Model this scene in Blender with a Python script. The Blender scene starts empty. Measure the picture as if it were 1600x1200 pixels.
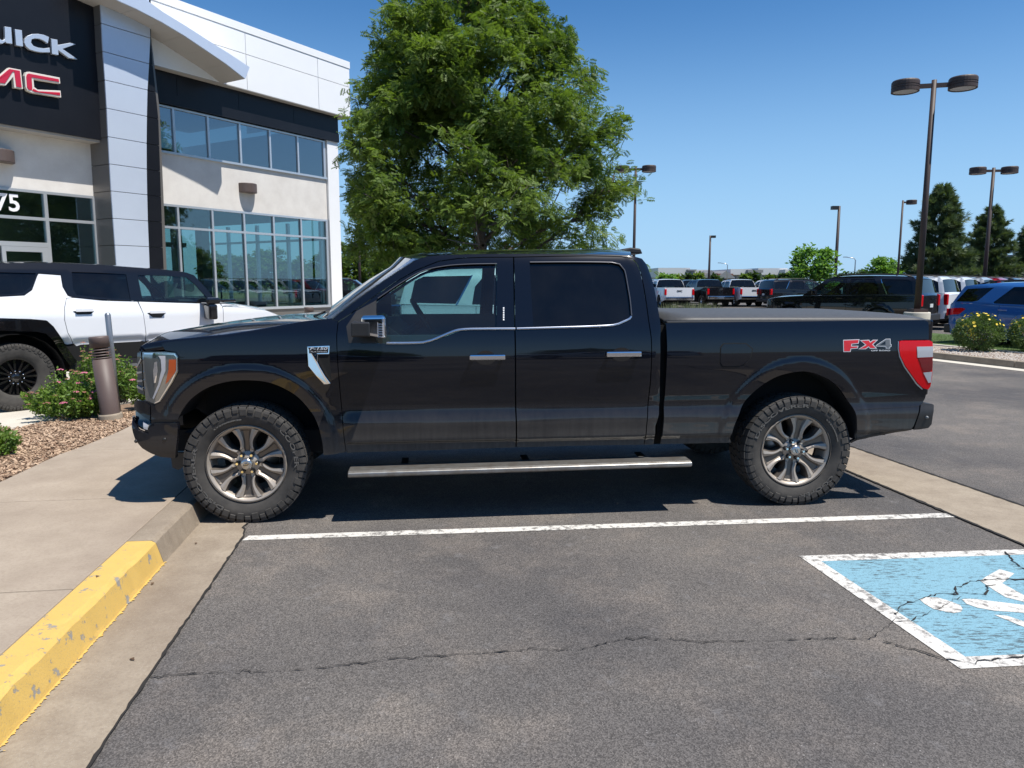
import bpy, bmesh, math, random
import numpy as np
from mathutils import Vector, Matrix
from mathutils.geometry import delaunay_2d_cdt
random.seed(7); rng=np.random.default_rng(7)
D=bpy.data; SC=bpy.context.scene; COL=SC.collection
R=math.radians
# ------------------------------------------------------------------ camera, sky, sun
FPX=1150.0; CH=1.662; PITCH=R(7.8)
cam=D.cameras.new("camera"); cam.sensor_width=36; cam.lens=FPX/1600*36; cam.clip_end=3000; cam.clip_start=.05
co=D.objects.new("camera",cam); COL.objects.link(co); co.location=(0,0,CH); co.rotation_euler=(R(90)-PITCH,0,0); SC.camera=co
SHD=Vector((-.395,.225,-1.0)).normalized()       # direction the sunlight travels
SUN_EL=math.asin(-SHD.z); SUN_AZ=math.atan2(-SHD.x,-SHD.y)
w=D.worlds.new("World"); SC.world=w; w.use_nodes=True
nt=w.node_tree; nt.nodes.clear()
sk=nt.nodes.new('ShaderNodeTexSky'); sk.sky_type='NISHITA'; sk.sun_disc=False; sk.sun_elevation=SUN_EL; sk.sun_rotation=SUN_AZ
sk.altitude=1600; sk.air_density=1.0; sk.dust_density=0.0; sk.ozone_density=2.2
hs=nt.nodes.new('ShaderNodeHueSaturation'); hs.inputs['Saturation'].default_value=1.28; hs.inputs['Value'].default_value=1.12
bg=nt.nodes.new('ShaderNodeBackground'); bg.inputs[1].default_value=.095
wo=nt.nodes.new('ShaderNodeOutputWorld')
nt.links.new(sk.outputs[0],hs.inputs['Color'])
# the low sky is a clear pale blue in the photograph: blend the yellowish rim of the sky model towards it
tcw=nt.nodes.new('ShaderNodeTexCoord'); spw=nt.nodes.new('ShaderNodeSeparateXYZ'); nt.links.new(tcw.outputs['Generated'],spw.inputs[0])
mrw=nt.nodes.new('ShaderNodeMapRange'); mrw.interpolation_type='SMOOTHSTEP'; mrw.inputs['From Min'].default_value=-.02; mrw.inputs['From Max'].default_value=.36; mrw.inputs['To Min'].default_value=.92; mrw.inputs['To Max'].default_value=.0; nt.links.new(spw.outputs[2],mrw.inputs[0])
mxw=nt.nodes.new('ShaderNodeMix'); mxw.data_type='RGBA'; nt.links.new(mrw.outputs[0],mxw.inputs[0]); nt.links.new(hs.outputs[0],mxw.inputs[6]); mxw.inputs[7].default_value=(2.85,4.9,7.3,1); nt.links.new(mxw.outputs[2],bg.inputs[0]); nt.links.new(bg.outputs[0],wo.inputs[0])
sun=D.lights.new("sun",'SUN'); sun.energy=5.0; sun.angle=R(.53); sun.color=(1,.955,.88)
so=D.objects.new("sun",sun); COL.objects.link(so); so.rotation_euler=SHD.to_track_quat('-Z','Y').to_euler()
SC.view_settings.view_transform='Standard'; SC.view_settings.look='None'; SC.view_settings.exposure=0.42; SC.view_settings.gamma=1
SC.cycles.max_bounces=8; SC.cycles.transparent_max_bounces=16; SC.cycles.use_denoising=True
SC.cycles.caustics_reflective=False; SC.cycles.caustics_refractive=False; SC.cycles.sample_clamp_indirect=4
# ------------------------------------------------------------------ sight lines measured on the photograph
_fw=np.array([0,math.cos(PITCH),-math.sin(PITCH)]); _up=np.array([0,math.sin(PITCH),math.cos(PITCH)]); _rt=np.array([1.,0,0]); EYE=np.array([0,0,CH])
def ray(x,y): return _fw+_rt*(x-800)/FPX+_up*(600-y)/FPX
def G(x,y,z=0.): d=ray(x,y); return EYE+d*((z-CH)/d[2])
def atY(x,y,Y): d=ray(x,y); return EYE+d*(Y/d[1])
def onplane(x,y,P,n): d=ray(x,y); return EYE+d*((np.dot(np.array(P)-EYE,n))/np.dot(d,n))
# ------------------------------------------------------------------ materials
def nodes(m):
    m.use_nodes=True; t=m.node_tree; b=t.nodes.get('Principled BSDF'); return t,b
def M(name,col,rough=.5,metal=0.,coat=0.,spec=.5,noise=None,bump=None,alpha=1,emit=None,coatr=.03):
    m=D.materials.new(name); t,b=nodes(m)
    b.inputs['Base Color'].default_value=(*col,1); b.inputs['Roughness'].default_value=rough; b.inputs['Metallic'].default_value=metal
    b.inputs['Coat Weight'].default_value=coat; b.inputs['Coat Roughness'].default_value=coatr; b.inputs['Specular IOR Level'].default_value=spec
    tc=t.nodes.new('ShaderNodeTexCoord')
    if noise:   # (scale, amount, second colour)
        n=t.nodes.new('ShaderNodeTexNoise'); n.inputs['Scale'].default_value=noise[0]; n.inputs['Detail'].default_value=8; n.inputs['Roughness'].default_value=.65
        t.links.new(tc.outputs['Object'],n.inputs['Vector'])
        r=t.nodes.new('ShaderNodeValToRGB'); r.color_ramp.elements[0].position=.5-noise[1]; r.color_ramp.elements[1].position=.5+noise[1]
        r.color_ramp.elements[0].color=(*col,1); r.color_ramp.elements[1].color=(*noise[2],1)
        t.links.new(n.outputs[0],r.inputs[0]); t.links.new(r.outputs[0],b.inputs['Base Color'])
    if bump:
        n2=t.nodes.new('ShaderNodeTexNoise'); n2.inputs['Scale'].default_value=bump[0]; n2.inputs['Detail'].default_value=6
        t.links.new(tc.outputs['Object'],n2.inputs['Vector'])
        bp=t.nodes.new('ShaderNodeBump'); bp.inputs['Strength'].default_value=bump[1]; bp.inputs['Distance'].default_value=bump[2] if len(bump)>2 else .01
        t.links.new(n2.outputs[0],bp.inputs['Height']); t.links.new(bp.outputs[0],b.inputs['Normal'])
    return m
class NB:
    """small helper to wire shader nodes"""
    def __init__(s,m): s.t,s.b=nodes(m); s.tc=s.t.nodes.new('ShaderNodeTexCoord')
    def n(s,typ,**k):
        q=s.t.nodes.new(typ)
        for a,v in k.items(): setattr(q,a,v)
        return q
    def link(s,a,b): s.t.links.new(a,b)
    def noise(s,scale,detail=6,rough=.6,vec=None,w=None):
        q=s.n('ShaderNodeTexNoise'); q.inputs['Scale'].default_value=scale; q.inputs['Detail'].default_value=detail; q.inputs['Roughness'].default_value=rough
        s.link(vec or s.tc.outputs['Object'],q.inputs['Vector']); return q.outputs[0]
    def ramp(s,x,stops):
        q=s.n('ShaderNodeValToRGB'); e=q.color_ramp.elements
        while len(e)<len(stops): e.new(.5)
        for i,(p,c) in enumerate(stops):
            e[i].position=p; e[i].color=(c,c,c,1) if not hasattr(c,'__len__') else (*c,1)
        s.link(x,q.inputs[0]); return q.outputs[0]
    def mix(s,f,a,b,mode='MIX'):
        q=s.n('ShaderNodeMix',data_type='RGBA',blend_type=mode)
        for k,v in ((0,f),(6,a),(7,b)):
            if hasattr(v,'default_value') or hasattr(v,'is_output'): s.link(v,q.inputs[k])
            elif k==0: q.inputs[0].default_value=v
            else: q.inputs[k].default_value=(*v,1)
        return q.outputs[2]
    def math(s,op,a,b=0.,c=None,clamp=False):
        q=s.n('ShaderNodeMath',operation=op,use_clamp=clamp)
        for k,v in enumerate((a,b)+((c,) if c is not None else ())):
            if hasattr(v,'is_output'): s.link(v,q.inputs[k])
            else: q.inputs[k].default_value=v
        return q.outputs[0]
    def sep(s,v=None):
        q=s.n('ShaderNodeSeparateXYZ'); s.link(v or s.tc.outputs['Object'],q.inputs[0]); return q.outputs
    def mapping(s,sc,v=None,loc=(0,0,0)):
        q=s.n('ShaderNodeMapping'); q.inputs['Scale'].default_value=sc; q.inputs['Location'].default_value=loc; s.link(v or s.tc.outputs['Object'],q.inputs[0]); return q.outputs[0]
    def bump(s,h,st,dist=.01):
        q=s.n('ShaderNodeBump'); q.inputs['Strength'].default_value=st; q.inputs['Distance'].default_value=dist; s.link(h,q.inputs['Height']); s.link(q.outputs[0],s.b.inputs['Normal'])
    def set(s,k,v):
        if hasattr(v,'is_output'): s.link(v,s.b.inputs[k])
        else: s.b.inputs[k].default_value=v
def glass(name,tint,refl=1.0,rough=.0,ior=1.5,dirt=0.):
    m=D.materials.new(name); m.use_nodes=True; t=m.node_tree; t.nodes.clear()
    o=t.nodes.new('ShaderNodeOutputMaterial'); tr=t.nodes.new('ShaderNodeBsdfTransparent'); tr.inputs[0].default_value=(*tint,1)
    gl=t.nodes.new('ShaderNodeBsdfGlossy'); gl.inputs['Roughness'].default_value=rough; gl.inputs[0].default_value=(.9,.95,1,1)
    fr=t.nodes.new('ShaderNodeFresnel')
    ge=t.nodes.new('ShaderNodeNewGeometry'); mi=t.nodes.new('ShaderNodeMix'); mi.data_type='FLOAT'; mi.inputs[2].default_value=ior; mi.inputs[3].default_value=1/ior; t.links.new(ge.outputs['Backfacing'],mi.inputs[0]); t.links.new(mi.outputs[0],fr.inputs[0])   # thin sheet: both faces reflect alike
    mu=t.nodes.new('ShaderNodeMath'); mu.operation='MULTIPLY'; mu.use_clamp=True; mu.inputs[1].default_value=refl
    mx=t.nodes.new('ShaderNodeMixShader'); t.links.new(fr.outputs[0],mu.inputs[0]); t.links.new(mu.outputs[0],mx.inputs[0])
    t.links.new(tr.outputs[0],mx.inputs[1]); t.links.new(gl.outputs[0],mx.inputs[2]); last=mx
    if dirt:
        df=t.nodes.new('ShaderNodeBsdfDiffuse'); df.inputs[0].default_value=(.45,.42,.38,1)
        n=t.nodes.new('ShaderNodeTexNoise'); n.inputs['Scale'].default_value=5; n.inputs['Detail'].default_value=9
        tc=t.nodes.new('ShaderNodeTexCoord'); t.links.new(tc.outputs['Object'],n.inputs[0])
        mm=t.nodes.new('ShaderNodeMath'); mm.operation='MULTIPLY'; mm.inputs[1].default_value=dirt; t.links.new(n.outputs[0],mm.inputs[0])
        m2=t.nodes.new('ShaderNodeMixShader'); t.links.new(mm.outputs[0],m2.inputs[0]); t.links.new(mx.outputs[0],m2.inputs[1]); t.links.new(df.outputs[0],m2.inputs[2]); last=m2
    t.links.new(last.outputs[0],o.inputs[0]); return m
def paint(name,col,flake=0.,dust=(.0,.0),dustcol=(.17,.15,.13),rough=.35,dtop=1.0,metal=0.):
    """clear-coated car paint with a film of dust: dust=(everywhere, near the sills), height in the object's own space"""
    m=D.materials.new(name); q=NB(m); q.set('Roughness',rough); q.set('Specular IOR Level',.06); q.set('Coat Weight',1.); q.set('Coat Roughness',.025); q.set('Metallic',metal)
    base=col
    if flake:
        f=q.noise(900,2,.5); fr=q.ramp(f,[(.45,0.),(.75,flake)]); base=q.mix(fr,col,(.25,.3,.45))
    z=q.sep()[2]
    low=q.n('ShaderNodeMapRange'); low.inputs['From Min'].default_value=.40; low.inputs['From Max'].default_value=dtop; low.inputs['To Min'].default_value=1.; low.inputs['To Max'].default_value=0.
    q.link(z,low.inputs[0]); l2=q.math('POWER',low.outputs[0],1.75)
    nz=q.noise(3.2,10,.7); nv=q.math('MULTIPLY',q.math('ADD',q.noise(1.0,8,.7,q.mapping((26,26,1.8))),q.noise(2.6,8,.7)),.5)
    a=q.math('MULTIPLY',l2,dust[1]); a=q.math('MULTIPLY',a,q.ramp(nv,[(.3,.45),(.65,1.25)]))
    b=q.math('MULTIPLY',q.ramp(nz,[(.35,.3),(.7,1.)]),dust[0]); d=q.math('ADD',a,b,clamp=True)
    q.set('Base Color',q.mix(d,base,dustcol))
    q.set('Coat Weight',q.math('SUBTRACT',1.,q.math('MULTIPLY',d,1.6,clamp=True),clamp=True))
    q.set('Roughness',q.math('ADD',rough,q.math('MULTIPLY',d,.5),clamp=True))
    return m
# ------------------------------------------------------------------ objects
def tag(o,label=None,cat=None,group=None,kind=None):
    if label: o['label']=label
    if cat: o['category']=cat
    if group: o['group']=group
    if kind: o['kind']=kind
    return o
def empty(name,loc=(0,0,0),rz=0.,parent=None,rot=None):
    o=D.objects.new(name,None); COL.objects.link(o); o.location=loc; o.rotation_euler=rot if rot else (0,0,rz); o.parent=parent; o.empty_display_size=.2; return o
def obj(name,me,parent=None,loc=(0,0,0),rot=(0,0,0),scale=(1,1,1)):
    o=D.objects.new(name,me); COL.objects.link(o); o.parent=parent; o.location=loc; o.rotation_euler=rot; o.scale=scale; return o
def mesh(name,V,F,mats,mi=None,smooth=False,normals=None):
    me=D.meshes.new(name); me.from_pydata([tuple(map(float,v)) for v in V],[],[tuple(map(int,f)) for f in F])
    for m in (mats if isinstance(mats,(list,tuple)) else [mats]): me.materials.append(m)
    if mi is not None: me.polygons.foreach_set('material_index',np.asarray(mi,dtype=np.int32))
    if smooth: me.polygons.foreach_set('use_smooth',np.ones(len(me.polygons),dtype=bool))
    me.update()
    if normals is not None:
        me.polygons.foreach_set('use_smooth',np.ones(len(me.polygons),dtype=bool)); me.normals_split_custom_set_from_vertices([tuple(map(float,n)) for n in normals])
    return me
class MB:
    """collects shapes, then links them as one mesh object"""
    def __init__(s): s.V=[]; s.F=[]; s.mi=[]; s.sm=[]; s.m=0
    def add(s,V,F,smooth=False):
        k=len(s.V); s.V+= [tuple(map(float,v)) for v in V]; s.F+=[tuple(i+k for i in f) for f in F]; s.mi+=[s.m]*len(F); s.sm+=[smooth]*len(F); return s
    def box(s,a,b,rot=0.,piv=None):
        x0,y0,z0=[min(p,q) for p,q in zip(a,b)]; x1,y1,z1=[max(p,q) for p,q in zip(a,b)]
        V=[(x0,y0,z0),(x1,y0,z0),(x1,y1,z0),(x0,y1,z0),(x0,y0,z1),(x1,y0,z1),(x1,y1,z1),(x0,y1,z1)]
        if rot:
            c,sn=math.cos(rot),math.sin(rot); px,py=piv or ((x0+x1)/2,(y0+y1)/2)
            V=[(px+(x-px)*c-(y-py)*sn,py+(x-px)*sn+(y-py)*c,z) for x,y,z in V]
        return s.add(V,[(0,3,2,1),(4,5,6,7),(0,1,5,4),(1,2,6,5),(2,3,7,6),(3,0,4,7)])
    def prism(s,poly,fn,d):
        """poly: 2-D outline; fn(u,v,w)->3-D; thickness w from 0 to d"""
        n=len(poly); ar=sum(poly[i][0]*poly[(i+1)%n][1]-poly[(i+1)%n][0]*poly[i][1] for i in range(n))
        if ar<0: poly=poly[::-1]
        V=[fn(u,v,0) for u,v in poly]+[fn(u,v,d) for u,v in poly]
        F=[tuple(range(n))[::-1],tuple(range(n,2*n))]+[(i,(i+1)%n,n+(i+1)%n,n+i) for i in range(n)]
        return s.add(V,F)
    def tube(s,pts,r,k=8,caps=True,smooth=True):
        pts=[Vector(p) for p in pts]; rs=r if hasattr(r,'__len__') else [r]*len(pts); V=[];F=[]; up=None
        for i,p in enumerate(pts):
            d=(pts[min(i+1,len(pts)-1)]-pts[max(i-1,0)]).normalized()
            if up is None: up=d.orthogonal().normalized()
            else: up=(up-d*up.dot(d)).normalized()
            q=d.cross(up)
            V+=[tuple(p+(up*math.cos(a)+q*math.sin(a))*rs[i]) for a in [2*math.pi*j/k for j in range(k)]]
        for i in range(len(pts)-1): F+=[(i*k+j,i*k+(j+1)%k,(i+1)*k+(j+1)%k,(i+1)*k+j) for j in range(k)]
        s.add(V,F,smooth)
        if caps:
            n0=len(s.V)-len(V); s.F+=[tuple(n0+j for j in range(k))[::-1],tuple(n0+(len(pts)-1)*k+j for j in range(k))]; s.mi+=[s.m]*2; s.sm+=[False]*2
        return s
    def lathe(s,prof,k=24,origin=(0,0,0),axis='z',smooth=True):
        V=[];F=[]; ox,oy,oz=origin
        for r,h in prof:
            for j in range(k):
                a=2*math.pi*j/k; c,sn=r*math.cos(a),r*math.sin(a)
                V.append((ox+c,oy+sn,oz+h) if axis=='z' else (ox+c,oy+h,oz+sn) if axis=='y' else (ox+h,oy+c,oz+sn))
        for i in range(len(prof)-1): F+=[(i*k+j,i*k+(j+1)%k,(i+1)*k+(j+1)%k,(i+1)*k+j)[::(-1 if axis=='y' else 1)] for j in range(k)]
        return s.add(V,F,smooth)
    def mesh(s,name,mats):
        me=mesh(name,s.V,s.F,mats,s.mi); me.polygons.foreach_set('use_smooth',np.array(s.sm,dtype=bool)); return me
    def build(s,name,mats,parent=None,**k): return obj(name,s.mesh(name,mats),parent,**k)
def bevel(o,w=.01,seg=2,ang=40):
    m=o.modifiers.new('bevel','BEVEL'); m.width=w; m.segments=seg; m.limit_method='ANGLE'; m.angle_limit=R(ang); m.harden_normals=False; return o
def copy_tree(o,parent=None):
    c=o.copy(); COL.objects.link(c); c.parent=parent
    for ch in list(o.children): copy_tree(ch,c)
    return c
def text_mesh(txt,size,depth,mat,font_shear=0,sx=1.,align='CENTER',bold=0.,name='lettering'):
    cu=D.curves.new('tmp','FONT'); cu.body=txt; cu.size=size; cu.extrude=depth; cu.align_x=align; cu.align_y='CENTER'; cu.shear=font_shear; cu.offset=bold; cu.resolution_u=3
    o=D.objects.new('tmp',cu); COL.objects.link(o); dg=bpy.context.evaluated_depsgraph_get(); me=D.meshes.new_from_object(o.evaluated_get(dg))
    D.objects.remove(o); D.curves.remove(cu); me.name=name; me.materials.clear(); me.materials.append(mat)
    if sx!=1:
        for v in me.vertices: v.co.x*=sx
    return me
def interp(pts,x): 
    xs=[p[0] for p in pts]; ys=[p[1] for p in pts]; return np.interp(x,xs,ys)
def smooth_curve(P,step):
    """resample a polyline (any dimension) with Catmull-Rom"""
    P=[np.array(p,float) for p in P]; out=[]
    for i in range(len(P)-1):
        a,b,c,d=P[max(i-1,0)],P[i],P[i+1],P[min(i+2,len(P)-1)]; n=max(1,int(np.linalg.norm(c-b)/step))
        for k in range(n):
            t=k/n; out.append(.5*((2*b)+(-a+c)*t+(2*a-5*b+4*c-d)*t*t+(-a+3*b-3*c+d)*t**3))
    out.append(P[-1]); return out
def densify(poly,step):
    out=[]
    for i,p in enumerate(poly):
        q=poly[(i+1)%len(poly)]; n=max(1,int(math.hypot(q[0]-p[0],q[1]-p[1])/step+.5))
        out+=[(p[0]+(q[0]-p[0])*k/n,p[1]+(q[1]-p[1])*k/n) for k in range(n)]
    return out
def area(p): return .5*sum(p[i][0]*p[(i+1)%len(p)][1]-p[(i+1)%len(p)][0]*p[i][1] for i in range(len(p)))
def inset(poly,d):
    p=[q for i,q in enumerate(poly) if math.dist(q,poly[i-1])>1e-5]; n=len(p); s=1 if area(p)>0 else -1; out=[]
    for i in range(n):
        a,b,c=p[i-1],p[i],p[(i+1)%n]
        e1=np.array([b[0]-a[0],b[1]-a[1]],float); e2=np.array([c[0]-b[0],c[1]-b[1]],float); e1/=np.linalg.norm(e1); e2/=np.linalg.norm(e2)
        n1=np.array([-e1[1],e1[0]])*s; n2=np.array([-e2[1],e2[0]])*s; m=n1+n2; l=np.linalg.norm(m)
        if l<.3: out.append(b); continue
        m/=l; k=d/max(.45,m@n1); out.append((b[0]+m[0]*k,b[1]+m[1]*k))
    return out
def inside(P,poly):
    x,y=P[:,0],P[:,1]; r=np.zeros(len(P),bool); n=len(poly)
    for i in range(n):
        x0,y0=poly[i]; x1,y1=poly[(i+1)%n]
        if y0==y1: continue
        c=((y0>y)!=(y1>y))&(x<(x1-x0)*(y-y0)/(y1-y0)+x0); r^=c
    return r
def dist_poly(P,line,closed=False):
    d=np.full(len(P),1e9); L=len(line)
    for i in range(L if closed else L-1):
        a=np.array(line[i]); b=np.array(line[(i+1)%L]); ab=b-a; l=ab@ab
        t=np.clip(((P-a)@ab)/max(l,1e-12),0,1); d=np.minimum(d,np.hypot(*(P-(a+t[:,None]*ab)).T))
    return d
def clipx(poly,x0,x1):
    for s,xc in ((1,x0),(-1,x1)):
        out=[]
        for i,p in enumerate(poly):
            q=poly[(i+1)%len(poly)]; a=s*(p[0]-xc)>=0; b=s*(q[0]-xc)>=0
            if a: out.append(p)
            if a!=b: t=(xc-p[0])/(q[0]-p[0]); out.append((xc,p[1]+(q[1]-p[1])*t))
        poly=out
        if not poly: return []
    return poly
def skin(name,poly,S,mat,parent,holes=(),step=.03,off=0.,gap=.0025,rim=.02,sides=(-1,1),rname=None,label=None,zstep=None):
    """one sheet-metal panel: the outline (x,z) laid on the surface |y| = S(x,z), with turned-in edges; built for the near side and mirrored for the far side"""
    poly=inset(poly,gap) if gap else list(poly); loops=[densify(poly,step)]+[densify(inset(h,-gap) if gap else h,step) for h in holes]
    pts=[];edges=[]
    for lp in loops:
        k=len(pts); pts+=lp; edges+=[(k+i,k+(i+1)%len(lp)) for i in range(len(lp))]
    nb=len(pts); A=np.array(pts); zs=zstep or step
    gx,gz=np.meshgrid(np.arange(A[:,0].min(),A[:,0].max(),step),np.arange(A[:,1].min(),A[:,1].max(),zs)); g=np.stack([gx.ravel()+.0007,gz.ravel()+.0011],1)
    k=inside(g,loops[0])
    for h in loops[1:]: k&=~inside(g,h)
    g=g[k]
    if len(g):
        keep=np.ones(len(g),bool)
        for lp in loops: keep&=dist_poly(g,lp,True)>step*.35
        g=g[keep]
    allp=[Vector(p) for p in pts]+[Vector(p) for p in g]
    v,e,f,*_=delaunay_2d_cdt(allp,edges,[],0,1e-6); v=np.array([tuple(q) for q in v]); f=np.array([q for q in f if len(q)==3])
    c=v[f].mean(1); k=inside(c,loops[0])
    for h in loops[1:]: k&=~inside(c,h)
    f=f[k]
    # drop slivers, then orient counter-clockwise in (x,z)
    a2=(v[f[:,1]]-v[f[:,0]]); b2=(v[f[:,2]]-v[f[:,0]]); cr=a2[:,0]*b2[:,1]-a2[:,1]*b2[:,0]; f[cr<0]=f[cr<0][:,::-1]
    used=np.unique(f); mp=-np.ones(len(v),int); mp[used]=np.arange(len(used)); v=v[used]; f=mp[f]
    x,z=v[:,0],v[:,1]; y=S(x,z)+off; h=.004
    sx=(S(x+h,z)-S(x-h,z))/(2*h); sz=(S(x,z+h)-S(x,z-h))/(2*h); N=np.stack([-sx,-np.ones_like(sx),-sz],1); N/=np.linalg.norm(N,axis=1)[:,None]
    # boundary edges
    ed={}
    for t in f:
        for i in range(3):
            a,b=int(t[i]),int(t[(i+1)%3]); ed[(a,b)]=ed.get((a,b),0)+1
    bd=[(a,b) for (a,b) in ed if (b,a) not in ed]
    V=np.stack([x,-y,z],1); n0=len(V); bi=sorted({a for e_ in bd for a in e_}); m1={a:n0+i for i,a in enumerate(bi)}; m2={a:n0+len(bi)+i for i,a in enumerate(bi)}
    V1=V[bi]; V2=V1.copy(); V2[:,1]+=rim; VV=np.concatenate([V,V1,V2]); NN=np.concatenate([N,np.zeros((2*len(bi),3))])
    FF=[tuple(t) for t in f]+[(m1[b],m1[a],m2[a],m2[b]) for a,b in bd]
    out=[]
    for s in sides:
        Vs=VV.copy(); Ns=NN.copy(); Fs=FF
        if s>0: Vs[:,1]*=-1; Ns[:,1]*=-1; Fs=[t[::-1] for t in FF]
        me=mesh(name,Vs,Fs,mat,normals=Ns); o=obj(name,me,parent); out.append(o)
        if label: o['label']=label
    return out
def loft(name,rows,mat,parent,smooth=True,flip=False,label=None,thick=None):
    """grid of points -> surface"""
    n=len(rows[0]); V=[p for r in rows for p in r]; F=[(i*n+j,i*n+j+1,(i+1)*n+j+1,(i+1)*n+j) for i in range(len(rows)-1) for j in range(n-1)]
    if flip: F=[f[::-1] for f in F]
    o=obj(name,mesh(name,V,F,mat,smooth=smooth),parent)
    if thick: s=o.modifiers.new('s','SOLIDIFY'); s.thickness=thick; s.offset=-1
    if label: o['label']=label
    return o
# ------------------------------------------------------------------ shared vehicle materials
PAINT_BLACK=paint('black paint',(.0030,.0035,.0065),flake=.015,dust=(.0035,.80),dustcol=(.18,.165,.145),dtop=.90,rough=.25)
PAINT_CLEAN=paint('black bumper paint',(.0045,.005,.008),flake=.01,dust=(.006,.16),dustcol=(.18,.165,.145),dtop=.80,rough=.25)
TRIM=M('black trim plastic',(.012,.012,.013),.45,noise=(6,.2,(.03,.028,.026)))
DARK=M('underbody black',(.004,.004,.004),.9)
LINER=M('wheel well liner',(.009,.008,.008),.85)
CHROME=M('chrome',(.82,.83,.85),.06,1.0)
ALLOY=M('bronze grey alloy',(.47,.41,.345),.45,.40,noise=(9,.25,(.38,.33,.275)))
ALLOY_D=M('bronze grey alloy groove',(.15,.13,.112),.45,.6)
STEELM=M('brushed steel',(.5,.5,.5),.35,1.)
RUBBER=M('dusty tyre rubber',(.030,.028,.026),.85,noise=(7,.18,(.068,.062,.055)))
RUBBER2=M('tyre lettering rubber',(.115,.108,.098),.8)
REDL=M('red lens',(.60,.0015,.006),.2,coat=.45,spec=.2); REDD=M('dark red lens',(.16,.002,.006),.1,coat=1.); CLEARL=M('clear lens',(.44,.44,.46),.15,coat=1.)
AMBER=M('amber reflector',(.42,.07,.008),.2,coat=1.)
LAMPD=M('smoked lamp housing',(.10,.11,.11),.12,.35,coat=1.)
LAMPM=M('lamp reflector bowl',(.30,.31,.30),.12,.8,coat=1.)
GLASS_CLR=glass('side glass clear',(.40,.60,.60),1.15,dirt=.035)
GLASS_WS=glass('windscreen glass',(.42,.55,.50),1.6,dirt=.10)
GLASS_DK=glass('privacy glass',(.012,.016,.02),1.0,dirt=.022)
SEAT=M('dark seat leather',(.02,.02,.023),.6); CARD=M('door card grey',(.10,.105,.11),.6); DASH=M('dashboard',(.015,.015,.017),.6)
WHITE=paint('white paint',(.78,.79,.80),dust=(.0,.05),rough=.3); BLUE=paint('blue paint',(.018,.105,.33),dust=(0,.03),rough=.3,flake=.15)
GREYP=paint('charcoal paint',(.035,.038,.042),dust=(0,.05),rough=.3); SILV=paint('silver paint',(.42,.44,.46),dust=(0,.03),rough=.3); REDP=paint('red paint',(.35,.012,.02),rough=.3)
BLACKP=paint('glossy black paint',(.006,.006,.008),dust=(.02,.15),rough=.3)
GLOSSK=M('gloss black',(.006,.006,.007),.1,coat=1.)
PLATE=M('licence plate',(.6,.62,.6),.5)
WHITEG=M('white lettering',(.8,.8,.8),.5)

def lug_pattern(mb,R0,W,n,depth=.011):
    """all-terrain tread: two rows of centre blocks and the shoulder lugs that wrap over the sidewall"""
    def P(a,y,r): return (r*math.cos(a),y,r*math.sin(a))
    def blk(a0,a1,y0,y1,r0,r1,sk=0.):
        V=[P(a0,y0,r0),P(a1,y0,r0),P(a1+sk,y1,r0),P(a0+sk,y1,r0),P(a0,y0,r1),P(a1,y0,r1),P(a1+sk,y1,r1),P(a0+sk,y1,r1)]
        mb.add(V,[(4,5,6,7),(0,1,5,4),(1,2,6,5),(2,3,7,6),(3,0,4,7)])
    da=2*math.pi/n; h=W/2
    for i in range(n):
        a=i*da
        for s in (-1,1):
            alt=(i%2)*.012
            blk(a+.06*da,a+.92*da,s*h*.52,s*(h*.95+alt*.2),R0-depth,R0-.002,sk=.12*da*s)      # shoulder block
            # lug running down the sidewall
            r1=R0-.004; y1=s*(h*.93); y2=s*(h+.004); L=.050+alt*1.6
            V=[];lo=.07 if i%2 else .14;hi=.90 if i%2 else .80
            for aa in (a+lo*da,a+hi*da):
                for (y,r) in ((y1,r1),(s*(h*.995),R0-.016),(s*(h+.005),R0-.03),(s*(h+.005),R0-L),(s*(h-.004),R0-L-.006),(s*(h-.006),R0-.03),(s*h*.93,R0-.014)): V.append(P(aa,y,r))
            F=[(k,k+1,7+k+1,7+k) for k in range(4)]+[(0,1,2,3,4,5,6)[::-1],(7,8,9,10,11,12,13)]
            if s<0: F=[f[::-1] for f in F]
            mb.add(V,F)
            blk(a+.04*da,a+.80*da,s*h*.04,s*h*.25,R0-depth,R0,sk=.35*da); blk(a+.45*da,a+1.2*da,s*h*.27,s*h*.50,R0-depth,R0,sk=-.28*da)
def tyre_mesh(R0,W,rim,lugs=46,letter=None,k=96):
    mb=MB(); h=W/2; rr=R0-.010
    prof=[(rim-.012,-h*.60),(rim-.004,-h*.78),(rim+.006,-h*.80),(rim+.014,-h*.845),(rim+.03,-h*.90),((rim+rr)/2-.012,-h*.985),((rim+rr)/2+.012,-h*1.0),(rr-.04,-h*.985),(rr-.016,-h*.95),(rr-.004,-h*.85),(rr,-h*.6)]
    prof=prof+[(r,-y) for r,y in prof[::-1]]
    mb.lathe(prof,k,axis='y')
    if lugs: lug_pattern(mb,R0,W,lugs)
    else:
        pass
    return mb.mesh('tyre',[RUBBER])
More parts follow.
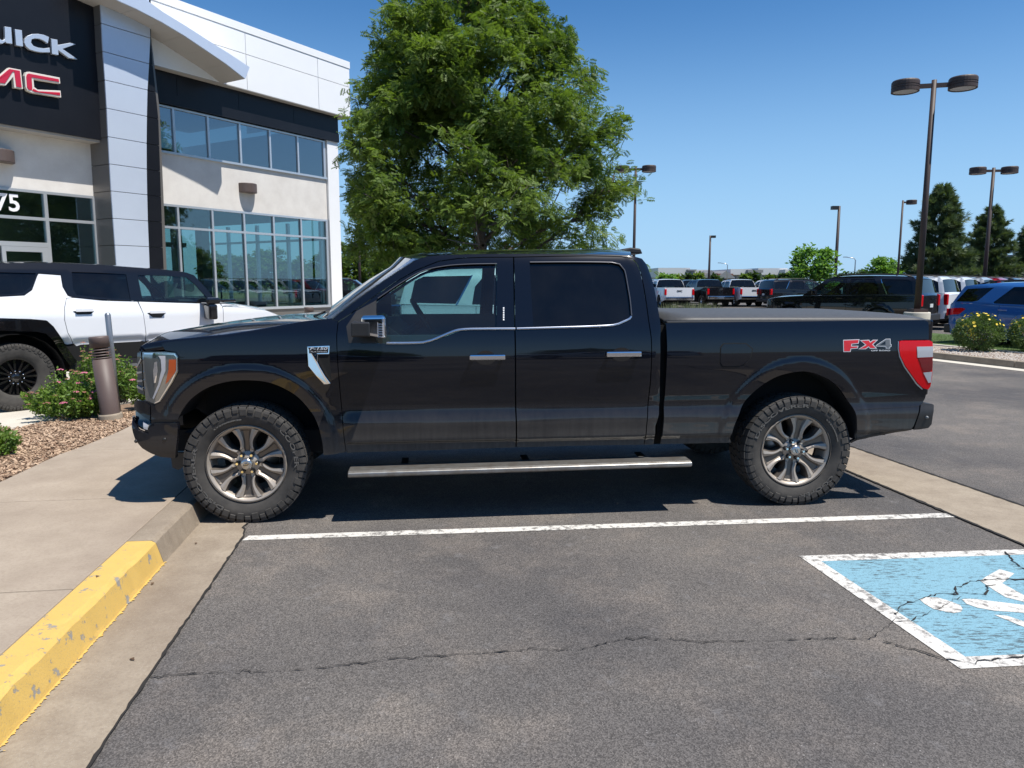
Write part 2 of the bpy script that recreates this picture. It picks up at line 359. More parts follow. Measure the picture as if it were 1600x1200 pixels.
def rim_mesh_bronze(Rr):
    """six-spoke rim: each spoke narrow near the hub, flaring wide to the lip, with a sunk centre channel; outboard side is -y"""
    mb=MB(); N=6; ra=[.30,.36,.40,.45,.50,.56,.62,.68,.74,.80,.85,.89,.925]; hw=[.157,.188,.207,.190,.180,.184,.198,.225,.262,.305,.340,.365,.41]
    T=[-1,-.86,-.62,-.40,-.24,0,.24,.40,.62,.86,1]
    def prof(t,r):
        a=abs(t); 
        if a>=.99: return -.034
        if a>=.8: return -.004
        if a>=.55: return 0.
        if a>=.35: return -.010
        return -.022 if r<.86 else -.012
    def dish(r): return .030-.020*(r-.3)/.6+(.012 if r<.38 else 0)
    for s in range(N):
        th=R(30)+s*2*math.pi/N; V=[];F=[]
        for r,hwi in zip(ra,hw):
            half=min(hwi,math.pi/N*r*.999) if r<.38 or r>.91 else hwi
            full=(r<.37)
            for t in T:
                a=th+t*half/r*1.0; 
                if full: a=th+t*math.pi/N
                yy=-(-dish(r)+prof(t,r)) if not full else dish(r)+(.0 if abs(t)>.3 else .01)
                V.append((Rr*r*math.cos(a),yy,Rr*r*math.sin(a)))
        n=len(T)
        for i in range(len(ra)-1):
            for j in range(n-1): F.append((i*n+j,i*n+j+1,(i+1)*n+j+1,(i+1)*n+j))
        mi=[1 if 3<=j<=6 or j in(0,9) else 0 for i in range(len(ra)-1) for j in range(n-1)]
        k=len(mb.mi); mb.add(V,[f[::-1] for f in F]); mb.mi[k:]=mi
        # walls of the window between this spoke and the next
        V2=[];F2=[]
        for sgn in (-1,1):
            b=len(V2)
            for r,hwi in zip(ra[1:],hw[1:]):
                a=th+sgn*hwi/r; y0=dish(r)+.034
                V2+= [(Rr*r*math.cos(a),y0,Rr*r*math.sin(a)),(Rr*r*math.cos(a+sgn*.02),y0+.045,Rr*r*math.sin(a+sgn*.02))]
            F2+=[(b+2*i,b+2*i+1,b+2*i+3,b+2*i+2)[::sgn] for i in range(len(ra)-2)]
        mb.m=1; mb.add(V2,F2); mb.m=0
    mb.lathe([(Rr*1.0,-.012),(Rr*1.02,-.006),(Rr*1.02,.004),(Rr*.975,.004),(Rr*.95,.012),(Rr*.915,.02),(Rr*.90,.06),(Rr*.88,.15)][::-1],96,axis='y')
    mb.lathe([(.001,.038),(Rr*.30,.040),(Rr*.31,.06)][::-1],48,axis='y')
    return mb.mesh('rim',[ALLOY,ALLOY_D])
def rim_mesh_simple(Rr,n,mat,mat2,wid=.16,y0=.02,twin=False):
    mb=MB(); mb.lathe([(Rr*1.02,-.005),(Rr*1.02,.006),(Rr*.93,.02),(Rr*.88,.14)][::-1],32,axis='y'); mb.lathe([(.001,y0-.012),(Rr*.12,y0-.012),(Rr*.24,y0),(Rr*.26,y0+.04)][::-1],24,axis='y')
    for s in range(n):
        for off in ((-.5,.5) if twin else (0,)):
            a=2*math.pi*s/n; c,sn=math.cos(a),math.sin(a); w1=Rr*wid*.5*(.55 if twin else 1); o1=off*Rr*.12;o2=off*Rr*.42
            def P(r,t,y): return (r*c-t*sn,y,r*sn+t*c)
            mb.add([P(Rr*.2,o1-w1,y0),P(Rr*.2,o1+w1,y0),P(Rr*.96,o2+w1*1.2,y0-.008),P(Rr*.96,o2-w1*1.2,y0-.008),P(Rr*.2,o1-w1,y0+.04),P(Rr*.2,o1+w1,y0+.04),P(Rr*.96,o2+w1*1.2,y0+.035),P(Rr*.96,o2-w1*1.2,y0+.035)],[(0,1,2,3),(4,7,6,5),(0,3,7,4),(1,5,6,2)])
    mb.m=1; mb.lathe([(.001,y0+.06),(Rr*.9,y0+.06)][::-1],24,axis='y')
    return mb.mesh('rim',[mat,mat2])
def wheel(parent,x,y,z,side,tyre,rim,extra=None,spin=0.,rimname='rim'):
    """side -1: outboard faces -y"""
    e=empty('wheel',(x,y,z),parent=parent,rot=(0,spin,0) if side<0 else (0,spin,math.pi))
    obj('tyre',tyre,e); 
    if rim: obj(rimname,rim,e)
    if extra: extra(e)
    return e
# ------------------------------------------------------------------ THE TRUCK in the middle
F_=G(388,818); R_=G(1242,790); _v=R_-F_; TANG=math.atan2(_v[1],_v[0]); UX=np.array([math.cos(TANG),math.sin(TANG),0]); UY=np.array([-math.sin(TANG),math.cos(TANG),0])
TO=F_+UY*.985; WB=float(np.linalg.norm(_v))
def TL(px,py,yl):
    p=onplane(px,py,TO+UY*yl,UY)-TO; return (float(p@UX),float(p[2]))
def tl3(x,y,z): return TO+UX*x+UY*y+np.array([0,0,z])
def TS(px,py,S,off=0.):
    y=-1.
    for _ in range(6):
        x,z=TL(px,py,y); y=-(float(S(np.array([x]),np.array([z]))[0])+off)
    return TL(px,py,y)
Wt=[(.30,.93),(.42,.945),(.50,.972),(.545,.978),(.560,1.000),(.62,1.006),(.70,1.008),(.78,.985),(.86,.990),(.95,.998),(1.05,1.005),(1.12,1.006),(1.18,1.004),(1.25,.996),(1.33,.981),(1.40,.960),(1.45,.940),(1.60,.886),(1.75,.828),(1.83,.792),(1.87,.765),(1.90,.735),(1.95,.66)]
_wz=np.array([p[0] for p in smooth_curve(Wt,.02)]); _ww=np.array([p[1] for p in smooth_curve(Wt,.02)])
Wt2=[(.30,.93),(.42,.955),(.50,.985),(.545,.995),(.60,1.0),(.70,.996),(.78,.990),(.86,.992),(.95,.998),(1.05,1.005),(1.12,1.006),(1.18,1.004),(1.25,.996),(1.33,.981),(1.40,.955),(1.45,.930),(1.6,.88),(1.95,.7)]
_w2z=np.array([p[0] for p in smooth_curve(Wt2,.02)]); _w2=np.array([p[1] for p in smooth_curve(Wt2,.02)])
ARCH_F_px=[(277.6,655),(285.5,639.5),(301,621.5),(326,605.8),(357.5,596.8),(391,595),(425,600),(458.8,617),(481,639.5),(494.8,662),(502.6,691),(503.8,712)]
ARCH_R_px=[(1143.5,690),(1146,672),(1153.8,651),(1169.5,624),(1194,601.5),(1221,587),(1255,581),(1282,587),(1306.8,601.5),(1324.8,624),(1337,646.5),(1340.5,690)]
ARCH_F=smooth_curve([TL(a,b,-1.02) for a,b in ARCH_F_px],.018); ARCH_R=smooth_curve([TL(a,b,-1.02) for a,b in ARCH_R_px],.018)
ARCH_F=[tuple(p) for p in ARCH_F]; ARCH_R=[tuple(p) for p in ARCH_R]
def sstep(t): t=np.clip(t,0,1); return t*t*(3-2*t)
XFRONT=-.905
def S_front(x,z):
    # how far forward the skin reaches at each height
    xf=np.interp(z,[.40,.50,.62,.70,.74,.80,1.18,1.23,1.28],[-.87,-.93,-.94,-.94,-.90,-.885,-.885,-.875,-.80])
    a=.34; b=.52; d=np.clip((xf+a-x)/a,0,.985); return b*(1-np.sqrt(1-d*d))
def S_truck(x,z):
    x=np.asarray(x,float); z=np.asarray(z,float)
    step_amt=sstep((x-.62)/.14)                      # the sill step belongs to the doors and the bed, not the fender
    wz=np.interp(z,_wz,_ww)*step_amt+np.interp(z,_w2z,_w2)*(1-step_amt)
    P=np.stack([np.broadcast_to(x,z.shape).ravel() if x.shape!=z.shape else x.ravel(),z.ravel()],1)
    for A,k in ((ARCH_F,1.),(ARCH_R,1.)):
        x0=A[0][0]-.2;x1=A[-1][0]+.2
        m=(P[:,0]>x0)&(P[:,0]<x1)
        if m.any():
            d=dist_poly(P[m],A); fl=np.zeros(len(P)); 
            f=.011*(1-sstep((d-.068)/.050))
            lo=sstep((P[m][:,1]-.42)/.06); fl[m]=f*lo; wz=wz+fl.reshape(wz.shape)
    # shoulder crease softening near the top of the front fender: sheet rolls inward
    wz=wz-S_front(x,z)
    # rear corner of the bed
    d=np.clip((x-5.02)/.115,0,1); wz=wz-.10*(1-np.sqrt(np.clip(1-d*d,0,1)))
    return wz
def S_cab(x,z):
    s=S_truck(x,z); xc=np.interp(z,[1.4,1.9],[2.88,2.70]); d=np.clip((np.asarray(x)-xc)/.16,0,1); return s-.11*(1-np.sqrt(np.clip(1-d*d*.97,0,1)))
truck=empty('pickup_truck',tuple(TO),TANG)
tag(truck,'large black crew cab pickup in the middle, dusty, with bronze wheels and a red taillight','pickup truck')
def px(lst,S=None): return [TS(a,b,S or S_truck) for a,b in lst]
archF=[tuple(p) for p in ARCH_F]; archR=[tuple(p) for p in ARCH_R]
# --- front fender, with the lamp cut out of it
fender=px([(258,548),(250,535.5),(275,532.5),(300,530.5),(330,527.5),(360,525),(420,514.5),(472,504),(519.5,498.5),(528.5,502),(526,524),(526.5,545),(527.5,566),(531.7,615),(536,667.5),(541,707),(506,712)])+archF[::-1]+px([(277.6,656),(256,656),(236,656),(236,641),(236,631),(241,633.5),(250,629),(270,598),(279,580.5),(279.5,557.5),(275,550.5)])
skin('front_fender',fender,S_truck,PAINT_BLACK,truck,step=.016)
WIN_F=px([(588,470),(591.5,466.3),(627.5,442),(661,424),(695,416.3),(730,413.6),(776,412.6),(775.5,470),(775,512),(724,514.5),(708.5,520),(684,530),(661,535.5),(600,536.5),(587.5,536)],S_cab)
WIN_R=px([(828,410.5),(900,410),(957,410.7),(968,413.5),(975.5,422.5),(981,450),(984.5,471.5),(986,492.5),(975,500),(958,507.5),(900,510),(834,511.5),(830.5,460)],S_cab)
door_f=px([(528.5,503),(545,492.5),(590,459.5),(622,438.5),(650,422.5),(685,408.5),(720,403.5),(760,402.2),(802,402),(803.5,500),(805,600),(806,699.5),(700,703),(600,706),(541,708),(536,667.5),(531.7,615),(527.5,566),(526.5,545),(526,524)],S_cab)
skin('front_door',door_f,S_cab,PAINT_BLACK,truck,holes=[WIN_F],step=.028,zstep=.017)
door_r=px([(803,402),(860,400.7),(920,400),(970.6,401),(987.5,404),(995,411.5),(1001,425),(1005.5,447.5),(1010,475.6),(1013.5,502),(1017.5,529),(1018,559),(1016,598),(1012,637),(1010,666),(1006.7,695.2),(900,697),(807,699.5),(806,600),(804.5,500)],S_cab)
skin('rear_door',door_r,S_cab,PAINT_BLACK,truck,holes=[WIN_R],step=.028,zstep=.017)
cabfr=px([(519.5,498.5),(540,482),(565,463.5),(600,438.5),(628,420),(650,406),(668,400.5),(690,398.6),(740,397),(800,396.5),(880,396.8),(955,397.8),(985,399.2),(1003,404),(1011,414),(1018,434),(1023,453),(1028,481),(1031.5,502),(1032.5,514),(1031.6,529),(1031.3,580),(1030.6,627),(1029.6,647),(1024,666),(1021.5,694.5),(1007.5,695.2),(1010.8,666),(1012.8,637),(1016.8,598),(1018.8,559),(1018.3,529),(1014.3,502),(1010.8,475.6),(1006.3,447.5),(1001.8,425),(995.6,411),(987.5,403.3),(970.6,400.3),(920,399.3),(860,400),(802,401.3),(760,401.5),(720,402.7),(685,407.7),(650,421.7),(622,437.7),(590,458.7),(545,491.7),(528.5,502)],S_cab)
skin('cab_frame',cabfr,S_cab,PAINT_BLACK,truck,step=.03,zstep=.02,gap=.0005)
bed=px([(1040,504.5),(1100,503.5),(1250,501.5),(1380,500),(1445,499.6),(1451,503),(1451.5,531)],S_truck)+px([(1412,531.5),(1403.5,533),(1403,545),(1405,556),(1413,572),(1432,598),(1441,607),(1449,609),(1446,622),(1442,630.5),(1437,634)])+px([(1428,665.5),(1424,671),(1400,674.5),(1370,680),(1339,686.5)])+archR[::-1][1:-1]+px([(1143,692),(1100,693),(1031.8,694.3),(1037,656.6),(1038.5,617),(1042,539)])
skin('bed_side',bed,S_truck,PAINT_BLACK,truck,step=.017)
# --- dark inner shell seen through the shut lines and the gap behind the cab
ins=MB(); 
ins.box((-.45,-.80,.46),(4.45,.80,.62)); ins.box((.95,-.93,.50),(2.86,.93,.86)); ins.box((3.08,-.72,.62),(5.02,.72,1.05)); ins.box((-.35,-.62,.6),(.72,.62,1.16))
ins.box((2.93,-.93,.55),(3.02,.93,1.36))
ins.build('underbody',DARK,truck)
def well(A,name,S):
    cx=(A[0][0]+A[-1][0])/2; pts=[(a,b) for a,b in A]; rows=[]
    for yy in (.99,.90,.60): rows.append([(cx+(a-cx)*1.02,-yy,b+.004) for a,b in pts])
    for s in (-1,1):
        mb=MB(); n=len(pts)
        V=[(p[0],p[1]*-s*-1 if False else (p[1] if s<0 else -p[1]),p[2]) for r in rows for p in r]
        F=[(i*n+j,i*n+j+1,(i+1)*n+j+1,(i+1)*n+j) for i in range(2) for j in range(n-1)]
        mb.add(V,F,True); mb.add([(p[0],(-.6 if s<0 else .6),p[2]) for p in rows[2]]+[(cx,(-.6 if s<0 else .6),.40)],[(i,i+1,n) for i in range(n-1)])
        mb.build('wheel_well',LINER,truck)
well(ARCH_F,'f',S_truck); well(ARCH_R,'r',S_truck)
# --- bonnet
hE=[(217.8,545.5),(219.5,541),(226,538.2),(238,536.6),(250,535),(275,532),(300,530),(330,527),(360,524.5),(420,514),(472,503.5),(519.5,498)]
hC=[(217.5,543),(220,537),(228,529),(240,521),(251,518),(262,515.6),(300,509),(330,504.7),(360,501),(420,496.3),(462,494.5),(498,494)]
def SE(x,z): return S_truck(x,z)
E3=[];C3=[]
for (a,b),(c,d) in zip(hE,hC):
    x,z=TS(a,b,SE); y=float(S_truck(np.array([x]),np.array([z]))[0]); E3.append((x,y,z))
    k=min(1,max(0,(a-217)/80)); x2,z2=TL(c,d,-.80+.38*k); C3.append((x2-.045*(1-k),z2))
E3=smooth_curve(E3,.05); n=len(E3); 
C3s=smooth_curve(C3,.05); tt=np.linspace(0,1,len(C3s)); te=np.linspace(0,1,n)
# match by x so that rows stay straight across the bonnet
C3s=np.array(C3s); rows=[]
T_=np.linspace(-1,1,41)
for i,(x,y,z) in enumerate(E3):
    k=i/(n-1); cx=np.interp(k,tt,C3s[:,0]); cz=np.interp(k,tt,C3s[:,1])
    r=[]
    for t in T_:
        f=1-abs(t)**3.2; dome=.012*(1-sstep((abs(t)-.42)/.16)) if k>.12 else 0.
        r.append((x+(cx-x)*(1-t*t),t*y,z+(cz-z)*f-dome))
    s0=r[0];s1=r[-1]; r=[(s0[0],s0[1]+.012,s0[2]-.05)]+r+[(s1[0],s1[1]-.012,s1[2]-.05)]
    rows.append(r)
rows=[[(a+.05,b,c-.10) for a,b,c in rows[0]]]+rows
loft('bonnet',rows,PAINT_BLACK,truck,flip=True)
cl=MB(); yb=float(E3[0][1]); 
# --- grille, bumper and front face (turned away from the camera, but real)
x0,y0_,z0=E3[0]
gr=MB(); gr.box((x0+.05,-.56,.80),(x0+.25,.56,z0-.03)); gr.build('grille_backing',GLOSSK,truck)
for k in range(4):
    b=MB(); zz=.86+k*.095; b.box((x0+.02,-.5,zz),(x0+.06,.5,zz+.035)); bevel(b.build('grille_bar',CHROME,truck),.008)
# headlamp unit on the body surface
HL=px([(221,549.8),(258,549.5),(274,551.3),(278,557.5),(278.2,580),(269.5,597.5),(250,628),(241,632),(236,630),(226,626),(223.7,605),(222,575)])
skin('headlight',HL,S_truck,LAMPM,truck,step=.02,off=-.012,gap=.002)
for nm,mat,pl,of in (('lamp_housing',LAMPD,[(224,559),(247,560),(252,575),(250,600),(240,624),(234,622),(228,600)],-.008),('reflector',AMBER,[(263.5,562),(275.5,562),(274,581),(262,597),(258,600.5),(263,578)],-.004),
                     ('daytime_lamp',CLEARL,[(247,556),(258,556),(258,580),(249,604),(240,624),(238,622),(247,600),(252,578),(251,562)],-.003),('projector',CHROME,[(241,566),(245,565),(246,580),(243,598),(240,599),(239,580)],-.004),
                     ('lamp_edge',CHROME,[(225,551.5),(273,552.5),(276.8,558),(277,579),(268,597),(249,627),(241,631),(240.5,629.5),(248,626),(266.5,596),(275.3,578.5),(275.2,559),(271.5,554),(225,553.5)],-.001)):
    for o in skin(nm,px(pl),S_truck,mat,truck,step=.015,off=of,gap=0,rim=.008): pass
skin('grille_corner',px([(213.5,551),(219.5,549.8),(221.5,575),(223,604),(225,618),(214,614),(213,580)]),S_truck,LAMPD,truck,step=.02,off=-.01)
for pl in ([(213.5,572),(220,559),(221,562),(214,575)],[(213.5,581),(221,580),(221.5,583),(213.5,584)],[(214,594),(222,593),(222.5,596.5),(214,597)],[(214,602),(223,607),(223,610),(214,606)]):
    skin('chrome_bar',px(pl),S_truck,CHROME,truck,step=.02,off=.002,gap=0)
# bumper
skin('bumper_upper',px([(209.5,629),(214,624),(226,627.5),(235,632),(235,655),(234,657),(214,643),(209.5,640)]),S_truck,PAINT_CLEAN,truck,step=.02,off=.004)
skin('fog_lamp_recess',px([(208.3,642),(213,644),(233,658.5),(231,676),(218,672),(207.5,664)]),S_truck,GLOSSK,truck,step=.02,off=-.03)
skin('fog_lamp',px([(222,658),(231.5,664),(230,673),(223,671)]),S_truck,CLEARL,truck,step=.015,off=-.012)
bump=px([(207.3,650),(209,662),(216,672),(232,678),(234,661),(256,660),(277.6,660),(279.3,667),(277.5,690),(275.4,716),(251.8,714),(236,708),(222.5,700),(212,687),(208,675),(206.6,662)])
skin('front_bumper',bump,S_truck,PAINT_CLEAN,truck,step=.02,off=.010,rim=.05)
for c in ((213.5,689),(258,686)):
    x,z=TS(c[0],c[1],S_truck); y=float(S_truck(np.array([x]),np.array([z]))[0])+.011
    for s in (-1,1): MB().lathe([(.012,-.001),(.011,-.004),(.001,-.005)],12,origin=(x,-y,z),axis='y').build('parking_sensor',TRIM,truck) if s<0 else None
df=px([(252,716.5),(274,716.5),(274.5,738),(268,742.5),(258,738.5)]); 
mb=MB(); mb.prism([(a,b) for a,b in df],lambda u,v,w_:(u,-.80+w_,v),.03); mb.build('air_deflector',TRIM,truck)
# front closing faces
fc=MB(); fc.box((-.84,-.48,.52),(-.60,.48,.80)); fc.box((-.80,-.52,.62),(-.55,.52,1.16)); fc.build('bumper_core',TRIM,truck)
for s in (-1,1):
    b=MB(); b.box((-.88,s*.46,.56),(-.84,s*.30,.64)); b.build('tow_hook',CHROME,truck)
# --- badge on the fender
def onside(lst,off): 
    out=[]
    for a,b in lst:
        x,z=TS(a,b,S_truck,off); out.append((x,z))
    return out
def plate(name,lst,mat,off,th,side=-1,S=S_truck,parent=None):
    """small flat-backed piece standing proud of the near body side"""
    pl=onside(lst,off); cx=np.mean([p[0] for p in pl]); cz=np.mean([p[1] for p in pl])
    yb=float(S(np.array([cx]),np.array([cz]))[0]); sz=float((S(np.array([cx]),np.array([cz+.03]))-S(np.array([cx]),np.array([cz-.03])))[0])/.06
    mb=MB(); mb.prism(pl,lambda u,v,w_:(u,-(float(S(np.array([u]),np.array([v]))[0])+off+w_),v),th); o=mb.build(name,mat,parent or truck); return o
badge=[(480,541),(515.4,539.6),(514.6,553.3),(497.3,553.5),(496.2,565),(500,573),(507.5,586),(517,599),(512,600.2),(506.7,600.4),(494,586.5),(482,571.7)]
o=plate('fender_badge',badge,CHROME,.001,.012); bevel(o,.003,2)
plate('badge_panel',[(482.7,543),(513.2,541.8),(512.6,551.3),(483,552.2)],DARK,.0135,.001)
plate('vent',[(497.5,554.5),(514.6,554.2),(517.6,594),(509,584),(501,571),(497.3,563)],DARK,.001,.004)
def side_text(txt,a,b,h,off,mat,shear=.0,parent=None,sx=None,bold=0.,name='lettering'):
    """text fitted between pixels a (left, middle height) and b (right, middle height) on the near side of the truck"""
    xa,za=onside([a],off)[0]; xb,zb=onside([b],off)[0]; me=text_mesh(txt,h,.0008,mat,shear,bold=bold); xs=[v.co.x for v in me.vertices]; wd=max(xs)-min(xs); k=(xb-xa)/wd; mx=(max(xs)+min(xs))/2
    yb=float(S_truck(np.array([(xa+xb)/2]),np.array([(za+zb)/2]))[0])
    for v in me.vertices: v.co=Vector(((v.co.x-mx)*k,v.co.y,v.co.z))
    sl=math.atan2(zb-za,xb-xa); sz=float((S_truck(np.array([(xa+xb)/2]),np.array([(za+zb)/2+.03]))-S_truck(np.array([(xa+xb)/2]),np.array([(za+zb)/2-.03])))[0])/.06
    return obj(name,me,parent or truck,((xa+xb)/2,-yb-off,(za+zb)/2),(R(90)-math.atan(sz)*-1,-sl*0,0))
side_text('F-150',(484,545.4),(512,544.3),.028,.0158,CLEARL,.25,bold=.0006)
side_text('PLATINUM',(485.5,550),(510.5,549.2),.013,.0158,CLEARL,.2)
# --- decal at the back of the bed
DEC_R=M('red decal',(.60,.02,.03),.5); DEC_W=M('silver decal',(.55,.56,.58),.4); DEC_G=M('grey decal',(.13,.14,.15),.4)
Fo=[(1317.3,531),(1343,530),(1341.5,537),(1331.2,538),(1331,540.3),(1341.3,540.2),(1340.2,544.5),(1330,545.3),(1329,549.8),(1317.8,550)]
Xo=[(1343.5,531.5),(1358,530.8),(1360,533.8),(1364,530.8),(1372,530.8),(1364.3,538.2),(1370.5,544.6),(1359.6,545),(1357,542.4),(1352.5,545.6),(1341,545.6),(1352,538.8)]
So=[(1368,541),(1370,538.5),(1384,529.3),(1391.3,529.2),(1391.6,537.5),(1393,538),(1392.8,541.5),(1391,542),(1390.5,544.5),(1384,544.5),(1384,542)]
def shr(p,k): c=(np.mean([q[0] for q in p]),np.mean([q[1] for q in p])); return inset(p,k)
decal=[]
plate('decal_letter',Fo,DEC_W,.0012,.0006); plate('decal_letter',shr(Fo,1.1),DEC_R,.002,.0004)
plate('decal_letter',Xo,DEC_W,.0012,.0006); plate('decal_letter',shr(Xo,1.2),DEC_R,.002,.0004)
plate('decal_letter',So,DEC_W,.0012,.0006); plate('decal_letter',shr(So,.9),DEC_G,.002,.0004)
plate('decal_letter',[(1375,538.7),(1383.6,532.8),(1383.6,538.6)],PAINT_BLACK,.0026,.0004)
side_text('OFF ROAD',(1361,548.2),(1391,547.4),.013,.0022,DEC_W,bold=.0004)
# --- fuel door
fd=onside([(1126.5,543),(1131,537.8),(1148,537.2),(1165,537.6),(1175,545.5),(1172,558),(1163,568),(1154,572),(1129,572),(1125.6,566)],0)
fdc=(float(np.mean([q_[0] for q_ in fd])),float(np.mean([q_[1] for q_ in fd])))
skin('fuel_door_seam',[(fdc[0]+(a-fdc[0])*1.06,fdc[1]+(b-fdc[1])*1.08) for a,b in fd],S_truck,DARK,truck,step=.02,off=.0015,gap=0,sides=(-1,),rim=.004)
skin('fuel_door',fd,S_truck,PAINT_BLACK,truck,step=.02,off=.004,gap=0,sides=(-1,),rim=.012)
# --- tail lamp
TLp=px([(1403.8,533),(1412,531.8),(1451,531.5),(1456,534),(1456.2,560),(1455,590),(1452.5,604),(1449,608.5),(1441,606.5),(1432,598),(1413,571.5),(1405.5,556),(1403.5,545)])
skin('tail_light',TLp,S_truck,REDL,truck,step=.02,off=.010,gap=.001,rim=.03)
for nm,mat,pl in (('reverse_lamp',CLEARL,[(1431,541.5),(1456,541),(1455.8,557.5),(1432,558.5)]),('brake_lens',REDD,[(1433.5,560),(1455.6,559),(1454.8,577),(1450,581),(1441,579.5)]),('reverse_lamp',CLEARL,[(1441,582),(1454.5,580.5),(1453,597),(1449,598)])):
    skin(nm,px(pl),S_truck,mat,truck,step=.02,off=.013,gap=0,rim=.01)
skin('lamp_edge',px([(1402.3,533),(1403.8,533.5),(1403.6,545),(1405.6,556.5),(1413.2,572.5),(1432,599),(1441,607.8),(1440,608.8),(1430.8,600.5),(1411.8,573.5),(1404.2,557.5),(1402,545)]),S_truck,STEELM,truck,step=.02,off=.006,gap=0,rim=.006)
# --- rear bumper
skin('rear_bumper',px([(1438.5,631),(1444,630),(1456,630.5),(1459,632),(1457.8,650),(1456,663),(1451,669.2),(1437,671.5),(1427,672),(1435,650)]),lambda x,z:S_truck(x-.045,z),TRIM,truck,step=.02,off=.0,rim=.15)
x,z=TS(1447.5,652,S_truck); y=float(S_truck(np.array([x]),np.array([z]))[0])+.004
MB().lathe([(.001,-.012),(.010,-.010),(.012,.0)],12,origin=(x,-y,z),axis='y').build('parking_sensor',DEC_G,truck)
tg=MB(); tg.box((5.06,-.83,.80),(5.115,.83,1.385)); bevel(tg.build('tailgate',PAINT_BLACK,truck),.015)
rb=MB(); rb.box((4.9,-.80,.54),(5.12,.80,.70)); bevel(rb.build('bumper_bar',CHROME,truck),.03)
vl=px([(1339.5,640.2),(1436,634.8),(1436.2,635.4),(1339.5,640.9)]); skin('seam_trim',vl,S_truck,DARK,truck,step=.03,off=.001,gap=0,rim=.003)
vl=px([(1339,684.5),(1370,678.2),(1400,673),(1424,669.5),(1424,671.5),(1400,675.3),(1370,681),(1339,687.5),(1330,692),(1329,689)]); skin('lower_edge_trim',vl,S_truck,TRIM,truck,step=.03,off=.004,gap=0,rim=.03)
# --- belt moulding (bright)
def strip(name,pts,w,mat,off=.004,S=S_cab,th=.006):
    P3=[]
    for a,b in pts:
        x,z=TS(a,b,S); P3.append((x,z))
    P3=smooth_curve(P3,.03)
    for s in (-1,1):
        V=[];F=[]
        for i,p in enumerate(P3):
            q=P3[min(i+1,len(P3)-1)]; q0=P3[max(i-1,0)]; d=np.array(q)-np.array(q0); d/=np.linalg.norm(d); nn=np.array([-d[1],d[0]])*w/2
            for sg,o in ((1,0),(1,th),(.4,th*1.6),(-.4,th*1.6),(-1,th),(-1,0)):
                u=p+nn*sg; yy=float(S(np.array([u[0]]),np.array([u[1]]))[0])+off+o-th; V.append((u[0],yy*s,u[1]))
        for i in range(len(P3)-1): F+=[(i*6+j,i*6+j+1,(i+1)*6+j+1,(i+1)*6+j)[::s] for j in range(5)]
        obj(name,mesh(name,V,F,mat,smooth=True),truck)
SATIN=M('satin bright trim',(.62,.64,.68),.22,1.)
strip('belt_moulding',[(604,536),(640,535.8),(661,534.8),(674,531.5),(684,527.5),(697,522),(708.5,517.3),(724,514.3),(760,513.6),(805,513.4)],.017,SATIN)
strip('belt_moulding',[(807.5,513.3),(860,511.8),(920,510),(958,507.8),(972,503.2),(984,497.5),(986.5,494)],.016,SATIN)
WTR=M('window surround',(.10,.10,.11),.3,.4)
strip('window_surround',[(986.8,493),(984.8,471.5),(981.4,450),(975.8,422),(968.3,412.8),(957,410),(900,409.2),(828,409.6)],.009,WTR,.002)
strip('window_surround',[(776.5,411.9),(730,412.8),(695,415.6),(661,423.2),(627.5,441.2),(590.5,466)],.007,WTR,.002)
# roof ditch rail highlight and roof
rE=[(650,406),(668,400.5),(690,398.6),(740,397),(800,396.5),(880,396.8),(955,397.8),(985,399.2)]
E2=[]
for a,b in rE: x,z=TS(a,b,S_cab); E2.append((x,float(S_cab(np.array([x]),np.array([z]))[0]),z))
rC=[(641,400),(661,394.3),(690,390.8),(740,389),(800,388.3),(880,387.8),(955,388),(985,390.5)]
C2=[TL(a,b,-.32) for a,b in rC]; C2[0]=(C2[0][0]-.10,C2[0][1]); C2[1]=(C2[1][0]-.06,C2[1][1])
rows=[]
for (x,y,z),(cx,cz) in zip(smooth_curve(E2,.05),smooth_curve([np.array([np.interp(k,np.linspace(0,1,len(C2)),[c[0] for c in C2]),np.interp(k,np.linspace(0,1,len(C2)),[c[1] for c in C2])]) for k in np.linspace(0,1,len(smooth_curve(E2,.05)))],9)):
    rows.append([(x+(cx-x)*(1-t*t),t*y,z+(cz-z)*(1-abs(t)**2.6)) for t in np.linspace(-1,1,31)])
roofpts=rows
loft('roof',rows,PAINT_BLACK,truck,flip=True)
# rear wall of the cab with its window
xr=2.86
mb=MB(); mb.box((2.90,-.86,.95),(2.93,.86,1.42)); mb.build('cab_back',PAINT_BLACK,truck)
rw=roofpts[-1]; 
V=[p for p in rw]+[(2.93,p[1]*1.08,1.42) for p in rw]; n=len(rw); F=[(i,i+1,n+i+1,n+i) for i in range(n-1)]
obj('rear_window',mesh('rear_window',V,F,GLASS_DK,smooth=True),truck)
# shark-fin / third brake lamp hump at the back of the roof
mb=MB(); x,z=TL(985,391,-.2); mb.prism([(x-.13,z-.02),(x-.07,z+.008),(x-.01,z+.020),(x+.07,z+.012),(x+.09,z-.03)],lambda u,v,w_:(u,-.25+w_,v),.5); bevel(mb.build('roof_lamp',TRIM,truck),.01)
